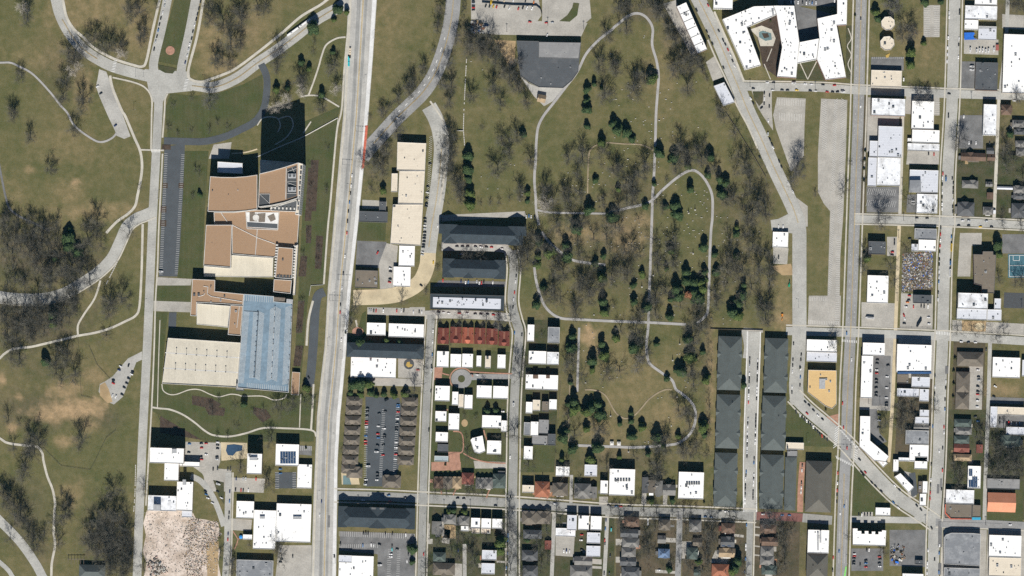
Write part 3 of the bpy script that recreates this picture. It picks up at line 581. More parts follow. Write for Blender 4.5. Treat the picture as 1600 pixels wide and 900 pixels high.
def vents(root, p, h, n, parent=None):
    q = inset(ccw(p), 1.6); xs = [a[0] for a in p]; ys = [a[1] for a in p]; k = 0
    for _ in range(n * 30):
        if k >= n: break
        x = rnd.uniform(min(xs), max(xs)); y = rnd.uniform(min(ys), max(ys))
        if not inside(q, x, y): continue
        k += 1; b = MB(); s = rnd.choice((.5, .6, .8, 1.1, 1.6)); d = s * rnd.uniform(.7, 1.3)
        if rnd.random() < .45:
            b.tube((0, 0, -.1), (0, 0, .5 + s * .3), s * .5, s * .5, 8, 0, True)
            o = b.build('roof_vent', rnd.choice((M_unit, M_unitd)), root)
        else:
            b.box(-s, -d, 0.12, s, d, .9 + s * .3); b.box(-s * .9, -d * .9, 0, s * .9, d * .9, .12, 1); b.tube((0, 0, .9 + s * .3), (0, 0, 1.0 + s * .3), s * .6, s * .6, 8, 1, True)
            o = b.build('roof_unit', [rnd.choice((M_unit, M_unit, M_unitd)), M_unitd], root)
        o.location = (x, y, h)
def flat(pts, hp, rw, label, cat='building', nv=None, par=.7, group=None, name=None):
    h = hz(hp); P = [W(x, y, h) for x, y in pts]
    cx = sum(a[0] for a in P) / len(P); cy = sum(a[1] for a in P) / len(P)
    root = empty(name or ('house' if cat == 'house' else 'flat_roofed_building'), (cx, cy, 0)); p = local(P, root)
    r = rw[0]; wl = WALL[WK[rw[1]]]
    wing(root, p, 0, h, ROOF[r], wl, par, cap=M_capd if r in 'DMKG' else M_cap)
    A = abs(area(p))
    vents(root, p, h, nv if nv is not None else max(1, min(12, int(A / 110))))
    settle(root, label, cat, sum(a[0] for a in pts) / len(pts), sum(a[1] for a in pts) / len(pts), group)
    return root
def rot_rect(px, py, w_, d_, deg=1.8):
    a = math.radians(deg); c, s = math.cos(a), math.sin(a)
    return [(px + x * c - y * s, py + x * s + y * c) for x, y in ((-w_ / 2, -d_ / 2), (w_ / 2, -d_ / 2), (w_ / 2, d_ / 2), (-w_ / 2, d_ / 2))]
def roof_mesh(L, D, h, rise, kind, oh):
    """pitched roof over an L x D box (L along x, ridge along x)"""
    a, b = L / 2 + oh, D / 2 + oh
    k = min(b, a * .98) if kind == 'hip' else 0
    t = .25
    v = [(-a, -b, h), (a, -b, h), (a, b, h), (-a, b, h), (-a + k, 0, h + rise), (a - k, 0, h + rise)] + [(-a, -b, h - t), (a, -b, h - t), (a, b, h - t), (-a, b, h - t)]
    f = [(0, 1, 5, 4), (2, 3, 4, 5), (1, 2, 5), (3, 0, 4), (6, 7, 1, 0), (7, 8, 2, 1), (8, 9, 3, 2), (9, 6, 0, 3), (9, 8, 7, 6)]
    return v, f
def gable_block(mb, x, y0, y1, wd, h, rise, mi=0):
    """a small cross gable or dormer whose ridge runs along y"""
    v = [(x - wd / 2, y0, h), (x + wd / 2, y0, h), (x + wd / 2, y1, h), (x - wd / 2, y1, h), (x, y0, h + rise), (x, y1, h + rise)]
    mb.add(v, [(0, 4, 5, 3), (4, 1, 2, 5), (0, 1, 4), (2, 3, 5), (3, 2, 1, 0)], mi)
def pitched(px, py, w_, d_, hp, rw, label, cat='house', kind='hip', across=False, gables=(), chim=None, deg=1.8, pitch=.55, group=None, name=None, dorm=0):
    h = hz(hp) * .84; X, Y = W(px, py, h)
    L, D = w_ * S, d_ * S; a = -math.radians(deg)
    if across: L, D = D, L; a += math.pi / 2
    root = empty(name or ('house' if cat == 'house' else 'hip_roofed_building'), (X, Y, 0), a)
    wl = WALL[WK[rw[1]]]; oh = .45; rise = pitch * (D / 2 + oh); 
    wb = MB(); wb.prism([(-L / 2, -D / 2), (L / 2, -D / 2), (L / 2, D / 2), (-L / 2, D / 2)], 0, h - .25)
    if kind == 'gable':
        for s in (-1, 1):
            wb.add([(s * L / 2, -D / 2, h - .25), (s * L / 2, D / 2, h - .25), (s * L / 2, 0, h + rise * .93)], [(0, 1, 2)])
    wb.build('wall', wl, root)
    rm = ROOF[rw[0]]
    v, f = roof_mesh(L, D, h, rise, kind, oh); rb = MB(); rb.add(v, f); ro = rb.build('roof', rm, root)
    for (gx_, side, gw) in gables:     # cross gables: position along x, side (+1/-1), width
        gb = MB(); gr = pitch * gw / 2
        gable_block(gb, gx_, 0 if side > 0 else -(D / 2 + oh + .8), (D / 2 + oh + .8) if side > 0 else 0, gw, h + .02, min(gr, rise * .98)); gb.build('cross_gable', rm, root)
        gb = MB(); gb.box(gx_ - gw / 2 + .4, (D / 2 - .1) if side > 0 else -(D / 2 + .8), 0, gx_ + gw / 2 - .4, (D / 2 + .8) if side > 0 else -(D / 2 - .1), h); gb.build('gable_wall', wl, root)
    for k in range(dorm):
        x = (k + 1) / (dorm + 1) * L - L / 2; gb = MB(); gable_block(gb, x, -D * .36, -D * .08, min(2.2, L / (dorm + 1) * .6), h + rise * .42, 1.0); gb.build('dormer', rm, root)
    nc = rnd.choice((0, 1, 1, 2)) if chim is None else chim
    for k in range(nc):
        b = MB(); b.box(-.45, -.45, 0, .45, .45, rise * .7 + 1.4); b.box(-.55, -.55, rise * .7 + 1.4, .55, .55, rise * .7 + 1.6, 1)
        o = b.build('chimney', [WALLC_CH, M_capd], ro); o.location = (rnd.uniform(-.38, .38) * L, rnd.uniform(-.22, .22) * D, h)
    if cat == 'house' and rnd.random() < .6:
        b = MB(); s = -1; b.box(-L * .22, -D / 2 - 1.9, 0, L * .22, -D / 2 - .01, .5); b.add(*boxv(-L * .24, -D / 2 - 2.1, 2.7, L * .24, -D / 2 - .47, 2.9)); 
        for x in (-L * .21, L * .21): b.box(x - .1, -D / 2 - 1.85, .5, x + .1, -D / 2 - 1.65, 2.7)
        b.build('porch', rnd.choice((M_cap, rm, M_wood)), root)
    if cat == 'house' and not gables and L > 9:
        x = rnd.uniform(-.18, .18) * L; gw = min(L * .42, D * .8); sd_ = rnd.choice((-1, 1)); gb = MB(); gable_block(gb, x, 0 if sd_ > 0 else -(D / 2 + oh + .6), (D / 2 + oh + .6) if sd_ > 0 else 0, gw, h + .02, min(pitch * gw * .6, rise * .97)); gb.build('cross_gable', rm, root)
        gb = MB(); gb.box(x - gw / 2 + .3, D / 2 - .1 if sd_ > 0 else -(D / 2 + .6), 0, x + gw / 2 - .3, D / 2 + .6 if sd_ > 0 else -(D / 2 - .1), h); gb.build('gable_wall', wl, root)
        if rnd.random() < .75:
            e = rnd.choice((-1, 1)); dl = rnd.uniform(2.5, 4.5); y0 = rnd.uniform(-.4, -.1) * D; y1 = y0 + D * rnd.uniform(.4, .6); hh_ = h * rnd.uniform(.5, .7); a0, a1 = sorted((e * (L / 2 + .02), e * (L / 2 + dl)))
            gb = MB(); gb.box(a0, y0, 0, a1, y1, hh_); gb.build('side_wing', wl, root); gb = MB(); gb.add([(a0, y0 - .3, hh_ + (1.1 if e > 0 else .02)), (a1, y0 - .3, hh_ + (.02 if e > 0 else 1.1)), (a1, y1 + .3, hh_ + (.02 if e > 0 else 1.1)), (a0, y1 + .3, hh_ + (1.1 if e > 0 else .02)), (a0, y0 - .3, hh_ + .01), (a1, y0 - .3, hh_ + .01), (a1, y1 + .3, hh_ + .01), (a0, y1 + .3, hh_ + .01)], [(0, 1, 2, 3), (4, 5, 1, 0), (6, 7, 3, 2)]); gb.build('wing_roof', rnd.choice((rm, ROOF['g'], ROOF['k'], ROOF['P'], ROOF['b'])), root)
    settle(root, label, cat, px, py, group); return root
WALLC_CH = mat('chimney_brick', (0.20, 0.10, 0.07), .3, .8)

def rows(txt):
    for ln in txt.strip().splitlines():
        ln = ln.strip()
        if not ln: continue
        k, c, r, x0, y0, x1, y1, hp, rw, label = ln.split(None, 9)
        c, r, x0, y0, x1, y1 = int(c), int(r), float(x0), float(y0), float(x1), float(y1); hp = float(hp)
        grp = None
        if '|' in label: label, grp = [s.strip() for s in label.split('|')]
        px, py = T(c, r, (x0 + x1) / 2, (y0 + y1) / 2); w_, d_ = (x1 - x0) / 5, (y1 - y0) / 5
        house = 'house' in label or 'shed' in label or 'garage' in label
        cat = 'shed' if 'shed' in label else 'garage' if 'garage' in label and 'house' not in label else 'house' if house else 'building'
        nm = {'shed': 'garden_shed', 'garage': 'garage'}.get(cat)
        if k == 'F': flat(rot_rect(px, py, w_, d_), hp, rw, label, cat, group=grp, name=nm)
        elif k in 'HGXDM':
            ac = d_ > w_
            if k == 'X': pitched(px, py, w_, d_, hp, rw, label, cat, 'hip', ac, group=grp, name=nm, gables=[(0, -1, min(w_, d_) * S * .5)])
            elif k == 'D': pitched(px, py, w_, d_, hp, rw, label, cat, 'gable', ac, group=grp, name=nm, dorm=2)
            elif k == 'M': pitched(px, py, w_, d_, hp, rw, label, cat, 'hip', False, group=grp, name=nm, gables=[(-w_ * S * .26, 1, w_ * S * .36), (w_ * S * .24, 1, w_ * S * .36)], chim=0)
            else: pitched(px, py, w_, d_, hp, rw, label, cat, 'hip' if k == 'H' else 'gable', ac, group=grp, name=nm)

rows('''
F 4 0 405 550 645 680 8 Cu long cream flat roof beside dark car park
F 4 0 1215 -20 1390 40 7 Ww white roofed workshop at the top edge
F 4 0 1140 45 1390 152 8 Pw white workshop with rooftop plant frames
F 4 0 1135 155 1243 232 8 Ww square white workshop next to blue tarp
F 4 0 1243 205 1385 312 7 Lg pale metal roof annexe behind the vans
F 4 0 1220 487 1395 705 7 Db dark square building beside narrow asphalt yard
F 4 0 1437 268 1612 728 11 Wu large white warehouse at the right edge
F 4 0 410 770 672 905 16 Pb white corner block facing the dark avenue
F 4 0 722 790 897 1008 11 Wb white block with small striped side lot
F 4 0 1282 815 1385 1058 12 Pw snowy looking stained narrow roof block
F 4 1 460 86 650 330 12 Lg pale blue roof with four square vents
F 4 1 393 200 458 326 8 Lg low pale annexe of the vented roof
F 4 1 452 332 635 552 9 Pg blotchy white roof beside the alley
F 4 1 380 330 449 556 9 Lg pale strip roof along the dark avenue
F 4 1 725 115 940 216 9 Ww white roof with two central vents
F 4 1 690 180 722 208 5 Ww *small white lean-to shed
F 4 1 690 222 940 280 7 Pg long low stained roof above parking yard
F 4 1 705 428 930 605 9 Lw wide pale roof with grey raised part
F 4 1 762 616 925 768 9 Pw blotchy square white roof by crossroads
G 4 1 1110 297 1300 355 7 nb long brown roofed house with curved path
G 4 1 1315 305 1372 355 5 nb *brown roofed garage
G 4 1 1310 256 1364 300 9 kg *steep grey shed
H 4 1 1118 512 1240 568 7 gg wide grey roofed house above timber deck
G 4 1 1302 522 1352 556 5 gg *small grey shed
G 4 1 1312 606 1358 655 6 nb *brown roofed shed
H 4 1 1082 682 1210 785 8 kc dark square hip roofed house at the corner
H 4 1 1282 718 1358 774 9 gg *grey hip roofed house
H 4 1 1512 40 1605 92 9 gg *grey hip roofed house
H 4 1 1525 110 1605 150 9 kg *dark roofed house
H 4 1 1535 200 1605 248 9 gg *grey hip roofed house
H 4 1 1540 260 1605 312 9 gw *grey hip roofed house
H 4 1 1520 555 1605 608 10 gg *grey hip roofed house
H 4 1 1520 612 1605 655 9 kg *dark roofed house
X 4 1 1505 690 1605 802 11 kg large slate roofed house with front gable
G 4 1 1392 560 1510 578 4 Lw *narrow white roofed garage
H 4 0 1425 820 1500 896 10 nb brown hip roofed house beside the alley
F 4 2 385 86 520 188 12 Db small dark roofed red brick building
F 4 2 745 -14 918 70 7 Ug mottled grey roof above the scrap yard
F 4 2 775 73 912 164 8 Ww square white roof bordering the scrap yard
F 4 2 720 106 772 164 6 Lw *small pale roofed shed
F 4 2 375 352 540 568 8 Ww bright white shed on the open corner lot
F 4 2 736 505 878 570 8 Dg dark green roof at scrap yard foot
F 4 2 1085 490 1318 612 21 Pg stained white school wing
F 4 2 1076 613 1310 698 12 Lw pale school wing with six round vents
F 4 2 1312 618 1424 706 8 Lw pale blue school annexe
F 4 2 1368 532 1420 616 12 Lw slim pale tower block of the school
F 3 3 1502 -46 1738 50 12 Wu white roof facing the wide crossing
F 3 3 1502 52 1738 128 8 Lg lower blue grey wing behind yellow building
F 4 3 340 -22 514 78 13 Wb white head of the long office block
F 4 3 327 80 418 410 13 Wb long white office block beside car rows
F 4 3 606 -8 878 214 14 Ww huge white store with blue front edge
F 4 3 608 224 698 294 5 Mb *small brown flat roofed shed
F 4 3 722 245 865 326 8 Lw *pale blue flat roofed workshop building
F 4 3 608 335 780 400 7 Lw *pale blue flat roofed workshop building
F 4 3 783 340 857 436 6 Lw *pale blue flat roofed workshop building
F 4 3 785 502 858 556 9 Lw *pale roofed terrace house
F 4 3 748 558 858 612 9 Lw *pale roofed terrace house
G 4 3 740 616 855 660 8 gg *grey gabled terrace house
F 4 3 675 662 856 772 10 Ug mottled grey square building among the terraces
F 4 3 705 776 855 905 9 Ww white roof with four square skylights
H 4 3 1080 52 1282 160 8 bb brown shingled apartment block behind hedge
H 4 3 1072 206 1175 362 8 bb upper tall brown shingled apartment block
H 4 3 1066 366 1170 494 8 bb lower tall brown shingled apartment block
X 4 3 1058 576 1188 632 9 vg *verdigris roofed house
H 4 3 1068 640 1190 692 9 gg *grey hip roofed house
X 4 3 1056 706 1170 762 9 vg *verdigris roofed house
G 4 3 1054 770 1170 830 8 rb *red roofed house
G 4 3 1230 776 1276 836 5 rb *red roofed garage
X 4 3 1052 850 1190 898 8 tu *tan roofed house
F 4 3 1354 92 1570 252 10 Wu white building with low grass lot below
F 4 3 1336 476 1390 640 9 Lg tall narrow blue white roof
F 4 3 1392 480 1605 545 9 Cu long cream roof at the right edge
F 4 3 1460 636 1605 698 8 Lw long pale roof under dark parking
H 4 3 1420 706 1570 785 9 vg *grey green hip roofed house
F 4 3 1585 112 1625 240 9 Lg *narrow grey roofed building
F 4 4 745 -30 845 65 9 Ww white roof with one row of vents
F 4 4 578 -10 620 86 8 Ww *narrow white block building
F 4 4 620 -25 742 5 8 Pw *white stepped block building
F 4 4 775 160 806 255 8 Mb *brown topped narrow building
F 4 4 808 160 846 255 9 Ww *narrow white building
F 4 4 785 258 836 352 8 Ww white building at the sharp street corner
F 4 4 1160 40 1262 216 8 Ww white roof covered by dark solar panels
F 4 4 990 226 1210 336 8 Pb stained white shop above the brown shop
F 4 4 985 340 1192 452 8 Mb brown roofed corner shop with orange edge
F 4 4 1196 346 1262 440 8 Mb small brown shop with blue awning
F 4 4 1310 140 1568 222 5 Gb low grey roof above the salmon roof
F 4 4 440 366 556 430 7 Ww small white hut beside triangular lawn
F 4 4 975 838 1256 910 9 Ug mottled roof at the bottom edge
F 4 4 1326 582 1580 752 10 Wu cream white store with three small vents
F 4 4 1326 756 1578 905 10 Cu lower cream white store
F 4 4 650 882 815 915 12 Wg white roof below the asphalt yard
F 4 4 750 776 812 810 6 Dc *dark flat roofed shed
F 4 4 -90 540 76 722 14 Wb white block with long rooftop plant row
H 4 4 -96 728 64 920 15 qb brown grey hip roof at bottom edge
H 4 4 -104 4 94 398 16 qb big stone grey hip roof block
''')
rows('''
F 3 2 1236 12 1358 134 6 Ww small white building beside cemetery street
F 3 0 775 -60 925 70 18 Ww white tower roof beside the sloping street
F 1 1 1205 752 1428 836 8 Dg dark low roof above small lawn
F 1 1 1362 676 1416 748 6 Dg *small dark roofed shed
F 1 2 1175 312 1350 450 8 Mb brown square roof on grey lot
F 1 2 1516 120 1640 280 7 Ww white roof beside the long cream building
F 1 2 1472 284 1608 440 6 Ww white roof beside the sandy street
F 1 2 1265 722 1414 820 12 Wb short white row house block
F 1 2 1436 730 1712 836 12 Wb long white row house block
F 1 3 1140 84 1494 250 8 Wb broad white roof south of slate roof
F 1 3 553 770 735 940 16 Wb white building with square solar field
F 1 4 722 28 836 216 9 Ww white wing beside the dark car park
F 1 4 330 -56 446 104 28 Wu slim white tower beside the small pool
F 0 3 1170 800 1436 920 30 Wu tall white apartment tower beside park road
F 0 4 1284 -14 1396 156 26 Wu tall white apartment wing
F 0 4 1155 272 1378 392 14 Pw damaged white block beside the demolition
F 0 4 1380 164 1506 390 14 Wu white block with square stair head
F 0 4 1420 392 1500 442 10 Lw *small pale roofed annexe building
F 0 4 1400 8 1560 46 10 Ww white canopy linking the apartment towers
F 1 4 246 315 384 450 10 Wu small white wing of the retail hall
F 1 4 380 386 555 690 12 Wu long white western retail hall
F 1 4 557 336 830 636 12 Wu large white retail hall beside the avenue
F 1 4 298 576 370 616 7 Ww *small white porch building
F 1 4 246 776 534 915 10 Ug mottled white grey hall at bottom edge
F 1 4 1046 742 1318 920 9 Wg white hall beside the asphalt car park
F 1 4 1046 738 1150 795 10 Lg *pale grey plant room building
F 2 2 920 736 974 868 11 Wb white house at the head of cemetery lane
F 2 2 1080 756 1172 880 14 Ub mottled grey house beside the cemetery
F 2 3 930 42 1068 146 11 Wb white double house south of garden
F 2 3 1072 50 1166 150 11 Pb white house with dark roof box
F 2 3 906 228 1160 345 10 Wb long white terrace with brown roof hatches
F 2 3 908 440 960 530 11 Wb *white flat roofed house
F 2 3 962 424 1020 510 11 Cb *cream flat roofed house
F 2 3 1034 436 1086 515 11 Mb brown flat roofed house between white houses
F 2 3 1090 420 1150 502 11 Wb *white flat roofed house
F 2 3 893 600 944 700 9 Ug *mottled grey flat roofed house
F 2 3 946 594 1006 706 10 Wb *white flat roofed house
F 2 3 1008 578 1088 690 9 Gg *grey flat roofed house
F 2 3 956 702 1078 776 8 Gg *grey flat roofed house
F 2 3 1080 690 1140 780 14 Dg dark roofed house with white round tank
F 2 3 892 786 962 890 12 Wb white house beside the square lawn
F 2 3 212 44 306 170 9 Wb white house at western lane corner
F 2 3 318 66 404 172 9 Wb white house second along northern row
F 2 3 410 64 495 174 9 Wb white house third along northern row
F 2 3 522 78 560 166 8 Wb slim white house with timber terrace
F 2 3 590 80 634 176 8 Cb slim cream house among white ones
F 2 3 686 70 750 180 9 Wb lone white house by the brick terrace
F 2 3 198 314 314 434 11 Wb white house beside the round lawn
F 2 3 332 360 380 466 11 Wb *white flat roofed house
F 2 3 382 380 422 486 9 Cb *cream flat roofed house
F 2 3 428 385 492 496 11 Wb *pale flat roofed house
F 2 3 524 312 642 412 10 Wb western twin house with stepped roof
F 2 3 652 316 770 416 10 Wb eastern twin house with stepped roof
F 2 3 200 512 288 595 9 Wb *white flat roofed house
F 2 3 304 530 388 660 11 Wb white house with notched corner
F 2 3 566 545 715 645 11 Wb large white house with cream terrace
F 2 3 715 585 760 674 11 Wb *white flat roofed house
F 2 3 203 676 300 754 9 Wb *white house with brown roof corner
F 2 3 218 770 302 832 8 Dg *dark flat roofed house
F 2 3 194 862 302 905 7 Ag *pale aqua flat roofed house
F 2 3 604 742 716 850 11 Wb white house with stepped northern edge
M 2 4 190 130 262 214 9 nb *brown twin gabled house
M 2 4 262 130 335 214 9 bb *grey brown twin gabled house
M 2 4 335 130 404 214 9 tb *tan twin gabled house
X 2 4 410 96 500 182 9 rb dull red roofed house with white chimney
M 2 4 518 138 586 216 9 gb *grey twin gabled house
M 2 4 586 138 650 216 9 gb *grey twin gabled house
H 2 4 654 104 750 212 11 vg verdigris hip roofed house on street corner
F 2 4 880 190 972 250 14 Cb cream flat roofed house east of lane
X 2 4 980 164 1090 282 12 Ob orange tiled house with front path
H 2 4 1118 176 1236 272 11 bb *brown grey hip roofed house
F 2 4 1142 44 1250 122 9 Wb white house beside the back lane
F 2 4 1366 30 1465 122 8 Lb *pale grey flat roofed house
X 2 4 1288 180 1412 292 11 gb grey gabled house above bottom cross street
G 2 4 1414 205 1462 290 10 gb *grey gabled house
F 2 4 1490 154 1550 260 12 Wb narrow white house by big white block
F 2 4 1560 64 1760 272 15 Wb western of two square white apartment blocks
F 3 4 500 88 698 298 15 Wb eastern of two square white apartment blocks
G 2 4 175 475 246 572 10 gg *grey gabled house
H 2 4 268 424 362 492 11 gg *grey hip roofed house
H 2 4 388 436 466 502 10 gb *grey hip roofed house
F 2 4 479 446 552 525 14 Wb first of three matching white row houses | three matching white row houses
F 2 4 560 450 637 530 14 Wb middle of three matching white row houses | three matching white row houses
F 2 4 645 453 724 530 14 Wb last of three matching white row houses | three matching white row houses
F 2 4 486 528 548 566 6 Cg *cream roofed garage
F 2 4 558 530 632 568 6 Cg *cream roofed garage
F 2 4 400 510 462 550 7 Ww *white flat roofed house
F 2 4 565 698 680 776 11 Lb *pale grey flat roofed house
F 2 4 560 800 666 886 11 Lb *pale grey flat roofed house
H 2 4 185 716 280 784 9 vg *grey green hip roofed house
X 2 4 184 800 352 892 9 bg wide grey gabled house on street corner
M 2 4 878 400 988 492 11 bb *dark brown gabled terrace house
M 2 4 990 400 1104 492 11 bb *dark brown gabled terrace house
H 2 4 890 542 1030 606 11 kg *slate hip roofed house
H 2 4 878 700 1000 776 11 kb *dark roofed house
X 2 4 885 820 1000 905 11 kb *dark roofed house
G 2 4 1058 625 1106 690 5 rb *dull red roofed shed
F 2 4 1230 424 1306 542 14 Lb grey white row house beside two white ones | row houses south of the cross street
F 2 4 1318 428 1402 540 14 Wb *white flat roofed row house | row houses south of the cross street
F 2 4 1414 432 1500 542 14 Wb *white flat roofed row house | row houses south of the cross street
F 2 4 1140 526 1296 592 6 Pg *stained long flat garage
F 2 4 1385 560 1490 646 11 Lb *pale flat roofed row house
F 2 4 1380 664 1490 750 11 Lb *pale flat roofed row house
G 2 4 1290 750 1425 816 8 gg *grey gabled house
X 2 4 1256 820 1424 905 9 gg *grey gabled house
G 3 4 218 130 262 250 9 kg *slate gabled house
G 3 4 264 152 318 250 9 bg *brown gabled house
G 3 4 320 158 374 268 9 gg *grey gabled house
G 3 4 380 190 476 268 10 gg grey gabled house between two apartment blocks
G 3 4 50 535 184 596 10 kg *slate gabled house
H 3 4 65 606 192 672 10 gg *grey hip roofed house
X 3 4 58 680 165 748 10 gg *grey gabled house
G 3 4 46 755 166 818 10 kg *slate gabled house
H 3 4 58 832 192 905 10 kg *dark roofed house
X 3 4 78 440 192 512 11 nb *brown gabled house
X 3 4 348 462 436 540 11 bb *grey gabled house
G 3 4 340 586 400 642 5 gg *grey garage
H 3 4 344 690 430 756 9 Bw blue roofed house with brick step
H 3 4 586 468 678 552 11 gb *grey hip roofed house
G 3 4 615 604 682 670 6 bg *brown grey garage
H 3 4 566 680 648 768 10 vg green hip roofed house with tiny dormer
G 3 4 622 850 670 896 5 vg *green roofed shed
X 3 4 838 490 942 562 10 nb *brown gabled house
G 3 4 816 512 843 546 5 rb *red roofed shed
G 3 4 832 596 936 672 9 kb slate roofed house with two solar arrays
G 3 4 818 686 942 752 9 tw tan roofed house with white dormer
X 3 4 762 810 892 905 10 Ob large orange tiled house beside evergreen
X 3 4 1142 500 1262 562 11 nb *brown gabled house
G 3 4 1152 602 1276 662 10 nb *brown gabled house
X 3 4 1144 670 1242 740 10 gg *grey cross gabled house
X 3 4 1140 744 1246 812 10 gg *grey cross gabled house
H 3 4 1152 822 1266 888 10 vg *grey green hip roofed house
''')
# condominium rows of brown double gables either side of the long asphalt court
for k, (y0, y1) in enumerate(((400, 462), (468, 540), (546, 618), (624, 700), (706, 772), (778, 850), (858, 925), (940, 985))):
    for col, (xa, xb) in enumerate(((1108, 1230), (1540, 1664))):
        if col == 1 and k == 7: continue
        px, py = T(1, 3, (xa + xb) / 2 - (k * 5.5), (y0 + y1) / 2 + col * 6)
        pitched(px, py, (xb - xa) / 5, 12.2, 6.2, 'bu', '*brown shingled condominium with twin front gables', 'building', 'hip', False, gables=[(-6.2, -1, 7.5), (4.4, -1, 7.5)], chim=1, name='condominium', group='brown condominiums along the asphalt court')
pitched(*T(1, 4, 1170, 92), 24, 16, 7, 'bu', 'brown clubhouse beside the corner pool', 'building', 'hip', False, gables=[(3, 1, 9)], name='condominium_clubhouse')
pitched(*T(1, 4, 1460, 162), 28, 18, 8, 'bu', 'brown shingled condominium with corner bays', 'building', 'hip', False, gables=[(-7, 1, 7), (7, 1, 7), (-7, -1, 7), (7, -1, 7)], name='condominium')
# red tiled villas: two steep ridges over one body with a valley between them
for k, (x0, y0, x1, y1) in enumerate(((220, 765, 306, 886), (318, 757, 405, 880), (412, 762, 499, 884), (507, 765, 592, 888), (600, 770, 688, 892), (697, 790, 780, 902))):
    px, py = T(2, 2, (x0 + x1) / 2, (y0 + y1) / 2); ww, dd = (x1 - x0) / 5 * S, (y1 - y0) / 5 * S; h = hz(9.5) * .75
    root = empty('house', W(px, py, h) + (0,), -math.radians(1.8)); b = MB(); b.prism([(-ww / 2, -dd / 2), (ww / 2, -dd / 2), (ww / 2, dd / 2), (-ww / 2, dd / 2)], 0, h); b.build('wall', WALL['brick'], root)
    rm = ROOF['R' if k != 2 else 'o'] if k != 2 else shingle('bright_red_tile', (0.40, 0.13, 0.08))
    for s in (-1, 1):
        g_ = MB(); gable_block(g_, s * ww * .30, -dd * .50, dd * .53, ww * .42, h + .02, ww * .26); g_.build('roof', rm, root)
    g_ = MB(); v, f = roof_mesh(ww * 1.02, dd * .46, h, ww * .22, 'hip', .2); g_.add([(x, y - dd * .26, z + .01) for x, y, z in v], f); g_.build('cross_roof', rm, root)
    for s in (-1, 1):
        b = MB(); b.box(-.5, -.5, 0, .5, .5, 3.2); o = b.build('chimney', WALLC_CH, root); o.location = (s * ww * .42, dd * .1, h)
    settle(root, f"{['first','second','third and brightest','fourth','fifth','last and lowest'][k]} red tiled twin ridge house going east", 'house', px, py, 'red tiled houses in a row')
# slate-roofed apartment ranges
pitched(754, 367, 126, 27, 17, 'Kb', 'big U shaped slate roofed apartment range', 'building', 'hip', False, gables=[(-48.5, 1, 26), (48.5, 1, 26), (-45, -1, 18), (45, -1, 18)], chim=0, name='apartment_building', pitch=.5)
pitched(741, 420, 98, 27, 17, 'Kb', 'middle slate roofed apartment range', 'building', 'hip', False, gables=[(-36, -1, 16), (36, -1, 16), (-8, -1, 14), (-36, 1, 16), (36, 1, 16)], chim=0, name='apartment_building', pitch=.5)
pitched(590, 809, 116, 30, 20, 'Kb', 'long slate roof with crossing ridges', 'building', 'hip', False, gables=[(-49, 1, 13), (-49, -1, 13), (0, 1, 24), (0, -1, 24), (46, 1, 13), (46, -1, 13)], chim=0, name='apartment_building', pitch=.5)
pitched(602, 548, 120, 22, 17, 'Kb', 'long narrow slate roof south of row houses', 'building', 'hip', False, chim=0, name='apartment_building', pitch=.4)
o = flat(rot_rect(730, 472.5, 116, 24, 1.6), 17, 'Kb', 'slate rimmed range with long white roof', name='apartment_building', nv=0)
hh = hz(17); b = MB(); q = local([W(x, y, hh) for x, y in rot_rect(729.5, 473.5, 106, 16, 1.6)], o); b.prism(q, hh + .1, hh + .9); b.build('white_roof', ROOF['P' if 0 else 'L'], o); vents(o, q, hh + .9, 34)
# green-roofed blocks either side of the car-lined street
for k, (xa, xb, y0, y1, lab) in enumerate(((1122, 1158, 526, 609, 'northwestern'), (1119.5, 1155.5, 617, 700, 'middle western'), (1116.5, 1151, 708, 791, 'southwestern'), (1195, 1230, 529, 613, 'northeastern'), (1191, 1227, 619, 703, 'middle eastern'), (1188, 1223.5, 711, 795, 'southeastern'))):
    pitched((xa + xb) / 2, (y0 + y1) / 2, xb - xa, y1 - y0, 13, 'Ns', f'{lab} block of the green roofed pair rows', 'building', 'hip', True, gables=[(-16, -1, 10), (13, -1, 10), (-16, 1, 10), (13, 1, 10)], chim=1, name='apartment_building', pitch=.42, group='long green grey hip roofed blocks')
pitched(1235, 756, 17, 82, 9, 'Nu', 'narrow green grey roof beside brick lane', 'building', 'hip', True, chim=0, pitch=.2, name='garage_building')
flat(rot_rect(1242, 697, 28, 11), 8, 'Cu', 'small tan pavilion above narrow green roof'); flat(rot_rect(1238, 709, 16, 10), 7, 'Gg', '*small grey roofed shed', 'shed', name='garden_shed')
pitched(144, 893, 40, 20, 8, 'Ng', 'green grey hip roofed park pavilion', 'building', 'hip', False, chim=0, name='park_pavilion')
pitched(*T(2, 0, 1032, 770), 12, 11, 7, 'tu', 'lone tan gabled hut by cemetery drive', 'building', 'gable', False, chim=1, deg=12, name='hut')
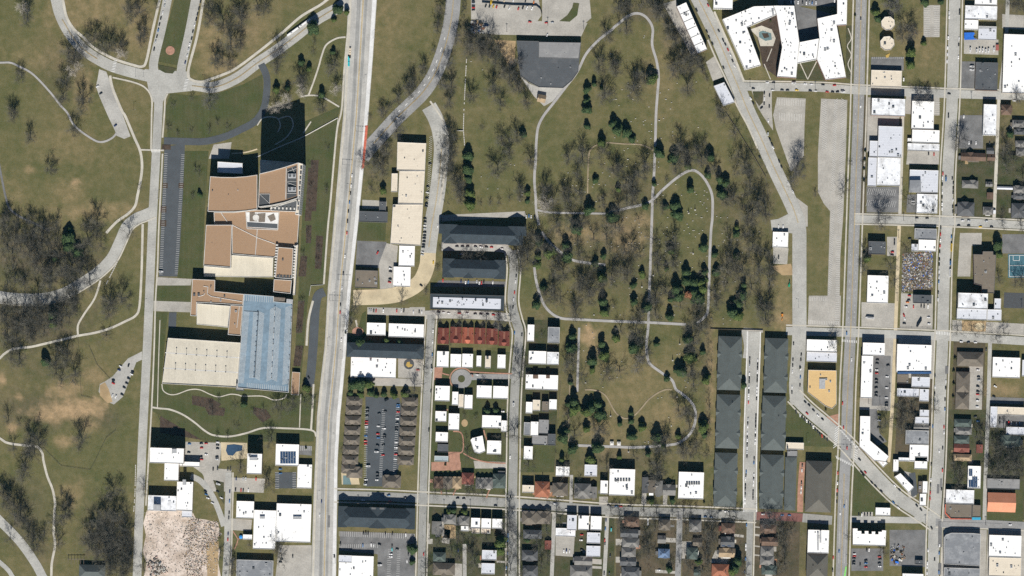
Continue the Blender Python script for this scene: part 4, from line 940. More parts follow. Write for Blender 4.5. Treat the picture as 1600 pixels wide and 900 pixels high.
# polygons
def poly(s): return [tuple(float(v) for v in q.split(',')) for q in s.split()]
def tpoly(c, r, s): return [T(c, r, *q) for q in poly(s)]
o = flat(tpoly(2, 0, '835,318 1340,330 1318,560 1270,628 1200,688 1010,682 930,640 866,590 850,480'), 9, 'Dg', 'dark warehouse with rounded southern end', name='warehouse', nv=9)
hh = hz(9); q = local([W(x, y, hh) for x, y in tpoly(2, 0, '1010,328 1338,333 1320,460 1008,450')], o); wing(o, q, hh, hh + 1.2, ROOF['G'], WALL['grey'], .3, cap=M_capd, names=('upper_wall', 'upper_roof', 'upper_coping')); vents(o, q, hh + 1.2, 3)
hp_ = tpoly(3, 0, '485,52 560,18 725,386 650,418'); 
o = flat(hp_, 15, 'Wb', 'white row of six stepped terrace houses', 'house', nv=12, name='terrace')
for i in range(1, 6):
    a = Vector(hp_[0]).lerp(Vector(hp_[3]), i / 6); c = Vector(hp_[1]).lerp(Vector(hp_[2]), i / 6); hh = hz(15); A = W(a.x, a.y, hh); C_ = W(c.x, c.y, hh); b = MB(); b.tube((A[0] - o.location.x, A[1] - o.location.y, hh + .3), (C_[0] - o.location.x, C_[1] - o.location.y, hh + .3), .3, .3, 4); b.build('party_wall', M_capd, o)
flat(tpoly(3, 0, '775,672 858,642 940,800 850,828'), 8, 'Lg', 'small pale roof between street and woods')
for (cx, cy, r_, lab) in ((538, 182, 56, 'northern cream octagon hut roof'), (532, 338, 58, 'southern cream octagon hut roof')):
    px, py = T(4, 0, cx, cy); flat([(px + r_ / 5 * math.cos(a), py + r_ / 5 * math.sin(a)) for a in np.linspace(.3, .3 + 2 * math.pi, 8, endpoint=False)], 11, 'Cu', lab, nv=6, name='octagonal_building')
flat(poly('1263,578 1307,579 1307,632 1300,639 1289,634 1262,613'), 11, 'Yu', 'yellow tan roofed building with cut corner', nv=5)
o = flat(tpoly(4, 3, '320,550 400,552 398,742 546,868 520,910 430,900 314,792'), 13, 'Wb', 'bent white terrace at the slanting crossing', 'house', nv=9, name='terrace')
flat(tpoly(4, 4, '440,-10 490,-14 536,20 500,52'), 8, 'Ww', '*small tilted white building')
flat(tpoly(4, 4, '588,126 634,96 740,206 700,252'), 9, 'Ww', 'slanted white shop along the slanting street', nv=3)
flat(tpoly(2, 3, '475,738 490,722 570,702 592,826 545,846 505,834'), 12, 'Wb', 'tilted white house beside brick walk', 'house', nv=3, name='house')
flat(tpoly(4, 4, '975,600 990,578 1035,563 1200,566 1262,572 1256,822 975,806'), 10, 'Ug', 'round cornered mottled grey hall', nv=6, par=.5, name='hall')
flat(tpoly(4, 2, '1205,186 1276,188 1278,164 1358,164 1360,190 1382,192 1372,415 1366,492 1330,490 1272,486 1270,432 1210,416'), 15, 'Mb', 'brown grey roofed church with notched ends', nv=6, name='church')
flat(tpoly(4, 4, '262,528 300,528 300,548 330,548 330,570 355,570 355,548 385,548 385,572 410,572 410,552 438,552 438,574 462,574 462,554 490,554 490,542 524,544 518,666 262,658'), 16, 'Wb', 'white bank with notched northern roof edge', nv=4, name='bank')
o = pitched(*T(4, 4, 1424, 325), 43, 29, 8, 'ob', 'salmon roofed hall with dark northern slope', 'building', 'gable', False, chim=0, name='hall', pitch=.45)
# white courtyard apartment complex
o = empty('apartment_building', W(1240, 60) + (0,)); hh = hz(20)
for k, s in enumerate(('1129,30 1178,10 1208,9 1213,23 1167,43 1189,102 1164,109', '1208.3,8.8 1241,9 1249,66 1244,122 1214,120 1222,74 1213.4,23', '1249.4,66 1280,60 1276,93 1245.6,99', '1308,-8 1324,-8 1323,39 1307.4,40 1322,121 1290,125 1276.4,93 1280.4,60 1277,29 1308,22')):
    q = local([W(x, y, hh) for x, y in poly(s)], o); wing(o, q, 0, hh - .02 * k, ROOF['W'], WALL['brick' if k % 2 else 'white'], .7); vents(o, q, hh - .02 * k, (44, 44, 12, 44)[k])
settle(o, 'sprawling white apartment complex around two courtyards', 'building', 1235, 65)
# cream building of three joined blocks beside the bend
o = empty('flat_roofed_building', W(640, 300) + (0,))
for k, (s, hp) in enumerate((('621,222 666,224 664,267 620,266', 13), ('624,267.4 664,267.4 661,319 622,318', 12), ('614,319.4 661,319.6 657,384 610,381', 11), ('612,271 621.6,271 620.6,300 611,300', 9))):
    hh = hz(hp); q = local([W(x, y, hh) for x, y in poly(s)], o); wing(o, q, 0, hh, ROOF['C'], WALL['buff'], .7); vents(o, q, hh, (4, 6, 9, 1)[k])
settle(o, 'long cream building of three stepped blocks', 'building', 640, 300)

# ------------------------------------------------------------------ the research institute
o = empty('research_institute', W(400, 350) + (0,))
def blk(s, hp, r='T', wl='stone', par=1.0, z0=0, nv=0, cap=None, nm=('wall', 'roof', 'coping')):
    hh = hz(hp); q = local([W(x, y, hh) for x, y in poly(s)], o); wing(o, q, hz(z0), hh, ROOF[r] if isinstance(r, str) else r, WALL[wl], par, .7, cap, nm); vents(o, q, hh, nv); return q, hh
def rail(s, hp, w_=1.1, t=.8):
    p = [W(x, y, hz(hp)) for x, y in poly(s)]; b = MB()
    for a, c in zip(p, p[1:]): b.tube((a[0] - o.location.x, a[1] - o.location.y, hz(hp) + t), (c[0] - o.location.x, c[1] - o.location.y, hz(hp) + t), w_, w_, 4)
    b.build('roof_kerb', M_cap, o)
blk('328.5,275.5 345,276.8 365,277 385,275.6 402,273 402,327 385,329.6 365,331 345,331.2 324.5,330.4', 34, nv=4)
blk('334,331.8 364,331.8 402,328 468,329.5 468,331.6 464.6,381 427.6,402.4 362.8,397 362.8,351.5 335,350.6', 22, nv=2)
blk('322,351.4 362.4,351.4 360.4,418 318,414.6', 27, nv=3)
blk('340,252.5 379,255 379,271.5 339.8,269.6', 20, 'L', 'char')
blk('406.4,249.6 437.4,252.2 470,254.4 470,256 406,273', 30, 'C')
# tower: swept trapezium, sunken mechanical well with cooling plant, framed eastern screen
TP = 100
blk('405.5,271.6 425,266.8 445,261 466,254.2 466,309.5 445,316.5 425,321 403.5,323.6', TP, nv=2, par=2.2, nm=('tower_wall', 'tower_roof', 'tower_coping'))
hT = hz(TP)
for s in ('447.5,262 446.5,311',): rail(s, TP, .6, 1.2)
b = MB(); q = local([W(x, y, hT) for x, y in poly('448.5,264 463.5,258.5 463.5,306 447.8,311')], o); b.prism(q, hT + .05, hT + .25); b.build('mechanical_well', M_steel, o)
b = MB(); q = local([W(x, y, hT) for x, y in poly('405.8,302.8 421.6,303.4 421.2,318.6 404.6,321')], o); b.prism(q, hT + .05, hT + .25); b.build('stair_well', M_steel, o)
for (px, py) in ((456.5, 275), (456.5, 296)):
    c = W(px, py, hT); b = MB(); x, y = c[0] - o.location.x, c[1] - o.location.y; b.box(x - 5.5, y - 3.2, hT + .3, x + 5.5, y + 3.2, hT + 3.0)
    for dx in (-2.8, 2.8): b.tube((x + dx, y, hT + 3.0), (x + dx, y, hT + 3.7), 2.2, 2.2, 14, 0, True); b.tube((x + dx, y, hT + 3.7), (x + dx, y, hT + 3.8), 1.6, 1.6, 12, 1, True)
    b.build('cooling_tower', [M_unit, M_steel], o)
for s in ('449,268 463.5,263', '449,283 463.5,283', '448,302 463.5,302', '405.6,303 421.6,318', '421.6,303 421.2,318', '405.6,303 421.6,303', '456,261 463,275', '449,285 463,290'):
    rail(s, TP, .28, 1.0)
blk('466.2,254.2 473.5,256.2 467,335 461,335 466.2,310', TP - 4, 'C', 'white', 1.0, nm=('screen_wall', 'screen_roof', 'screen_coping'))
for k in range(9):
    py = 262 + k * 8; px = 471 - k * .55; c = W(px, py, hz(TP - 4)); b = MB(); b.box(c[0] - o.location.x - 1.6, c[1] - o.location.y - 2.2, hz(TP - 4) + .05, c[0] - o.location.x + 1.6, c[1] - o.location.y + 2.2, hz(TP - 4) + .9); b.build('screen_louvre', M_steel, o)
# trellis loggia south of the tower
blk('422,325.5 464,312.5 464,331 424,329.6', 29, 'D', 'white')
for k in range(7):
    a = W(424 + k * 6, 325 + .2 * k, hz(30)); b = MB(); b.box(a[0] - o.location.x - 1, a[1] - o.location.y - 1.4, hz(29) + .1, a[0] - o.location.x + 1, a[1] - o.location.y + 1.4, hz(29) + 1.4); b.build('trellis_beam', M_cap, o)
# roof terrace, seats and canopy
hh = hz(22); b = MB(); q = local([W(x, y, hh) for x, y in poly('384.5,331.5 435,332 434,358 386.5,355')], o); b.prism(q, hh + .05, hh + .3); b.build('roof_terrace', M_new, o)
b = MB(); q = local([W(x, y, hh) for x, y in poly('386,347 433.6,350 433.4,357 386.6,354.4')], o); b.prism(q, hh + .3, hh + .5); b.build('terrace_planter', M_roadd, o)
for s in ('390,332 398,332 402,346 390,346', '403,334 415,333 414,347 404,347', '418,338 428,333.6 431,343 423,346.6'):
    b = MB(); q = local([W(x, y, hh) for x, y in poly(s)], o); b.prism(q, hh + .3, hh + .6); b.build('terrace_deck', M_wood, o)
c = W(400, 340, hh); b = MB(); b.tube((c[0] - o.location.x, c[1] - o.location.y, hh + .5), (c[0] - o.location.x, c[1] - o.location.y, hh + 1.2), 4.5, 4.5, 20, 0, True); b.build('round_canopy', M_cap, o)
for s in ('345,331.8 355,346', '364,352 402,371 430,381', '402,358 399,398', '384,331 386,357 434,359 436,331'): rail(s, 22, .55, .25)
# southern penthouse between two rows of frames
hh = hz(22); blk('434.5,386 458.5,388 456,436 430,434', 28, nv=2); 
for k in range(12):
    for s in (0, 1):
        px = (432.6, 461.6)[s] - k * .28; py = 383 + k * 4.4 + s * 2; c = W(px, py, hz(27)); b = MB(); x, y = c[0] - o.location.x, c[1] - o.location.y; b.box(x - 1.6, y - 1.1, hz(21), x + 1.6, y + 1.1, hz(27)); b.build('loggia_pier', M_cap, o)
for k in range(5):
    c = W(434.5 + k * 5, 431.5 + k * .2, hz(28)); b = MB(); x, y = c[0] - o.location.x, c[1] - o.location.y; b.box(x - 1.8, y - 2, hz(28) + .1, x + 1.8, y + 2, hz(28) + .5); b.build('skylight', M_steel, o)
blk('428,436.2 456,438 454,459 427,456', 24, nv=0); blk('462.2,384 465.6,382 460.6,461 457.6,461', 26, 'C')
# service court and southern laboratory wings
blk('360.6,398.4 427,403 426,433 381,433 318.8,432 318.4,415.6 359.8,419', 8, M_deckc, 'stone', .4)
blk('300.6,436 336,437.6 335.8,450 335.4,455 381,459.6 379.6,477 344,474.5 307.5,472.6 307,494 297.4,493.4', 17, nv=9)
blk('360.4,477 379.4,478.2 376,524.6 356,523', 17, nv=2); blk('307.8,474 359.8,478 355.8,512 340,510 307.4,507', 11, M_deckc, 'stone', .4)
for s in ('318,447 325,448 324,459 330,463 360,468 378,471', '310,463 318,461 320,458', '374,478 370,512'): rail(s, 17, .5, .4)
settle(o, 'tan roofed research institute with tall shadow casting tower', 'building', 400, 330)
# parking decks
def deck(name, s, hp, m, label, lab2):
    global o
    o = empty(name, W(*poly(s)[0]) + (0,)); hh = hz(hp); q = local([W(x, y, hh) for x, y in poly(s)], o); wing(o, q, 0, hh, m, WALL['stone'], 1.1, .5); settle(o, label, 'car park', sum(a[0] for a in poly(s)) / len(poly(s)), sum(a[1] for a in poly(s)) / len(poly(s))); return hh
def deck_lines(ls, hp, wpx, m, nm):
    v = []; f = []; hh = hz(hp) + .05
    for (x0, y0, x1, y1) in ls:
        a, b = Vector((x0, y0)), Vector((x1, y1)); t = (b - a).normalized(); n = Vector((-t.y, t.x)) * wpx / 2; k = len(v)
        for q in (a + n, b + n, b - n, a - n): X = W(q.x, q.y, hh); v.append((X[0] - o.location.x, X[1] - o.location.y, hh))
        f.append((k, k + 1, k + 2, k + 3))
    mesh_obj(nm, v, f, m, o)
def deck_box(pl, hp, m, nm, t):
    hh = hz(hp); q = local([W(x, y, hh) for x, y in poly(pl)], o); b = MB(); b.prism(q, hh + .05, hh + t); b.build(nm, m, o)
deck('parking_deck', '381,459.4 428,463 428,471 457,474 451,613.5 371,606 376,540', 25, M_deckb, 'pale blue parking deck with angled bays', 0)
deck_lines(stalls((382,461),(427,464),13,(-.4,9)) + stalls((381,486),(372,598),62,(9,.4)) + stalls((403,487),(396,590),58,(-7,-.4)) + stalls((405,487),(398,590),58,(8,4)) + stalls((430,480),(424,592),62,(-8,4)) + stalls((431,480),(425,592),62,(8,4)) + stalls((455,478),(450,598),64,(-9,3)) + stalls((386,606),(446,611.6),20,(.5,-8)), 25, .45, M_cap, 'bay_marking')
deck_lines([(404, 486, 398, 590), (381, 485.5, 404, 487)], 25, 1.0, M_steel, 'ramp_wall'); deck_lines([(430, 478, 424, 592)], 25, .7, M_cap, 'dividing_kerb')
deck_box('428,464 446,465.4 445,471 428,470', 25, M_wood, 'stair_head', 3.2); deck_box('448,467 458,468 457.4,474 447.6,473.4', 25, M_unit, 'lift_head', 3.6)
for k in range(7):
    for (ax, ay, bx, by) in ((403, 492, 397, 588), (430, 484, 424.6, 590), (456, 482, 450.6, 600)):
        px, py = ax + (bx - ax) * k / 6, ay + (by - ay) * k / 6; c = W(px, py, hz(25)); b = MB(); x, y = c[0] - o.location.x, c[1] - o.location.y; b.tube((x, y, hz(25)), (x, y, hz(25) + 5), .22, .18, 6); b.box(x - .7, y - .7, hz(25) + 5, x + .7, y + .7, hz(25) + 5.3); b.build('lamp_post', M_steel, o)
deck('parking_garage', '262.5,528 376,535.5 370.6,605.4 253.4,599.4', 17, M_deckc, 'cream parking garage with close grooves', 0)
deck_lines(stalls((264,529),(374,536),60,(-8.5,69.5)), 17, .35, M_lotp, 'deck_groove'); deck_lines([(258, 551, 374, 559), (255.5, 575, 372.4, 582)], 17, 1.3, M_new, 'dividing_kerb')
for k in range(6):
    for (ax, ay, bx, by) in ((276, 552.4, 355, 558), (274.5, 576.4, 353, 581)):
        px, py = ax + (bx - ax) * k / 5, ay + (by - ay) * k / 5; c = W(px, py, hz(17)); b = MB(); x, y = c[0] - o.location.x, c[1] - o.location.y; b.tube((x, y, hz(17)), (x, y, hz(17) + 7), .22, .18, 6); b.box(x - .8, y - .8, hz(17) + 7, x + .8, y + .8, hz(17) + 7.3); b.build('lamp_post', M_steel, o)
flat(poly('369,599 381,600 380.4,611 368.4,610'), 23, 'Gg', 'small grey stair head between the decks', nv=0); flat(poly('456.5,581 469,582 467,617.6 454.5,616.6'), 6, 'Tb', 'narrow tan roofed entrance block', nv=1)
# roof dressing on other buildings: solar fields, tarp, awnings, raised stair heads
def on(name_label, s, hp, m, nm, t=.3, dz=.15, tile=None):
    r = next(q for q in COL.objects if q.get('label') == name_label); hh = hz(hp) + dz; P = tpoly(tile[0], tile[1], s) if tile else poly(s); q = local([W(x, y, hh) for x, y in P], r); b = MB(); b.prism(q, hh, hh + t); return b.build(nm, m, r)
for i in range(6):
    for j in range(5): on('white building with square solar field', f'{590+i*20.5},{828+j*19} {609+i*20.5},{829+j*19} {608+i*20.5},{846+j*19} {589+i*20.5},{845+j*19}', 16, M_solar, 'solar_panel', tile=(1, 3))
for i, (x0, y0, nx_, ny_) in enumerate(((1170, 64, 2, 4), (1195, 124, 3, 6), (1168, 150, 2, 4))):
    for a in range(nx_):
        for c in range(ny_): on('white roof covered by dark solar panels', f'{x0+a*14},{y0+c*14} {x0+13+a*14},{y0+c*14} {x0+13+a*14},{y0+13+c*14} {x0+a*14},{y0+13+c*14}', 8, M_solar, 'solar_panel', tile=(4, 4))
on('pale metal roof annexe behind the vans', '1246,208 1383,206 1383,225 1246,225', 7, M_unit, 'ridge_unit', .3, tile=(4, 0))
b = MB(); P = [W(*q, 3) for q in tpoly(4, 0, '1133,255 1205,253 1216,262 1204,282 1212,300 1236,308 1134,312')]; b.prism(P, 2.6, 3.0); tag(b.build('tarpaulin', M_tarp), 'bright blue tarpaulin stretched beside white workshops', 'tarpaulin'); LM.append(('the bright blue tarpaulin', 1518, 57))
on('small brown shop with blue awning', '1194,442 1262,442 1260,462 1194,462', 6, M_blue, 'awning', .3, -1, (4, 4)); on('brown roofed corner shop with orange edge', '983,340 990,340 988,405 1030,450 1192,452 1192,458 1026,458 981,410', 8, M_orangep, 'roof_edge', .5, .9, (4, 4))
on('huge white store with blue front edge', '612,206 876,206 876,220 612,220', 14, mat('blue_front', (.05, .12, .27)), 'roof_edge', .8, .8, (4, 3)); on('wide pale roof with grey raised part', '705,508 792,508 792,602 705,602', 9, ROOF['U'], 'raised_roof', 5, .1, (4, 1))
on('long slate roof with crossing ridges', '580,793 600,793 600,796 580,796', 22, M_capd, 'ridge_vent', .3, .5)
on('long white terrace with brown roof hatches', '964,228 1005,228 1005,258 964,258', 10, ROOF['n'], 'roof_hatch', 2.6, .1, (2, 3)); on('long white terrace with brown roof hatches', '1066,230 1096,230 1096,256 1066,256', 10, ROOF['n'], 'roof_hatch', 2.6, .1, (2, 3))
on('slate roofed house with two solar arrays', '842,646 866,646 866,668 842,668', 11, M_solar, 'solar_panel', .3, -1.5, (3, 4)); on('slate roofed house with two solar arrays', '884,646 910,646 910,668 884,668', 11, M_solar, 'solar_panel', .3, -1.5, (3, 4))
for lab, t_, bx, hp in (('western of two square white apartment blocks', (3, 4), (0, 140, 130, 160), 15), ('eastern of two square white apartment blocks', (3, 4), (560, 166, 672, 186), 15)):
    for i in range(6): x = bx[0] + (bx[2] - bx[0]) * i / 6; on(lab, f'{x},{bx[1]} {x+15},{bx[1]} {x+15},{bx[3]} {x},{bx[3]}', hp, M_unitd, 'roof_unit', 1.4, .05, t_)
for lab, t_, s, hp, tt in (('tall white apartment tower beside park road', (0, 3), '1344,806 1380,806 1380,840 1344,840', 30, 3), ('damaged white block beside the demolition', (0, 4), '1202,338 1258,340 1258,388 1202,386', 14, 9), ('white block with square stair head', (0, 4), '1430,145 1455,145 1455,186 1430,186', 14, 8), ('large white retail hall beside the avenue', (1, 4), '690,434 756,434 756,456 690,456', 12, 2.2), ('long white western retail hall', (1, 4), '430,432 470,432 470,452 430,452', 12, 2.2),
                        ('slim white tower beside the small pool', (1, 4), '350,-30 412,-30 412,-4 350,-4', 28, 3), ('white block with long rooftop plant row', (4, 4), '-16,560 -4,560 -4,700 -16,700', 14, 2), ('white block with long rooftop plant row', (4, 4), '4,545 16,545 16,640 4,640', 14, 2), ('yellow tan roofed building with cut corner', (4, 3), '0,258 46,258 46,338 0,338', 11, 1.6)):
    on(lab, s, hp, M_unit, 'stair_head' if tt > 2.5 else 'roof_plant', tt, .05, t_)
# ================================================================== TREES
def grow(seed, spread=0.62, levels=4, kids=(7, 5, 5, 4), up=.35, thin=1.0):
    """one leafless tree of unit height: returns (trunk MB, crown MB)"""
    r = random.Random(seed); tr, cr = MB(), MB()
    th = r.uniform(.22, .32); tr.tube((0, 0, -.02), (r.uniform(-.01, .01), r.uniform(-.01, .01), th), .026, .019, 7)
    def br(p, d, L, rad, lv):
        q = p; n = 3 if lv < 3 else 2; pts = [p]
        for i in range(n):
            d = (d + Vector((r.uniform(-.22, .22), r.uniform(-.22, .22), r.uniform(-.08, .20)))).normalized(); q2 = q + d * (L / n)
            cr.tube(q, q2, rad * (1 - i / n * .5), rad * (1 - (i + 1) / n * .5), 3 if lv > 1 else 5); q = q2; pts.append(q)
        if lv >= levels: return
        k = kids[min(lv, len(kids) - 1)]
        for i in range(k):
            t = r.uniform(.25, 1.0); j = min(n - 1, int(t * n)); p0 = pts[j].lerp(pts[j + 1], t * n - j)
            a = r.uniform(0, 6.283); side = d.orthogonal().normalized(); side.rotate(Matrix.Rotation(a, 3, d))
            br(p0, (d * r.uniform(.5, .9) + side * r.uniform(.5, 1.0) + Vector((0, 0, .15))).normalized(), L * r.uniform(.42, .68), max(rad * .50, .0013 * thin), lv + 1)
    for i in range(kids[0]):
        a = i * 6.283 / kids[0] + r.uniform(-.4, .4); el = r.uniform(.35, 1.25)
        br(Vector((0, 0, th * r.uniform(.75, 1.0))), Vector((math.cos(a) * math.cos(el), math.sin(a) * math.cos(el), math.sin(el))).normalized(), r.uniform(.34, .46) * (1 + .35 * math.sin(el)), .0095, 1)
    return tr, cr
M_bark = mat('grey_bark', (0.105, 0.090, 0.074), .3, .3); M_twig = mat('brown_twigs', (0.128, 0.122, 0.100), .25, .1)
M_pale = mat('pale_bark', (0.50, 0.46, 0.40), .25, .3); M_tw2 = mat('grey_twigs', (0.155, 0.15, 0.145), .25, .1)
def leafm(n, c, c2):
    m, nt, b = nodes_of(n); p = pos(nt); gi = nt.nodes.new('ShaderNodeNewGeometry')
    col = mixc(nt, gi.outputs['Random Per Island'], c, c2); nt.links.new(mixc(nt, 1.0, col, ramp(nt, noise(nt, p, .35, 4), [(.3, .7), (.7, 1.25)]), 'MULTIPLY'), b.inputs['Base Color']); return m
M_needle = leafm('dark_needles', (0.026, 0.052, 0.024), (0.085, 0.125, 0.045)); M_needl2 = leafm('yellow_needles', (0.05, 0.085, 0.022), (0.12, 0.15, 0.045)); M_rust = leafm('rusty_needles', (0.20, 0.09, 0.05), (0.30, 0.15, 0.08))
M_shrub = leafm('shrub_leaves', (0.035, 0.05, 0.02), (0.085, 0.09, 0.04))
BARE = []
for k in range(7):
    tr, cr = grow(50 + k, kids=((7, 8, 7, 6), (6, 9, 7, 6), (8, 7, 7, 5), (7, 8, 6, 6))[k % 4])
    BARE.append((tr, cr))
def mesh_of(mb, name, m):
    me = bpy.data.meshes.new(name); me.from_pydata([tuple(v) for v in mb.v], [], mb.f); me.materials.append(m); me.update(); return me
BM = [{t: (mesh_of(a, 'trunk', M_pale if t == 'w' else M_bark), mesh_of(b, 'crown', {'w': M_pale, 'g': M_tw2}.get(t, M_twig))) for t in 'mwg'} for a, b in BARE]
def conifer(seed, round_=0.0):
    """one evergreen of unit height: a stem and a crown of overlapping leafy lobes"""
    r = random.Random(seed); tr, cr = MB(), MB(); tr.tube((0, 0, -.02), (0, 0, .85), .03, .008, 6)
    lobes = [(0, 0, r.uniform(.40, .50), .24, .40)] + [(0, 0, .72, .15, .26)]
    for i in range(r.randint(7, 10)):
        a = r.uniform(0, 6.283); z = r.uniform(.14, .78); q = (.27 if round_ else .23) * (1.12 - z) * r.uniform(.6, 1.25)
        lobes.append((q * math.cos(a), q * math.sin(a), z, r.uniform(.09, .17), r.uniform(.10, .2)))
    for (x, y, z, rr, rz_) in lobes:
        for i in range(int(2600 * rr)):
            n = Vector((r.gauss(0, 1), r.gauss(0, 1), r.gauss(0, 1))).normalized(); k = r.uniform(.55, 1.06)
            c = Vector((x + n.x * rr * k, y + n.y * rr * k, max(.03, z + n.z * rz_ * k))); s = r.uniform(.018, .042)
            d = (n + Vector((r.uniform(-.7, .7), r.uniform(-.7, .7), r.uniform(-.5, .8)))).normalized(); u = d.orthogonal().normalized(); u.rotate(Matrix.Rotation(r.uniform(0, 6.28), 3, d)); v = d.cross(u)
            cr.add([c - u * s, c - v * s * .7, c + u * s, c + v * s * .7], [(0, 1, 2, 3)])
    return tr, cr
CM = []
for k in range(5):
    a, b = conifer(80 + k, k >= 3); CM.append([(mesh_of(a, 'trunk', M_bark), mesh_of(b, 'crown', m)) for m in (M_needle, M_needl2, M_rust, M_shrub)])
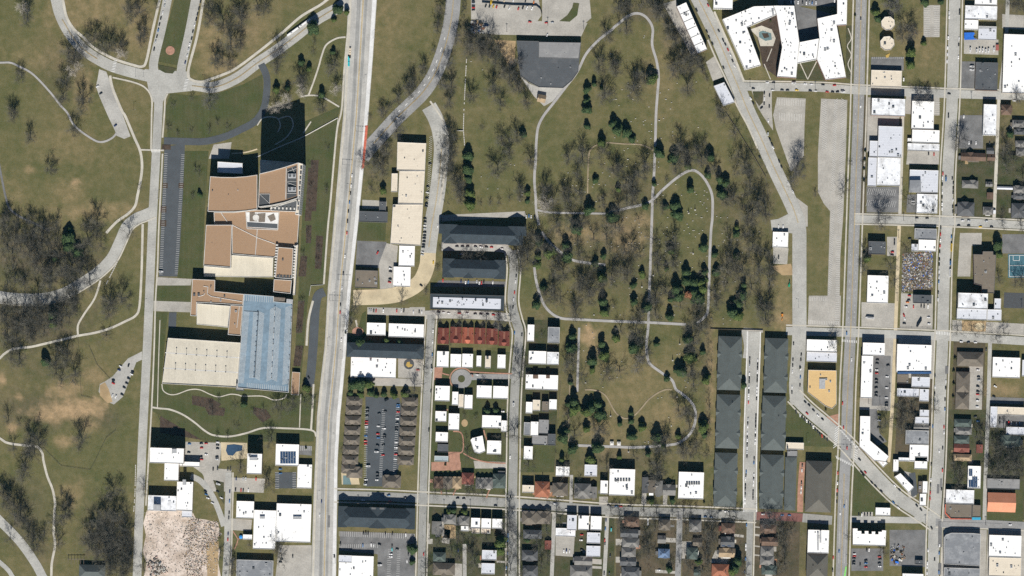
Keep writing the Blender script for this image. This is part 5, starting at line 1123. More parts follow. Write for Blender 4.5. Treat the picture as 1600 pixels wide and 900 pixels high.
TREES = '''
0 0:180,70,w 215,160 735,315,b 855,380,b 945,370 960,430,w 1020,95,b 1090,100,b 1100,320 590,555,wb 505,640 495,780,b 650,810,b 170,600 110,870 590,440,b 640,420,g 1360,830,s 1500,770,s 800,380 1130,270 540,420 1230,60,s
1 0:145,200,b 205,360,b 285,350 290,120,b 285,200 85,480 135,490 200,510 415,80 480,70 580,410,gb 570,530 750,640,b 760,700,w 560,830,w 650,790,w 1030,700,w 1010,530 860,330,s 850,410,s 40,790,gb 1400,870 1440,840,s 1510,790 1590,710 920,850 850,220,E 1050,80,E 1110,100,e 1010,160,e 755,490,e 815,540,e 650,690,e 560,700,e 915,740,e 1005,410,e 1380,890,s 30,60 40,170
2 0:25,660 110,540 190,400,s 220,220 240,80 330,690 310,820 245,660,g 480,770 650,700,b 710,810 910,810 620,290,b 520,340,b 560,420 620,430 670,490 740,560 820,580 850,490,g 480,310 830,640 470,420 370,300,g 310,500,g 1540,280 1480,530,b 1590,510 1525,760,b 1385,700,e 1380,790,e 1385,860,E 1500,690,S 1440,660,e 460,260 600,350 700,420 780,620 850,700 100,590,s 30,700,s
3 0:30,70 90,60 95,220,b 300,40 360,120 420,230 480,340 520,500,b 590,520 650,500 460,560,b 570,710,b 150,710,b 235,630 170,620 10,560 830,870 380,60 250,20 340,80 440,290 285,620,E 530,440 600,450 690,560,s 720,620,s 690,480,s
4 0:690,230,b 735,270,g 540,40,g 600,60,g 710,680,s 780,690,s 855,690,s 910,690,s 770,770,g 850,770,g 1560,40 1540,770,g 435,100,E 455,150,e 815,340,e 715,410,E 710,510,E 820,20,e 950,20,e 1490,30 1600,90,s 650,300
0 1:240,180 400,430 580,120 110,20 1095,570,s 760,860,b 440,870 70,830 140,850 250,830 545,890,e 30,860 340,870 690,880 1320,100,s 1390,150,s 1500,130,s 1530,430,s 1560,450,s 1560,620,S 1510,640,s 60,780
1 1:1500,130,g 1400,230,g 1370,420,b 1300,570,s 830,400,s 950,590,s 1395,590,e 960,260,s 830,560,s 1320,350 1250,380 1420,300 1290,20,s 1395,20,s 40,120,s 185,100,s 100,60,s
2 1:320,240,b 320,350,b 380,570,b 395,640,b 310,160 300,420 565,100,s 720,200 840,190 780,300 690,430,b 945,370 1060,590,b 865,610 780,650,s 1065,690,wb 1050,740,w 1350,350,b 1210,620 1240,680 1330,620 1310,470 1505,290 1510,690 1500,400,s 1590,440,b 1150,870,b 1290,870,b 1345,850 550,690,s 630,690,s 700,690,s 455,320,E 455,430,E 462,500,e 470,610,E 470,700,E 885,150,e 920,610,e 925,670,e 1385,90,e 1500,220,E 1450,510,e 1400,740,E 1590,70,E 350,500 1240,350 860,660,s 1120,700
3 1:30,430 140,560,b 140,690,b 240,420,b 30,740,b 10,880,b 520,290,b 480,430,b 560,360 680,370,b 640,300 780,430 1020,420,b 1060,560 930,670 850,670 1080,780,b 1040,820 1180,770 1160,600,s 935,140 850,20 1435,370,gb 1420,470,gb 1380,560,g 1570,620,s 380,740 410,510,s 20,120,E 90,140,E 135,190,e 350,300,E 465,340,E 745,330,E 730,470,e 820,500,E 865,530,E 840,620,E 590,580,E 475,710,E 490,780,E 395,720,e 310,540,e 240,710,e 30,580,e 955,880,e 570,400,e 970,330 1040,470 900,600 190,480 90,540 330,690 1000,720 1120,720,b
4 1:1095,210,gb 465,820,gb 870,740,g 340,380,s 340,300,s 185,600,g 1460,260,g 1440,340,g 1520,350,g 1430,770,s 1430,860,g 1570,860,g 700,690,g 240,380,s 1470,280 1330,380,s 1110,390,s 1340,740,s 1460,430 1590,500 350,520,s 1490,150,e 1430,150,s
0 2:60,140 120,80 200,60,b 260,120 330,80,b 400,50 450,90 230,200,b 300,220,b 380,180 470,200 560,190 620,140 690,110,b 790,120 330,310,b 400,350,b 480,350,b 560,310,b 640,300,b 390,450,b 105,310 190,420 700,400,gb 600,480,b 540,500,b 60,580,b 130,580 210,620,b 300,580,b 360,640 440,640 500,580 590,580,b 40,700 110,680 170,740,b 250,720,b 320,700,b 390,720 460,700,b 520,660 240,820,b 60,820 130,850,b 350,800 860,580,b 950,560,b 850,670,w 830,820 1010,30 540,60,E 540,130,E 610,170,E 430,220,e 415,660,E 415,730,E 600,190,e 20,60 160,160 100,180 270,20 760,40 640,220 20,640
1 2:1180,600,g 1110,770,g 1140,730,g 1540,550,g 1210,880,E 1160,880,e 770,190,s 890,150,s 880,250,s 760,560,s 740,780,s 1300,880,e 1420,860,e 1520,870,e
2 2:920,230,b 880,170,b 865,290,b 1000,110,b 1070,150,b 1050,500 1110,510,b 1130,480 1200,350,b 1180,560 1330,210 1330,440,b 1360,420,b 1440,290 1405,510,b 1490,440,b 1300,660,b 1440,70 1540,70 1290,590 1580,390,b 1140,280 225,700,g 410,690,g 600,710,g 700,710,gb 790,700,g 780,250,g 570,190,g 1010,90,E 1085,180,E 1220,120,E 1235,200,E 1005,210,e 995,580,E 1515,200,e 1450,260,e 1510,560,E 1515,640,E 1270,830,E 1500,890,E 1000,270,e 450,200,g 240,150,s 220,300,s 130,480,s 960,40 910,40 530,840,s 300,880,s 1040,820,s
3 2:130,150,b 50,330,b 100,350,b 20,200 300,100 460,110,b 200,200 350,270 460,260,b 320,540,b 320,660,b 200,690,b 50,790 165,810,b 220,870 400,480 610,570 660,590 640,730,b 680,770,b 620,880,b 920,260,b 880,340,b 1000,320,b 1080,140,b 1020,70 1130,320,b 1210,210 1230,350,b 1210,430 1070,460 790,520,b 800,590 1140,570 1190,610,b 1180,700,b 340,210 560,780 720,690 1060,40 215,340,e 150,430,e 150,560,E 235,610,e 405,300,e 560,330,E 560,400,E 480,460,E 620,410,E 680,410,E 700,330,e 690,460,E 620,490,E 500,520,E 640,530,E 430,680,E 700,130,E 795,330,e 955,210,e 970,570,E 920,640,E 965,670,E 1010,430,e 950,30,e 580,850,E 580,500,rE 780,190,e 10,840,E 440,540,e
4 2:350,190,g 350,310,g 560,300,g 680,160,g 590,420,g 1400,390,g 1530,410,g 1080,780,g 1190,780,g 1280,780,g 1440,800,g 1380,850,g 100,800,s 370,220,e 1390,120,E 1400,190,e 1580,400,g 320,260,s 100,900,g
0 3:155,110,b 435,140,b 530,90,b 590,230,b 440,220,w 480,290,w 65,590 150,610,s 310,570,s 240,750,b 300,770,b 230,840,w 640,760,b 105,810 360,130,E 490,60,b 100,70 270,840,w
1 3:690,460,b 600,490,g 780,440,g 520,740,g 430,740,s 560,480,g 460,500,s 310,460,e 1160,310,E 1220,300,E 1280,300,E 1140,370,e 1220,380,e 1300,370,e 100,710,s 180,720,s 60,520,s 110,430,s 380,520,s 250,640,s 840,460,g 1340,390,e 1400,380,e 1480,390,e 1570,380,e 790,330,e 510,650,s 1080,820,s 240,480,s 50,470,s
2 3:50,270,s 40,350 100,70,g 110,190,g 850,140,gb 860,250,g 1250,80 1270,130,b 1540,220,b 1480,680,b 1290,700 580,280,s 710,300,s 430,550,s 750,710,g 450,840,g 610,510,e 675,505,e 1430,120,E 1425,190,e 1520,80,E 1255,290,e 1280,440,E 1285,500,E 1260,530,e 1220,670,E 1420,490,E 1380,520,E 1470,460,E 1490,540,E 1270,810,E 1470,800,E 1240,460,e 700,880,s 1410,890,E 1190,890,e 1480,100 1230,170 1440,640 1340,260 820,700,g 520,560,s 510,860,s
3 3:200,130,gb 40,200 600,220,b 620,320 500,510 560,530,b 450,400,s 340,790,b 400,790,b 640,770 560,840,b 250,70 590,650 590,90,E 690,50,e 710,270,E 500,200,E 410,260,e 690,640,E 700,700,e 215,610,e 130,590,e 215,640,e 135,710,E 330,720,E 260,850,e 500,710,e 40,610,e 130,530,e 740,480,s 740,600,s 740,700,s 40,870,e 1010,310,e 640,830 720,860,s
4 3:640,570 640,650 620,480 720,470 520,610 1230,710 1250,640,s 1350,770 1400,810,b 1500,860,b 1560,840,b 1340,630,g 900,500,g 1440,650 1270,300,s 1275,380,s 700,560 480,640 1290,720,g 1380,860 1470,800
0 4:200,80,b 480,240,s 890,250,b 60,310,b 110,340,b 160,430,b 200,470,b 120,460 220,590 260,630,b 320,610 290,690,b 350,580 510,430,b 540,400,b 430,480 460,650 80,610,g 760,530,b 830,460,b 920,440,b 970,430 700,610,b 800,610,b 880,570,b 980,550,b 720,690 820,710,b 900,670,b 980,650,b 770,740 900,770,b 990,750,b 900,840,b 1000,840,b 1125,220,g 650,640,s 30,250,b 860,840,b 960,870,b 440,560 1120,840,g
1 4:215,840,gb 500,190,g 280,60,g 565,680 590,720 120,720,g 600,770 350,660,s 570,640 480,160,g
2 4:200,240 290,250 450,240 480,210 560,250 930,40 780,360,g 780,490,gb 800,590,g 792,720,g 790,850,g 850,660,g 1180,470 1150,400 230,630 300,610 380,590 330,710 460,690 490,740 510,810 390,770 1070,550 1080,770 1020,710 1030,830 1280,260,g 1570,390,g 1540,60 130,870,g 345,390,e 310,400,e 430,400,e 25,690,E 710,640,E 712,700,E 20,790,e 920,620,e 350,240,s 500,260,s 1160,240,s 1220,60 1330,140,s 490,590 600,610 990,650 870,880,g
3 4:40,460,g 60,510,g 230,390,g 330,410,g 140,410,g 240,570 260,650 230,710 450,420,g 540,440,g 560,540 600,410,g 700,570 760,430,g 730,610 720,690 710,760 760,550 900,430,g 950,440,g 560,800 330,60,b 360,130 310,130 1210,460,gb 1320,570 1340,650 1310,730 1330,810 1250,490,g 290,320,e 450,310,e 940,840,E 960,780,E 660,790,e 920,860,E 430,850,e 760,610 690,860 1290,620 1380,560 170,780,s 450,180,s 320,520 270,720 1030,880,g 790,500,g 1270,880
4 4:1050,50 1060,130 1090,200 1340,40 1400,60,b 1480,50,b 1540,60,b 1440,90 500,720 220,600,s 1350,100 1520,100 480,700,s 1100,120
0 0:4785,1700,E 4500,1790,E 4700,2170,E 4720,2440,E 5060,2400,E 5240,1960,e 4950,2720,E 5130,2690,e 5800,2310,E 4250,2250,e 4460,2720,E 5330,2900,E 5500,3300,e 4580,3350,E 4400,3420,E 5180,3480,e
'''
for (x_, y_, k_) in []: pass
LIGHT = [grow(150 + k, levels=4, kids=(6, 6, 5, 4), thin=1.05) for k in range(4)]
trees = []
for ln in TREES.strip().splitlines():
    head, body = ln.split(':'); c, r = map(int, head.split())
    for it in body.split():
        q = it.split(','); x, y = T(c, r, float(q[0]), float(q[1])); trees.append((x, y, q[2] if len(q) > 2 else 'm'))
for (x_, y_, k_) in trees:     # fallen leaves lie under every crown
    rr_ = 11 if 'b' in k_ else 8 if 's' not in k_ else 5
    d_ = np.sqrt(((GX - x_) / rr_) ** 2 + ((GY - y_ + 2) / rr_) ** 2) * (1 + 0.16 * nb + 0.12 * nb2); wt['B'] = np.maximum(wt['B'], .55 * np.clip(1.3 - d_, 0, 1))
att = g.data.color_attributes['cover']; att.data.foreach_set('color', np.stack([wt['R'], wt['G'], wt['B'], np.ones_like(GX)], -1).astype(np.float32).ravel())
rt = random.Random(5); made = []; rest = MB()
order = sorted(range(len(trees)), key=lambda i: ('s' in trees[i][2], 0 if 'b' in trees[i][2] else 1))
nbare = nev = 0; first = {}
def put_tree(px, py, pair, sc, rz, name, desc, cat, group):
    X, Y = W(px, py); o = empty(name, (X, Y, 0), rz); o.scale = sc
    for n_, me in zip(('trunk', 'crown'), pair):
        ch = bpy.data.objects.new(n_, me); COL.objects.link(ch); ch.parent = o
    o['category'] = cat; o['group'] = group; PEND.append((o, desc, px, py))
def lit(px, py): return any(((px - a) / b) ** 2 + ((py - c) / d) ** 2 < 1 for a, c, b, d in ((60, 430, 100, 90), (165, 840, 45, 55)))
for i in order:
    px, py, k = trees[i]
    if any(ch in k for ch in 'eES'):
        f = (20 if 'E' in k else 13 if 'S' not in k else 9) * S * rt.uniform(.85, 1.15); v = rt.randrange(5)
        m = 2 if 'r' in k else (1 if rt.random() < .3 else 0)
        put_tree(px, py, CM[v][m], (f * rt.uniform(1.15, 1.65), f * rt.uniform(1.15, 1.65), f * rt.uniform(.85, 1.05)), rt.uniform(0, 6.28), 'evergreen_tree', ('rusty ' if m == 2 else 'yellowish ' if m == 1 else '') + ('tall ' if 'E' in k else 'small ') + ('conical evergreen' if v < 3 else 'rounded evergreen'), 'evergreen tree', 'evergreen trees'); nev += 1
        continue
    t = 'w' if 'w' in k else 'g' if 'g' in k else 'm'; sz = 'b' if 'b' in k else 's' if 's' in k else 'm'
    h = {'b': 28, 'm': 22, 's': 10}[sz] * S * rt.uniform(.85, 1.15); v = rt.randrange(len(BARE)); rz = rt.uniform(0, 6.28); sx = h * rt.uniform(.92, 1.2)
    if nbare < 300:
        nbare += 1
        put_tree(px, py, BM[v][t], (sx, sx, h), rz, 'bare_tree', {'w': 'pale barked bare tree', 'g': 'grey bare tree', 'm': 'brown bare tree'}[t] if sz == 'm' else {'b': 'big ', 's': 'small '}[sz] + {'w': 'pale barked bare tree', 'g': 'grey bare tree', 'm': 'brown bare tree'}[t], 'bare tree', 'leafless trees')
    else:
        mm = Matrix.Translation(W(px, py) + (0,)) @ Matrix.Rotation(rz, 4, 'Z') @ Matrix.Diagonal((sx, sx, h, 1))
        a, b = LIGHT[v % 4]
        for mb in (a, b): rest.add([mm @ Vector(q) for q in mb.v], mb.f)
wood = MB()
def fill(pl, n, hmin, hmax):
    P = poly(pl); xs = [a[0] for a in P]; ys = [a[1] for a in P]; k = 0
    while k < n:
        x, y = rt.uniform(min(xs), max(xs)), rt.uniform(min(ys), max(ys))
        if not inside(P, x, y): continue
        k += 1; h = rt.uniform(hmin, hmax) * S; mm = Matrix.Translation(W(x, y) + (0,)) @ Matrix.Rotation(rt.uniform(0, 6.28), 4, 'Z') @ Matrix.Diagonal((h, h, h, 1)); a, b = LIGHT[rt.randrange(4)]
        for mb in (a, b): wood.add([mm @ Vector(q) for q in mb.v], mb.f)
fill('0,352 90,364 150,392 168,410 118,440 40,450 0,448', 21, 13, 20); fill('0,478 60,480 118,462 132,490 92,520 40,540 0,545', 26, 13, 20); fill('132,850 180,796 206,830 208,892 170,884 140,866', 12, 13, 20); fill('730,52 770,60 800,96 812,128 786,108 748,80', 9, 10, 16); fill('1046,14 1088,90 1108,122 1134,166 1118,158 1082,100 1046,46', 9, 10, 16); fill('966,2 1036,4 1044,22 1000,12 970,28', 6, 10, 15); fill('664,812 798,812 796,890 666,890', 8, 9, 14); fill('964,815 1160,815 1160,895 964,895', 16, 9, 15); fill('1510,660 1600,690 1600,742 1545,742', 8, 9, 14); fill('1402,632 1436,632 1428,676 1400,670', 4, 8, 12); fill('1182,815 1245,820 1243,890 1216,890', 4, 9, 14); fill('1544,185 1600,185 1600,338 1562,338', 4, 8, 13)
fill('966,266 1012,262 1014,318 970,322', 3, 14, 22); fill('880,340 1010,336 1012,495 900,490 850,420', 16, 13, 22); fill('1140,240 1198,290 1198,505 1128,500', 16, 13, 22); fill('1020,400 1104,410 1100,500 1020,500', 9, 13, 22); fill('1050,200 1104,230 1070,262 1046,258', 4, 14, 22); fill('842,290 876,290 880,420 850,400', 4, 14, 20); fill('870,500 905,510 900,690 872,690', 4, 12, 18); fill('985,690 1100,694 1100,720 985,720', 4, 14, 20); fill('680,60 700,90 640,150 600,180', 3, 8, 12); fill('690,180 706,330 684,330', 3, 12, 18)
tag(wood.build('woodland', M_twig), 'leafless woodland thicket filling the wooded strips', 'woodland', kind='stuff')
o = rest.build('small_trees', M_twig); tag(o, 'scattered small bare saplings and street trees', 'small trees', kind='stuff')
# low brush under the woods and along fences
br = MB(); rb_ = random.Random(9)
def brush(pl, n, s=1.0):
    P = poly(pl); xs = [a[0] for a in P]; ys = [a[1] for a in P]
    for _ in range(n):
        x, y = rb_.uniform(min(xs), max(xs)), rb_.uniform(min(ys), max(ys))
        if not inside(P, x, y): continue
        X, Y = W(x, y)
        for j in range(7):
            a = rb_.uniform(0, 6.28); L = rb_.uniform(1.2, 3.2) * s; br.tube((X, Y, 0), (X + math.cos(a) * L * .7, Y + math.sin(a) * L * .7, L), .07, .03, 3)
brush('0,350 70,360 130,375 170,420 100,440 40,452 0,450', 500); brush('0,478 60,480 120,460 130,490 90,520 40,540 0,545', 500); brush('725,50 760,54 800,90 815,130 790,110 750,80', 380); brush('1040,10 1052,12 1090,86 1110,120 1136,168 1120,160 1085,100 1050,50', 420)
brush('960,0 1040,0 1046,24 1000,14 966,30', 200); brush('130,850 180,800 205,830 208,890 170,880 140,860', 260); brush('692,0 700,0 690,60 664,110 600,165 596,160 655,105 682,55', 300); brush('722,0 730,0 726,50 718,50', 120); brush('1104,530 1114,530 1108,710 1102,710', 240); brush('1154,190 1168,200 1200,260 1206,330 1198,330 1180,250', 260)
brush('660,800 800,800 798,890 664,890', 260); brush('964,815 1160,815 1160,895 964,895', 420); brush('1500,660 1600,690 1600,745 1540,745', 300); brush('1400,628 1440,628 1430,676 1398,670', 200); brush('1540,180 1600,180 1600,340 1560,340', 160); brush('580,250 610,230 604,300 570,310', 160); brush('680,200 694,200 706,320 690,320', 160); brush('236,645 250,650 320,690 310,692 250,670', 120)
for b_ in ('486,250 498,250 494,330 482,330', '482,262 492,265 486,345 476,345', '478,352 487,352 486,380 478,380', '470,400 480,400 478,432 466,432', '494,368 505,369 502,420 492,420', '466,470 476,470 472,520 462,520', '462,540 474,540 470,572 458,572', '300,618 330,622 346,632 336,640 300,632', '318,632 352,638 350,650 326,648', '396,636 416,640 424,652 410,660 396,646', '250,650 300,662 330,690 250,676', '1180,40 1214,22 1224,74 1216,122 1192,104', '1104,530 1114,530 1108,710 1102,710'): brush(b_, 60, .7)
tag(br.build('undergrowth', M_twig), 'brown leafless brush under the trees', 'undergrowth', kind='stuff')

# ================================================================== VEHICLES
CC = {'w': ('white', (0.80, 0.80, 0.80)), 'k': ('black', (0.018, 0.020, 0.024)), 's': ('silver', (0.46, 0.48, 0.50)), 'g': ('grey', (0.20, 0.21, 0.22)), 'r': ('red', (0.50, 0.035, 0.03)), 'b': ('blue', (0.05, 0.16, 0.36)), 'n': ('navy', (0.02, 0.04, 0.13)), 'y': ('yellow', (0.75, 0.50, 0.03)), 'o': ('orange', (0.75, 0.24, 0.05)), 'c': ('teal', (0.05, 0.45, 0.48)), 't': ('tan', (.55, .45, .3))}
def paint(c):
    n = c[0] + '_car_paint'
    if n in MATS: return MATS[n]
    m, nt, b = nodes_of(n); b.inputs['Base Color'].default_value = (*c[1], 1); b.inputs['Roughness'].default_value = .35; b.inputs['Specular IOR Level'].default_value = .5; b.inputs['Coat Weight'].default_value = .4; MATS[n] = m; return m
M_glass, _, bgl = nodes_of('car_glass'); bgl.inputs['Base Color'].default_value = (.015, .02, .025, 1); bgl.inputs['Roughness'].default_value = .12; bgl.inputs['Specular IOR Level'].default_value = .5
M_tyre = mat('tyre_rubber', (.02, .02, .02), .2, 1)
def loft(mb, secs, mi=0):
    k = len(secs[0]); o = len(mb.v); mb.v += [p for s_ in secs for p in s_]
    for i in range(len(secs) - 1):
        for j in range(k): mb.f.append((o + i * k + j, o + i * k + (j + 1) % k, o + (i + 1) * k + (j + 1) % k, o + (i + 1) * k + j)); mb.m.append(mi)
    mb.f.append(tuple(o + j for j in reversed(range(k)))); mb.f.append(tuple(o + (len(secs) - 1) * k + j for j in range(k))); mb.m += [mi, mi]
CARS = {}
def wheels(mb, xs, wd, r_=.34):
    for x in xs:
        for s in (-1, 1): mb.tube((x, s * (wd - .22), r_), (x, s * (wd + .01), r_), r_, r_, 12, 1, True)
def car_mesh(kind, c):
    key = (kind, c)
    if key in CARS: return CARS[key]
    b, gl = MB(), MB(); suv = kind == 'suv'
    L, wd, ht = (2.45, .96, 1.72) if suv else (2.4, .92, 1.45)
    def ring(x, w_, z0, z1): return [(x, -w_, z0), (x, -w_, z1 * .9), (x, -w_ * .88, z1), (x, w_ * .88, z1), (x, w_, z1 * .9), (x, w_, z0)]
    loft(b, [ring(-L, wd * .8, .35, .72), ring(-L + .25, wd * .95, .25, .95), ring(-L + 1.1, wd, .22, .98), ring(0, wd, .22, .96), ring(L - 1.1, wd, .22, .92), ring(L - .3, wd * .94, .25, .80), ring(L, wd * .75, .35, .62)])
    x0, x1, x2, x3 = (-L + .12, -L + .5, .45, 1.25) if suv else (-L + .45, -1.25, .35, 1.15)
    top = [(x1, -wd * .74, ht), (x2, -wd * .74, ht), (x2, wd * .74, ht), (x1, wd * .74, ht)]
    low = [(x0, -wd * .9, .93), (x3, -wd * .9, .91), (x3, wd * .9, .91), (x0, wd * .9, .93)]
    gl.add(low + top, [(0, 1, 5, 4), (1, 2, 6, 5), (2, 3, 7, 6), (3, 0, 4, 7)])
    b.add([(x1 - .06, -wd * .76, ht), (x2 + .06, -wd * .76, ht), (x2 + .06, wd * .76, ht), (x1 - .06, wd * .76, ht), (x1 + .1, -wd * .6, ht + .06), (x2 - .1, -wd * .6, ht + .06), (x2 - .1, wd * .6, ht + .06), (x1 + .1, wd * .6, ht + .06)], [(4, 5, 6, 7), (0, 1, 5, 4), (1, 2, 6, 5), (2, 3, 7, 6), (3, 0, 4, 7), (3, 2, 1, 0)])
    wheels(b, (-1.45, 1.45), wd)
    me = bpy.data.meshes.new('car_body'); me.from_pydata(b.v, [], b.f); me.materials.append(paint(CC[c])); me.materials.append(M_tyre); me.polygons.foreach_set('material_index', b.m); me.update()
    mg = mesh_of(gl, 'window_glass', M_glass); CARS[key] = (me, mg); return CARS[key]
def van_mesh(c, L=3.0, hgt=2.5, box=True):
    key = ('van', c, L, hgt)
    if key in CARS: return CARS[key]
    b, gl = MB(), MB(); wd = 1.08
    b.box(-L, -wd, .4, L - 1.5, wd, hgt); b.box(L - 1.45, -wd * .93, .35, L, wd * .93, 1.25)
    b.add([(L - 1.45, -wd * .93, 1.25), (L - .55, -wd * .9, 1.25), (L - .55, wd * .9, 1.25), (L - 1.45, wd * .93, 1.25), (L - 1.45, -wd * .85, hgt - .35), (L - 1.0, -wd * .8, hgt - .35), (L - 1.0, wd * .8, hgt - .35), (L - 1.45, wd * .85, hgt - .35)], [(4, 5, 6, 7), (0, 1, 5, 4), (2, 3, 7, 6)])
    gl.add([(L - .54, -wd * .88, 1.26), (L - .54, wd * .88, 1.26), (L - .99, wd * .78, hgt - .37), (L - .99, -wd * .78, hgt - .37)], [(0, 1, 2, 3)]); gl.box(-L + .5, -.5, hgt, L - 2.2, .5, hgt + .12)
    wheels(b, (-L + .9, L - .8), wd, .4)
    me = bpy.data.meshes.new('van_body'); me.from_pydata(b.v, [], b.f); me.materials.append(paint(CC[c])); me.materials.append(M_tyre); me.polygons.foreach_set('material_index', b.m); me.update()
    CARS[key] = (me, mesh_of(gl, 'windscreen', M_glass)); return CARS[key]
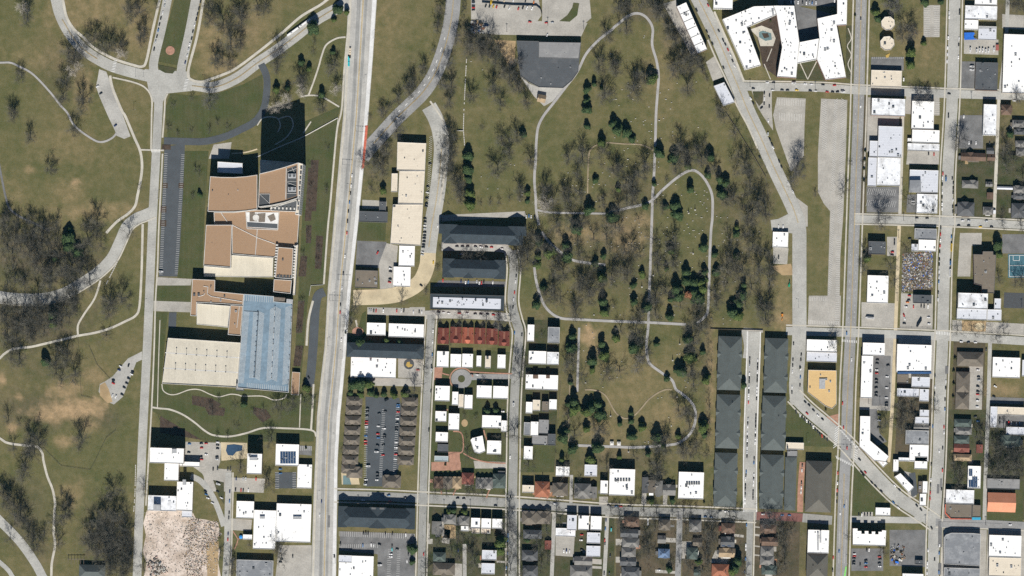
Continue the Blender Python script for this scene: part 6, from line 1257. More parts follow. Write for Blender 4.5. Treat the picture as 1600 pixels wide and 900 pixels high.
# a list per sheet: angle group, then x,y,colour (v = van, V = long lorry); angle 0 lies across the picture, 90 stands upright
VEH = '''
0 0 105:1290,5,s 1286,42,s 1271,100,w 1257,142,k 1246,190,k 1236,236,b 1226,285,k 1216,325,s 1204,385,k 1567,10,k 1554,66,k 1543,110,k 1533,152,k 1521,195,w 1507,245,k 1497,300,k 1482,345,w 1473,385,s 1463,435,w 1447,487,n
0 0 150:762,675,w 788,730,k
0 1 150:902,80,n
0 2 0:1258,322,wv
0 3 25:942,162,w 930,190,n 1035,205,k 1028,224,w 1005,258,k 990,295,k 970,328,k 885,272,k 885,295,r 953,383,k
0 3 110:1005,155,k 878,390,w 905,398,w
1 1 95:1150,470,w 1143,550,w 1138,610,k 1130,680,b 1122,750,k 1115,830,k
1 1 30:1508,22,w
1 2 95:1110,20,r 1095,200,w 1082,335,k 1072,450,w 1060,580,k 1057,640,r 1067,855,w 1285,626,s 1300,628,s 1320,628,k 1338,628,r 1395,628,w 1500,628,r 1535,628,w 1555,628,k
1 2 120:1350,175,r
1 2 15:1450,298,w 1450,322,k 1447,382,k 1443,405,r
2 2 93:30,640,w 75,636,k 95,640,w
1 3 2:1272,490,k 1270,515,k 1267,550,k 1264,592,r 1263,612,r 1262,634,w 1258,706,b 1256,745,r 1256,768,r 1362,530,k 1357,630,w 1352,690,r 1355,720,b 1350,780,k 1393,855,r 1410,512,k 1402,648,w 1405,700,k 1403,715,k 1395,775,k 1510,462,b 1510,478,b 1510,518,r 1505,570,w 1503,603,k 1498,640,k 1498,660,k 1497,755,w 1495,797,w 1493,850,r 1490,887,w 1343,830,wv
1 3 60:812,250,k
1 3 150:1420,425,kv
0 3 0:1480,768,b 1475,835,k 1572,765,k 1575,800,r 1570,870,k 1575,890,r
1 3 3:10,765,r 10,850,w 100,755,w 100,778,k 100,805,k 95,870,k 95,888,s
1 4 92:65,65,k 100,60,k 180,65,k 200,65,k 245,140,n 300,140,s 320,140,s 400,142,r 240,225,k 283,230,r 300,230,k 340,230,w 195,240,n 193,315,b 190,405,k 187,445,k 182,570,n 180,615,r 912,318,n 897,425,w 1012,745,k
1 4 20:105,182,wv 100,240,k 130,290,w 10,262,b 25,292,w 60,330,w 5,240,k
1 4 0:590,65,b 590,98,b 735,118,b 735,148,b 1390,268,b 1437,270,b 1235,308,w 1445,317,r 1565,288,k 1258,148,w 1257,165,k 1255,184,s 1350,98,k 1350,122,k 1345,150,w 1275,42,wv 600,770,k 590,792,k
1 4 90:1240,565,k 1258,565,k 1276,565,k 1410,570,k 1467,570,k 1570,577,w 1060,650,k 1235,660,b 1300,655,w 1320,660,w 1463,665,k 1463,692,c 1590,665,k 1590,730,k 1580,785,w 687,745,k 595,700,w
1 4 0:1365,655,k 1503,690,k 1455,730,w 1455,750,w 1368,815,wv
2 0 0:498,12,k 498,28,s 498,44,k 498,60,r 498,78,k 940,172,r 1068,178,r 1115,176,s 598,200,nv
2 0 110:595,46,k 625,48,k 655,50,y 680,54,r 742,50,k 780,62,w 850,68,r 885,60,k 917,60,w 957,65,w 1075,275,w
2 0 100:640,2,yV 740,2,t 970,20,o 690,2,k 810,4,w 905,8,k
2 1 5:160,378,k 143,558,k 140,604,w 135,648,k 132,692,k 130,712,k 120,808,k 120,834,k 118,862,w 118,885,s 
2 1 93:220,866,w 912,793,w 932,787,b 950,795,w 977,795,k
2 2 10:118,15,k 117,40,k 114,62,k 112,88,k 109,112,k 106,132,k 101,170,w 99,190,s
2 2 95:185,250,y 260,390,r 402,397,n 438,405,w 458,402,b 525,397,s 545,410,w 562,410,r 580,402,k 650,407,w 835,305,k 833,355,k 828,400,w 820,485,r 812,540,w 808,598,k 183,785,w 180,872,w 820,800,b 877,815,k
2 2 30:90,430,k 1027,50,r
2 2 3:370,125,k 412,125,k 453,126,k 515,126,k 557,130,w 600,130,k 640,132,r 720,145,w 227,640,k 265,642,w 305,648,w 388,648,r 450,650,w 512,652,k 557,655,k 608,655,k 655,660,r 405,186,b
2 3 93:177,70,b 170,160,k 172,190,wv 167,355,k 150,660,k 828,105,k 812,458,wv 845,635,k 785,870,w
2 3 3:485,222,k 530,228,w 730,515,w 65,190,r
2 4 2:375,293,k 423,295,k 670,350,k 1135,335,w 1225,382,w 1345,578,r 1340,620,w 1345,695,k 1555,348,k
2 4 92:787,282,k 772,440,k 768,600,bV 765,720,n 757,835,b 755,870,k 1205,705,w 1225,700,n 1227,712,w 1250,708,w 1535,462,n 1530,530,b 1525,620,r 1527,645,k 1567,740,k 1520,880,k 1560,880,k 110,730,r 380,700,n 1575,537,c
3 0 62:732,40,r 642,80,k 722,245,k 740,290,k 765,340,k 815,240,k 850,316,k 866,345,k 887,388,r 905,430,w 923,475,k 938,515,w 852,528,k 1065,770,w 1085,805,k
3 0 2:1195,645,w 1243,645,k 1400,650,wv 1490,655,w 1540,658,w 1085,692,k 1235,705,w 1310,703,k 1352,705,k 1425,705,y 1530,710,k 1572,712,w
3 0 92:1172,725,k 1172,770,w 1170,810,k 1212,745,k 1210,830,k 1330,20,k 1380,20,w 1405,20,s 1435,18,w 1470,20,k 1500,22,w 1525,22,s 1545,22,b 1575,22,w
3 0 140:1150,842,k
3 1 92:1202,45,w 1200,145,s 1282,870,w 1318,870,w
3 1 65:1215,190,k 1232,230,k 1240,252,w 1135,328,k 1287,360,k 1305,402,k 1358,525,w 1395,598,w
3 2 92:1283,212,k 1400,885,k
3 3 92:1058,100,k 1057,130,k 1056,160,s 1055,220,w 1054,255,k 1053,283,k 1051,325,w 1050,358,k 1049,385,w 1048,412,w 1047,442,r 1044,575,s 1042,605,k 1041,632,w 1039,685,w 1038,712,k 1038,738,w 1037,770,k 1037,800,w 1036,830,s 1036,865,k 1120,115,w 1119,145,k 1118,175,k 1117,205,w 1116,240,k 1115,275,k 1114,325,w 1113,352,w 1112,380,w 1111,415,k 1106,545,k 1105,572,k 1104,600,k 1104,630,k 1102,672,w 1101,700,k 1100,728,w 1099,758,w 1092,880,k 1395,110,k 1393,155,k 1390,205,w 1388,325,w 1387,365,k 1460,70,k 1457,110,k 1455,180,w 1453,245,b 1450,308,k
3 3 45:1505,530,r 1490,440,k 1520,465,k 1555,505,k 1590,545,w
3 3 80:1420,520,k 1450,545,w 1468,558,k 1486,576,k 1502,588,w 1518,602,k 1535,618,k 1553,636,w 1570,655,k 1590,672,k
4 3 80:5,690,k 22,705,r 42,720,k 63,733,k
4 3 45:25,575,k 315,890,k
3 4 92:1090,15,b 1030,85,b 1028,110,k 1025,140,w 1024,190,k 1023,220,k 1022,258,k 1021,295,w 1020,325,w 1090,110,w 1088,135,k 1087,160,w 1086,185,w 1084,240,k 1083,265,k 1083,292,k 1468,35,k 1465,75,w 1462,170,k 1460,210,w 1458,245,w 1033,500,b 1027,660,w 1027,690,w 1025,765,b 1018,868,n 262,460,w 262,490,w
3 4 2:15,355,b 50,357,r 115,357,k 825,393,k 870,397,w 710,437,b 755,440,b 930,445,w 1160,417,w 1310,425,b 1367,425,b 350,855,w 770,790,w
3 4 30:820,765,k
4 0 92:1015,100,w 1015,130,w 1007,295,w 1003,372,w 1002,425,w 998,480,w 1097,82,k 1096,105,k 1093,300,w 1090,350,k 1088,445,w 325,145,k 323,830,w 660,620,w 1010,895,k 1180,390,wv 1230,395,wv 1252,395,wv 1276,395,wv 1300,395,wv 1322,397,wv 1365,390,wv 120,5,w
4 0 3:1015,733,k 30,662,k 120,667,r 62,718,r 105,718,k 143,718,k 185,718,wv 1525,787,w 1192,520,wv 1192,546,wv
4 1 92:1010,10,k 1130,10,w 1170,217,w 1187,215,k 1225,217,w 1332,220,k 1367,225,k 855,300,k 897,305,r 967,455,r 990,500,bv 963,488,w 962,540,k 962,600,w 960,640,k 960,695,w 960,730,w 1040,492,k 1048,530,k 1047,570,k 1046,604,k 1045,665,w 1043,715,k 1045,752,k 950,880,k
4 1 2:763,803,k 843,805,k 1120,823,w 1170,825,s 1090,862,k 1168,862,k 1260,872,y 1347,872,k 1305,828,s 735,672,w 735,692,w
4 2 92:948,30,r 947,75,w 945,120,r 942,165,k 940,225,k 938,265,k 937,320,w 937,360,s 935,400,b 930,485,k 928,540,w 1033,48,b 1033,130,yV 1025,255,bv 1022,330,wV 588,80,k 588,102,k 215,805,b 797,590,k 820,595,k 850,595,w 737,597,r
4 2 5:708,65,k 572,170,r 570,192,k 395,683,wV 705,510,r 700,545,k 690,562,o 680,597,w 855,680,w 665,728,k 858,730,w 1110,870,w 1165,875,k 1220,875,w
4 2 70:662,662,r 668,690,w
4 2 120:780,725,kV
4 3 92:253,110,w 183,450,r 190,640,r 218,800,r 905,235,k 905,325,w 902,380,k 990,280,w 988,330,k 983,420,k 982,495,b 887,630,b 975,635,r 975,680,w 937,825,w 965,800,k 1305,30,k
4 3 5:455,112,k 453,140,k 450,190,w 450,217,r 448,268,k 448,292,k 445,330,k 445,370,k 445,392,k 537,155,k 530,243,w 527,330,w 525,408,w 525,450,k 525,470,k 470,545,k 470,585,w 465,640,k 1240,190,w 1245,245,k 1245,270,s 1240,320,k 1240,360,k 1238,382,r 1238,430,w 1235,478,w 1220,555,k 1240,590,b
4 3 45:480,720,k 495,738,k
4 3 30:1375,318,w 1365,398,k
4 3 95:1410,575,k 1410,605,k 1480,602,r 1500,607,w 1540,610,w 1565,610,b
4 4 92:145,95,r 143,175,w 140,230,r 138,265,k 137,320,k 195,355,b 163,410,w 155,705,b 110,755,r 105,855,k 310,420,k 333,420,w 355,420,k 377,420,k 400,420,k 872,150,w 870,190,k 868,250,r 866,295,r 955,220,k 963,75,r 875,25,k 850,700,w 845,800,w 843,830,w 842,880,w 940,660,w 937,720,b 902,770,k 935,870,b 372,695,k 390,695,w 320,810,k
4 4 48:360,90,r 330,90,k 345,112,k 410,170,k 440,198,k 485,238,k 590,195,w 627,228,k 762,350,k 795,382,k 580,325,b 618,365,w
4 4 65:878,525,k
4 4 0:1492,500,w 275,728,w 275,744,r 272,762,k 270,790,k 270,807,k 365,780,k 365,800,b 365,830,r 470,750,r 475,770,k 470,800,k 475,825,w
'''
M_veh = {}
carrest = MB(); ncar = 0; rv = random.Random(3); cmats = []; cidx = {}
for ln in VEH.strip().splitlines():
    head, body = ln.split(':'); c, r, ang = head.split(); c, r, ang = int(c), int(r), float(ang)
    for it in body.split():
        q = it.split(','); px, py = T(c, r, float(q[0]), float(q[1])); col = q[2][0]; big = q[2][1:] 
        a = -math.radians(ang + rv.uniform(-2, 2)) + (math.pi if rv.random() < .5 else 0); X, Y = W(px, py, 1)
        if big: pair = van_mesh(col, *((6.0, 3.3) if big == 'V' else (3.1, 2.5))); cat = 'lorry' if big == 'V' else 'van'; names = ('cargo_body', 'windscreen')
        else: pair = car_mesh(rv.choice(('suv', 'car', 'car')), col); cat = 'car'; names = ('parked_car', 'window_glass')
        if cat == 'car' and ncar >= 305:
            mm = Matrix.Translation((X, Y, .35)) @ Matrix.Rotation(a, 4, 'Z')
            for me in pair:
                v = [mm @ x.co for x in me.vertices]; base = len(carrest.v); carrest.v += [tuple(x) for x in v]
                for p in me.polygons:
                    mt = me.materials[p.material_index]
                    if mt.name not in cidx: cidx[mt.name] = len(cmats); cmats.append(mt)
                    carrest.f.append(tuple(base + i for i in p.vertices)); carrest.m.append(cidx[mt.name])
            continue
        if cat == 'car': ncar += 1
        o = bpy.data.objects.new({'car': 'parked_car', 'van': 'delivery_van', 'lorry': 'lorry'}[cat], pair[0]); COL.objects.link(o); o.location = (X, Y, .35); o.rotation_euler = (0, 0, a)
        g_ = bpy.data.objects.new('windscreen' if big else 'window_glass', pair[1]); COL.objects.link(g_); g_.parent = o
        o['category'] = cat; o['group'] = {'car': 'cars on the streets and car parks', 'van': 'vans', 'lorry': 'lorries'}[cat]; PEND.append((o, CC[col][0] + ' ' + cat, px, py))
if carrest.v:
    tag(carrest.build('distant_cars', cmats), 'further parked cars of the southeastern blocks', 'cars', kind='stuff')
# the jointed white bus on the park drive
def bus(px, py, ang, L, nm, lab, cat):
    o = empty(nm, W(px, py) + (.3,), -math.radians(ang)); b = MB(); b.box(-L / 2, -1.3, .4, -.9, 1.3, 3.1); b.box(.9, -1.3, .4, L / 2, 1.3, 3.1); wheels(b, (-L / 2 + 2, -3, L / 2 - 2.5), 1.3, .5)
    b.build('body', [paint(CC['w']), M_tyre], o); b = MB(); b.box(-.9, -1.15, .5, .9, 1.15, 2.9); b.build('bellows', M_steel, o); b = MB()
    for x in (-L * .32, L * .1, L * .35): b.box(x - 1.2, -.8, 3.1, x + 1.2, .8, 3.4)
    b.build('roof_pod', M_unit, o); b = MB(); b.box(-L / 2 - .02, -1.31, 1.4, L / 2 + .02, 1.31, 2.5); b.build('window_band', M_glass, o); o['category'] = cat; o['label'] = lab; LM.append(('the ' + lab, px, py))
bus(467, 43, -36, 40, 'articulated_bus', 'long white articulated bus on the park drive', 'bus')
o = empty('flatbed_truck', W(547, 82) + (.3,), math.radians(-92)); b = MB(); b.box(-7, -1.3, .6, 5, 1.3, 1.6); wheels(b, (-5, -3, 6), 1.3, .5); b.build('truck_bed', [mat('cream_truck', (.62, .52, .36)), M_tyre], o); b = MB(); b.box(5.2, -1.3, .5, 8, 1.3, 3.2); b.build('cab', paint(CC['k']), o); b = MB()
for x in (-5.5, -2.5, .5): b.box(x, -1, 1.6, x + 2.2, 1, 2.8)
b.build('load', mat('cream_load', (.7, .62, .5)), o); tag(o, 'cream flatbed truck with black cab on the avenue', 'truck')
for y, n in ((92, 'upper'), (100, 'lower')):
    o = empty('site_container', W(545, y) + (.3,)); b = MB(); b.box(-1.3, -3.2, 0, 1.3, 3.2, 2.6)
    for k in range(6): b.box(-1.36, -2.9 + k, .1, 1.36, -2.7 + k, 2.66)
    b.build('body', mat('teal_container', (.04, .50, .55)), o); tag(o, f'{n} of two bright teal containers on the avenue', 'container')
def excavator(px, py, rz, col, lab):
    o = empty('excavator', W(px, py) + (0,), rz); b = MB(); b.box(-1.9, -1.5, 0, 1.9, -.8, .9); b.box(-1.9, .8, 0, 1.9, 1.5, .9); b.build('track', M_steel, o)
    m = mat(col + '_machine', {'orange': (.75, .28, .04), 'green': (.03, .30, .16)}[col]); b = MB(); b.box(-2.2, -1.3, 1, 1.3, 1.3, 2.2); b.box(.2, -1.2, 2.2, 1.5, 0, 3.1); b.build('cab', m, o)
    b = MB(); b.tube((1.2, .4, 2), (4.2, .4, 4.6), .35, .3, 5); b.tube((4.2, .4, 4.6), (6.4, .4, 1.6), .3, .22, 5); b.box(6, -.2, .6, 6.9, 1, 1.6); b.build('boom', m, o); tag(o, lab, 'excavator')
excavator(1222, 493, math.radians(-95), 'orange', 'orange excavator on bare soil'); excavator(1233, 446, math.radians(80), 'green', 'green digger on the street verge')
o = empty('shipping_container', W(*T(4, 0, 1390, 372)) + (0,)); b = MB(); b.box(-2, -4, 0, 2, 4, 2.8)
for k in range(8): b.box(-2.06, -3.8 + k, .1, 2.06, -3.55 + k, 2.86)
b.build('body', mat('dull_red_metal', (.36, .12, .10)), o); tag(o, 'dull red container beside the white van row', 'container')
# ================================================================== SMALL THINGS
# gravestones
STONES = '''2 1:880,600,b 880,622,b 790,385 820,390 690,575 610,575 560,480 860,670 1510,650,b 1525,375 1480,540 1530,545 1440,540 1410,880 1430,560
3 1:225,50 350,40,b 290,70 455,130 455,160 365,180 285,180 105,260 105,345,b 345,365 345,405 340,540 380,625 525,625 705,590 730,655 580,765,o 630,740,o 725,750 640,620 690,700 800,790 830,800 655,95 1000,630 700,685 480,540 410,690 240,40 130,50
3 2:215,442,o 305,352,o 615,182,o 575,132 400,162 455,15 880,50 850,90 815,120 75,230 610,290 430,600 465,590 760,690 850,690 850,730 510,888,o 365,490 860,430 400,90 190,15 210,20 1240,425 460,665 45,660 365,680 470,660 700,570 700,240 1130,10
3 3:455,115,o 490,70 490,402,o 480,702,o 110,830,o 265,750 240,755 370,405 340,410 425,560 445,625 575,290 510,65 445,630 265,760
2 3:1410,615 1375,290,b 1510,325 1570,550,o 1360,40 1540,540
2 2:1415,125 1440,660,b 1290,110 1235,480 1380,740 1590,600 1440,840 1430,800 1260,480 1390,90 1350,230
3 0:235,280 230,295 270,835 640,640 60,700 180,690 490,650
2 0:1590,780 1570,420 480,480 570,545'''
sb = {}
def stone_mesh(k):
    if k in sb: return sb[k]
    b = MB()
    if k == 'o': b.box(-1.0, -1.0, 0, 1.0, 1.0, .6); b.box(-.7, -.7, .6, .7, .7, 1.6); b.add([(-.5, -.5, 1.6), (.5, -.5, 1.6), (.5, .5, 1.6), (-.5, .5, 1.6), (-.3, -.3, 6.2), (.3, -.3, 6.2), (.3, .3, 6.2), (-.3, .3, 6.2), (0, 0, 6.9)], [(0, 1, 5, 4), (1, 2, 6, 5), (2, 3, 7, 6), (3, 0, 4, 7), (4, 5, 8), (5, 6, 8), (6, 7, 8), (7, 4, 8)])
    else:
        s = 1.5 if k == 'b' else 1.0
        b.box(-.75 * s, -.4 * s, 0, .75 * s, .4 * s, .25); n = 7
        for sy in (1,):
            arc = [(-.6 * s, .25)] + [(.6 * s * -math.cos(math.pi * i / n), .85 * s + .3 * s * math.sin(math.pi * i / n)) for i in range(n + 1)] + [(.6 * s, .25)]
            v = [(x, -.22, z) for x, z in arc] + [(x, .22, z) for x, z in arc]; m_ = len(arc)
            b.add(v, [tuple(range(m_)), tuple(range(2 * m_ - 1, m_ - 1, -1))] + [(i, m_ + i, m_ + (i + 1) % m_, (i + 1) % m_) for i in range(m_)])
    sb[k] = mesh_of(b, 'gravestone', M_rock); return sb[k]
def stone(px, py, k):
    o = bpy.data.objects.new('obelisk' if k == 'o' else 'gravestone', stone_mesh(k)); COL.objects.link(o); o.location = W(px, py) + (0,); o.rotation_euler = (0, 0, rs_.uniform(-.15, .15))
    o['category'] = 'obelisk' if k == 'o' else 'gravestone'; o['group'] = 'grave monuments of the cemetery'; PEND.append((o, {'o': 'tall pale grave obelisk', 'b': 'large pale gravestone', 'm': 'pale gravestone'}[k], px, py))
rs_ = random.Random(21)
for ln in STONES.splitlines():
    head, body = ln.split(':'); c, r = map(int, head.split())
    for it in body.split():
        q = it.split(','); stone(*T(c, r, float(q[0]), float(q[1])), q[2] if len(q) > 2 else 'm')
for (x0, y0, x1, y1, n) in ((880, 270, 960, 325, 14), (960, 180, 1020, 260, 14), (1068, 290, 1106, 400, 26), (1030, 330, 1066, 420, 16), (970, 340, 1012, 400, 14), (930, 370, 1000, 490, 14), (1115, 330, 1160, 500, 20), (960, 120, 1018, 170, 8), (1030, 130, 1060, 200, 8), (905, 520, 1000, 600, 10), (1060, 540, 1090, 620, 8)):
    for _ in range(n): stone(rs_.uniform(x0, x1), y0 + round(rs_.uniform(0, y1 - y0) / 5) * 5, 'm')
for k, (x, y) in enumerate(((956, 692.5), (967, 693))):
    o = empty('mausoleum', W(x, y) + (0,)); b = MB(); b.box(-2, -2, 0, 2, 2, 2.6); b.build('wall', M_rock, o); b = MB(); v, f = roof_mesh(5, 5, 2.6, 1.2, 'hip', .2); b.add(v, f); b.build('roof', M_cap, o); b = MB(); b.box(-.6, -2.06, 0, .6, -1.99, 1.9); b.build('door', M_steel, o); tag(o, f"{('western','eastern')[k]} small white square tomb by cemetery path", 'tomb')
# poles and lamps: (x, y, label hint)
POLES = ((1398, 863), (1403, 740), (1391, 612), (1402, 470), (1404, 372), (1412, 345), (1431, 346), (1590, 346), (1518, 156), (1535, 138), (700, 810), (694, 793), (735, 793), (777, 792), (560, 786), (576, 786), (590, 786), (606, 786), (1060, 812), (1172, 136), (1210, 140), (1274, 140), (1375, 632), (1596, 480), (1357, 630), (1434, 625), (856, 40), (912, 46), (792, 50), (1330, 700), (1446, 817), (1540, 820), (1410, 290))
for px, py in POLES:
    o = empty('utility_pole', W(px, py) + (0,), rs_.uniform(-.1, .1)); b = MB(); b.tube((0, 0, 0), (0, 0, 11), .28, .2, 7, 0, True); b.build('pole', M_wood, o); b = MB(); b.box(-1.6, -.12, 10, 1.6, .12, 10.25); b.box(-1.2, -.12, 9.1, 1.2, .12, 9.3); b.build('crossarm', M_wood, o)
    o['category'] = 'utility pole'; o['group'] = 'utility poles'; PEND.append((o, 'wooden utility pole', px, py))
LAMPS = ((583, 60, 0), (569, 130, 0), (575, 232, 1), (546, 300, 1), (520, 470, 0), (536, 470, 1), (512, 540, 0), (535, 560, 1), (524, 690, 1), (496, 780, 0), (524, 880, 1), (212, 120, 0), (224, 120, 0), (320, 130, 1), (1331, 130, 1), (1310, 540, 0), (1322, 700, 1), (1326, 880, 1), (246, 310, 0), (226, 480, 0), (209, 172, 0), (400, 110, 1), (1248, 480, 1), (1322, 215, 0), (1260, 690, 0))
for px, py, s in LAMPS:
    o = empty('street_lamp', W(px, py) + (0,), math.pi * s); b = MB(); b.tube((0, 0, 0), (0, 0, 10), .16, .11, 6); b.tube((0, 0, 10), (2.6, 0, 10.5), .1, .08, 5); b.build('pole', M_steel, o); b = MB(); b.box(2.3, -.25, 10.35, 3.4, .25, 10.6); b.build('lamp_head', M_unit, o)
    o['category'] = 'street lamp'; o['group'] = 'street lamps'; PEND.append((o, 'street lamp on steel pole', px, py))
for k, (px, py, L, d, lab) in enumerate(((528, 437, 18, 1, 'upper traffic signal gantry over the avenue'), (515, 469, 16, 1, 'lower traffic signal gantry over the avenue'), (556, 205, 14, 1, 'traffic signal gantry near painted red lane'), (535, 257, 14, 1, 'traffic signal arm south of painted red lane'), (1308, 702, 20, 1, 'signal arm at the slanting street crossing'))):
    o = empty('signal_gantry', W(px, py) + (0,)); b = MB(); b.tube((0, 0, 0), (0, 0, 7), .22, .16, 7); b.tube((0, 0, 6.6), (L, -1, 7), .16, .1, 6); b.build('mast', M_steel, o)
    for i in range(3): b = MB(); x = L * (.45 + .25 * i); b.box(x - .25, -1.1, 6.0, x + .25, -.5, 7.3); b.build('signal_head', M_steel, o)
    tag(o, lab, 'traffic signal')
# stone wall along the cemetery, fences
def wallrun(name, pts, h, t, m, lab, cat, posts=0, ragged=False):
    o = empty(name, W(*pts[0]) + (0,)); b = MB()
    for (a, c) in zip(pts, pts[1:]):
        A, C_ = Vector(W(*a)), Vector(W(*c)); L = (C_ - A).length; n = max(1, int(L / 3)) if ragged else 1
        for i in range(n):
            if ragged and rs_.random() < .18: continue
            p0, p1 = A.lerp(C_, i / n), A.lerp(C_, (i + .85) / n if ragged else 1); d = (p1 - p0); ang = math.atan2(d.y, d.x); hh = h * (rs_.uniform(.6, 1.2) if ragged else 1)
            mt = Matrix.Translation((p0.x - o.location.x, p0.y - o.location.y, 0)) @ Matrix.Rotation(ang, 4, 'Z'); (b.box(0, -t / 2, 0, d.length, t / 2, hh, 0, mt) if name != 'wire_fence' else [b.box(0, -.05, z_, d.length, .05, z_ + .09, 0, mt) for z_ in (.2, h * .55, h)])
    b.build('wall_panel' if not posts else 'fence_panel', m, o)
    if posts:
        k = 0
        for (a, c) in zip(pts, pts[1:]):
            L = math.dist(a, c); n = max(1, int(L / posts))
            for i in range(n):
                if k > 60: break
                k += 1; X = W(a[0] + (c[0] - a[0]) * i / n, a[1] + (c[1] - a[1]) * i / n); pb_ = MB(); pb_.tube((X[0] - o.location.x, X[1] - o.location.y, 0), (X[0] - o.location.x, X[1] - o.location.y, h + .4), .12, .12, 5, 0, True); pb_.build('post', m, o)
    tag(o, lab, cat)
wallrun('stone_wall', [(729, 92), (727, 130), (725, 170), (724, 202), (726, 228)], 1.3, 1.0, M_rock, 'broken pale stone wall along the cemetery edge', 'wall', 0, True); wallrun('stone_wall', [(714, 204), (724, 204.5)], 1.8, .8, M_rock, 'short pale stone wall end at cemetery edge', 'wall')
wallrun('retaining_wall', [(753, 4), (800, 8), (838, 9), (844, 14), (847, 22)], 3.2, .5, M_steel, 'dark yard wall below the parked machines', 'wall')
wallrun('retaining_wall', [(1244, 32), (1246, 32)], 1, .3, M_conc, 'low concrete kerb wall by white apartments', 'wall') if 0 else None
wallrun('timber_fence', [(1134, 176), (1154, 206), (1180, 248), (1196, 276), (1202, 320), (1204, 415), (1200, 512)], 1.8, .3, M_wood, 'long fence between cemetery and sloping street', 'fence', 9)
wallrun('timber_fence', [(1110, 514), (1192, 516)], 2.0, .3, M_wood, 'fence at the cemetery foot above green roofs', 'fence', 9); wallrun('timber_fence', [(869, 505), (876, 600), (868, 705), (866, 735)], 1.8, .25, M_wood, 'fence between white houses and the cemetery', 'fence', 9)
wallrun('wire_fence', [(139, 540), (152, 570), (172, 592)], 1.5, .15, M_steel, 'dog park fence running up to the lot', 'fence', 8); wallrun('wire_fence', [(122, 524), (124, 560), (127, 618), (146, 623)], 1.5, .15, M_steel, 'dog park fence at its western side', 'fence', 8)
wallrun('wire_fence', [(183, 648), (181, 672), (166, 684), (148, 722), (141, 734), (96, 728), (68, 700)], 1.5, .15, M_steel, 'dog park fence curving around its southern side', 'fence', 8)
wallrun('wire_fence', [(1407, 512), (1458, 513), (1459, 462)], 2.0, .15, M_steel, 'wire fence around the scrap lot corner', 'fence', 8); wallrun('retaining_wall', [(166, 444), (176, 424), (184, 408)], 1.0, 1.0, M_rock, 'row of pale boulders beside the curling drive', 'wall', 0, True)
wallrun('garden_wall', [(475, 213), (528, 184)], 1.2, .5, M_cap, 'white garden wall north of institute lawn', 'wall'); wallrun('garden_wall', [(528, 184), (512, 360), (505, 445), (486, 446), (483, 462)], 1.2, .4, M_cap, 'white garden wall along the avenue lawn', 'wall')
wallrun('boulder_row', [(212, 726), (211, 770), (209, 800)], .8, 1.0, M_rock, 'row of pale kerb boulders along park road', 'boulders', 0, True)
# pergola west of the pavilion
o = empty('pergola', W(117, 880) + (0,)); b = MB()
for k in range(6): b.tube((-9 + k * 4.4, 6, 0), (-9 + k * 4.4, 6, 4.2), .25, .25, 6); b.box(-9.2 + k * 4.4, -1, 4.2, -8.8 + k * 4.4, 8, 4.6)
b.box(-10, 5.7, 4.6, 15, 6.3, 5.0); b.build('frame', M_wood, o); tag(o, 'timber pergola beside the park pavilion', 'pergola')
# scrap yard and demolition rubble
def heap(name, pl, n, mats, lab, smin, smax, zf=.5, big=0):
    P = poly(pl); xs = [a[0] for a in P]; ys = [a[1] for a in P]; b = MB(); k = 0
    while k < n:
        x, y = rs_.uniform(min(xs), max(xs)), rs_.uniform(min(ys), max(ys))
        if not inside(P, x, y): continue
        k += 1; X, Y = W(x, y); s = rs_.uniform(smin, smax); l = s * rs_.uniform(.4, 2.2)
        mt = Matrix.Translation((X, Y, rs_.uniform(0, s * zf))) @ Matrix.Rotation(rs_.uniform(0, 6.28), 4, 'Z') @ Matrix.Rotation(rs_.uniform(-.5, .5), 4, 'X') @ Matrix.Rotation(rs_.uniform(-.3, .3), 4, 'Y')
        q = [mt @ Vector((vx * (1 + rs_.uniform(-.35, .35)), vy * (1 + rs_.uniform(-.35, .35)), vz)) for vx, vy, vz in boxv(-l / 2, -s / 2, 0, l / 2, s / 2, s * zf)[0]]
        b.add(q, boxv(0, 0, 0, 1, 1, 1)[1], rs_.randrange(len(mats)))
    tag(b.build(name, mats), lab, name.replace('_', ' '), kind='stuff')
scrapm = [M_rock, M_unit, M_unitd, M_wood, M_wood, M_litter, M_wood, M_lot, M_litter, M_unit, M_wood, mat('rust', (.30, .14, .08)), mat('rust_dark', (.16, .09, .06)), M_conc, M_tarp, M_cap, M_wood, M_lotp, M_soil, M_steel]
sh('parking_lot', M_litter, '1412,394 1459,394 1457,456 1408,456', 'walk')
heap('scrap_heap', '1410,396 1458,393 1457,450 1430,452 1409,458', 3200, scrapm, 'colourful scrap heap filling the yard', .3, 1.3, .4)
rubm = [M_demol, M_rock, M_conc, M_lotp, mat('pink_rubble', (.55, .42, .36)), M_unitd, M_wood, M_demol, M_litter]
heap('rubble', '226,800 298,800 310,812 340,818 340,895 228,895', 1500, rubm, 'pale demolition rubble spread over the site', .25, 1.0, .35)
heap('rubble_heap', '298,806 322,816 340,812 346,836 336,852 322,860 326,878 314,888 318,903 294,902 286,880 292,858 282,842 290,826', 1500, [M_demol, M_soil, rubm[4], M_lotp, M_litter, M_wood, M_demol, M_conc], 'dark debris heaps at the demolition edge', .25, 1.15, .55); heap('rubble_mound', '228,880 246,870 262,895 236,900', 160, rubm[2:], 'debris mound at the site corner', .6, 2.4, .5)
heap('yard_clutter', '736,32 756,34 756,52 736,52', 160, scrapm, 'clutter piled in the works yard corner', .6, 2.4, .4); heap('workshop_clutter', '1392,850 1412,852 1416,884 1391,882', 60, scrapm, 'builders clutter on the dark asphalt yard', .6, 2.6, .5)
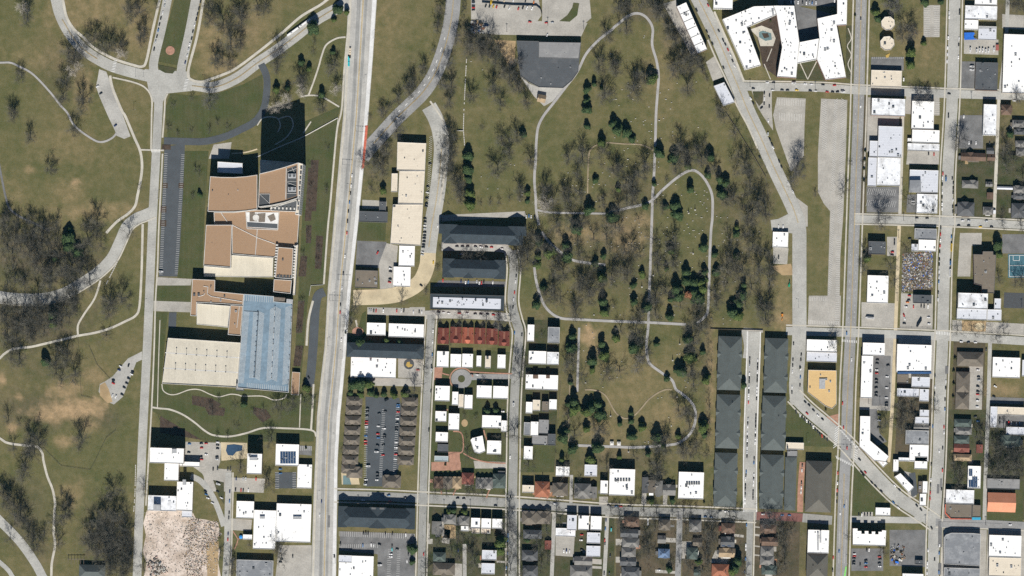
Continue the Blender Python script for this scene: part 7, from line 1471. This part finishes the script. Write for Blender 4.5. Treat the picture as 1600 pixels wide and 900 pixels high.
# shrub beds and hedges as single plants
SHR = [(x, y, s) for x, y, s in ((1336, 24, 1), (1352, 236, 1.2), (1351, 250, 1.2), (1350, 264, 1.1), (1350, 282, 1.1), (1204, 33, 1), (1290, 640, 1), (540, 520, 1), (546, 528, 1.2), (549, 505, 1), (1100, 785, 1), (1148, 604, 1.3), (696, 726, 1.2), (736, 745, 1.2), (780, 750, 1), (690, 765, 1.1), (1300, 64, 1), (1492, 560, 1.3), (1490, 580, 1.3), (1490, 600, 1.3), (1489, 620, 1.2), (1250, 575, 1), (478, 700, 1), (1012, 782, 1.5), (1050, 782, 1.3), (630, 612, 1.2), (600, 613, 1.2), (612, 614, 1.2), (640, 614, 1.2))]
for x, y, s in SHR:
    o = empty('shrub', W(x, y) + (0,), rs_.uniform(0, 6.28)); f = 5.0 * s; o.scale = (f, f, f * .8)
    for n_, me in zip(('stem', 'foliage'), CM[3 + rs_.randrange(2)][3]): ch = bpy.data.objects.new(n_, me); COL.objects.link(ch); ch.parent = o
    o['category'] = 'shrub'; o['group'] = 'garden shrubs'; PEND.append((o, 'dark green shrub', x, y))
o = empty('patio_umbrella', W(*T(1, 4, 283, 595)) + (0,)); b = MB(); b.tube((0, 0, 0), (0, 0, 3), .08, .06, 6); b.build('pole', M_steel, o); b = MB(); n = 10; b.add([(2.6 * math.cos(6.283 * i / n), 2.6 * math.sin(6.283 * i / n), 2.6) for i in range(n)] + [(0, 0, 3.4)], [(i, (i + 1) % n, n) for i in range(n)]); b.build('canopy', mat('blue_canvas', (.05, .30, .75)), o); tag(o, 'round blue patio canopy on brick path', 'canopy')
rp = random.Random(77)
for hx, hy in [(q.location.x / S + 800, 450 - q.location.y / S) for q in COL.objects if q.get('category') == 'house']:
    if not (hy > 735 or hx > 1480): continue
    if rp.random() < .75:      # patios, decks and drives beside the houses
        ax, ay = hx + rp.choice((-1, 1)) * rp.uniform(9, 14), hy + rp.uniform(-6, 8); a_, b_ = rp.uniform(1.5, 4.5), rp.uniform(1.5, 4); m_ = rp.choice((M_lotp, M_lotp, M_walk, M_deckw, M_soil, M_lot, M_brickp))
        sh('patio', m_, f'{ax-a_:.1f},{ay-b_:.1f} {ax+a_:.1f},{ay-b_+.1:.1f} {ax+a_-.2:.1f},{ay+b_:.1f} {ax-a_-.2:.1f},{ay+b_-.1:.1f}')
F(1.6, '364,830 368,836 372,842 376,840', M_brickp); F(1.6, '372,842 370,850 366,858', M_brickp)

# ================================================================== LABELS BY PLACE
LM += [('the top bend of the cemetery drive', 996, 21), ('the cemetery path fork', 1018, 312), ('the western curve of the cemetery drive', 838, 222), ('the cemetery path crossing', 1014, 504), ('the looping southern cemetery path', 1066, 650), ('the twin track cemetery curve', 978, 653), ('the eastern loop of the cemetery path', 1112, 340), ('the bare soil patch in the cemetery', 920, 525),
       ('the tan dirt of the dog park', 112, 640), ('the small park car park', 186, 590), ('the curling park drive', 150, 428), ('the western park path', 60, 124), ('the narrow slanting park lot', 178, 165), ('the mown median strip', 270, 50), ('the park drive crosswalk', 176, 103), ('the park path bend', 216, 480), ('the southwestern park road', 30, 845), ('the southern park path', 86, 800), ('the southern institute garden path', 358, 680), ('the dark institute car park', 266, 340), ('the tower shadow', 436, 190), ('the curved lawn path', 505, 85), ('the main avenue bridge lane', 556, 120),
       ('the diagonal street', 650, 155), ('the striped kerb parking strip', 674, 260), ('the sandy street corner', 640, 455), ('the small roundabout', 721, 592), ('the corner swimming pool', 541, 750), ('the kidney shaped pool', 366, 703), ('the pale northern car park', 1240, 195), ('the long striped car park', 1302, 330), ('the lower striped car park', 1288, 486), ('the basketball court', 1588, 415), ('the dark playground', 1585, 469), ('the scrap heap', 1434, 425), ('the triangular lawn', 1345, 770), ('the red brick street', 1220, 808), ('the demolition site', 270, 840), ('the works yard by the drive', 785, 20), ('the oval lot', 880, 15), ('the northern wood edge', 770, 80), ('the northwestern wood', 40, 400), ('the southern wood', 175, 840),
       ('the asphalt condominium court', 596, 690), ('the large southern asphalt car park', 620, 870), ('the street beside the green roofs', 1174, 640), ('the sloping street bend', 1218, 280), ('the avenue traffic lights', 525, 450), ('the leafy meadow corner', 60, 270), ('the western cemetery lawn', 770, 250), ('the northern cemetery lawn', 960, 120), ('the northeastern cemetery lawn', 1080, 140), ('the pine clump of the cemetery', 1080, 450), ('the southern cemetery lawn', 920, 660)]
ORD = ['first', 'second', 'third', 'fourth', 'fifth', 'sixth', 'seventh', 'eighth', 'ninth', 'tenth', 'eleventh', 'twelfth', 'thirteenth', 'fourteenth', 'fifteenth', 'sixteenth', 'seventeenth', 'eighteenth', 'nineteenth', 'twentieth'] + [f'{n}th' for n in range(21, 60)]
groups = {}
for (o, d, px, py) in PEND:
    best = min((q for q in LM if len(d.split()) + 4 + len(q[0].split()) <= 16), key=lambda L: math.hypot(px - L[1], py - L[2])); dx, dy = px - best[1], py - best[2]
    way = ('east' if dx > 0 else 'west') if abs(dx) > abs(dy) else ('south' if dy > 0 else 'north')
    groups.setdefault((d, way, best[0]), []).append((math.hypot(dx, dy), o))
for (d, way, L), v in groups.items():
    v.sort(key=lambda t: t[0])
    for i, (_, o) in enumerate(v): o['label'] = f'{d} {way} of {L}' if len(v) == 1 else f'{d}, {ORD[i]} one {way} of {L}'

# ------------------------------------------------------------------ the air between the ground and the camera
hb = MB(); hb.box(-7500, -7500, -2, 7500, 7500, H + 400); hz_o = hb.build('haze', []); hz_o['kind'] = 'stuff'
hm = bpy.data.materials.new('haze_air'); hm.use_nodes = True; hn = hm.node_tree; hn.nodes.clear()
vo = hn.nodes.new('ShaderNodeVolumePrincipled'); vo.inputs['Color'].default_value = (0.18, 0.66, 1.0, 1); vo.inputs['Density'].default_value = HAZE; vo.inputs['Anisotropy'].default_value = 0.0
ou = hn.nodes.new('ShaderNodeOutputMaterial'); hn.links.new(vo.outputs[0], ou.inputs['Volume']); hz_o.data.materials.append(hm)
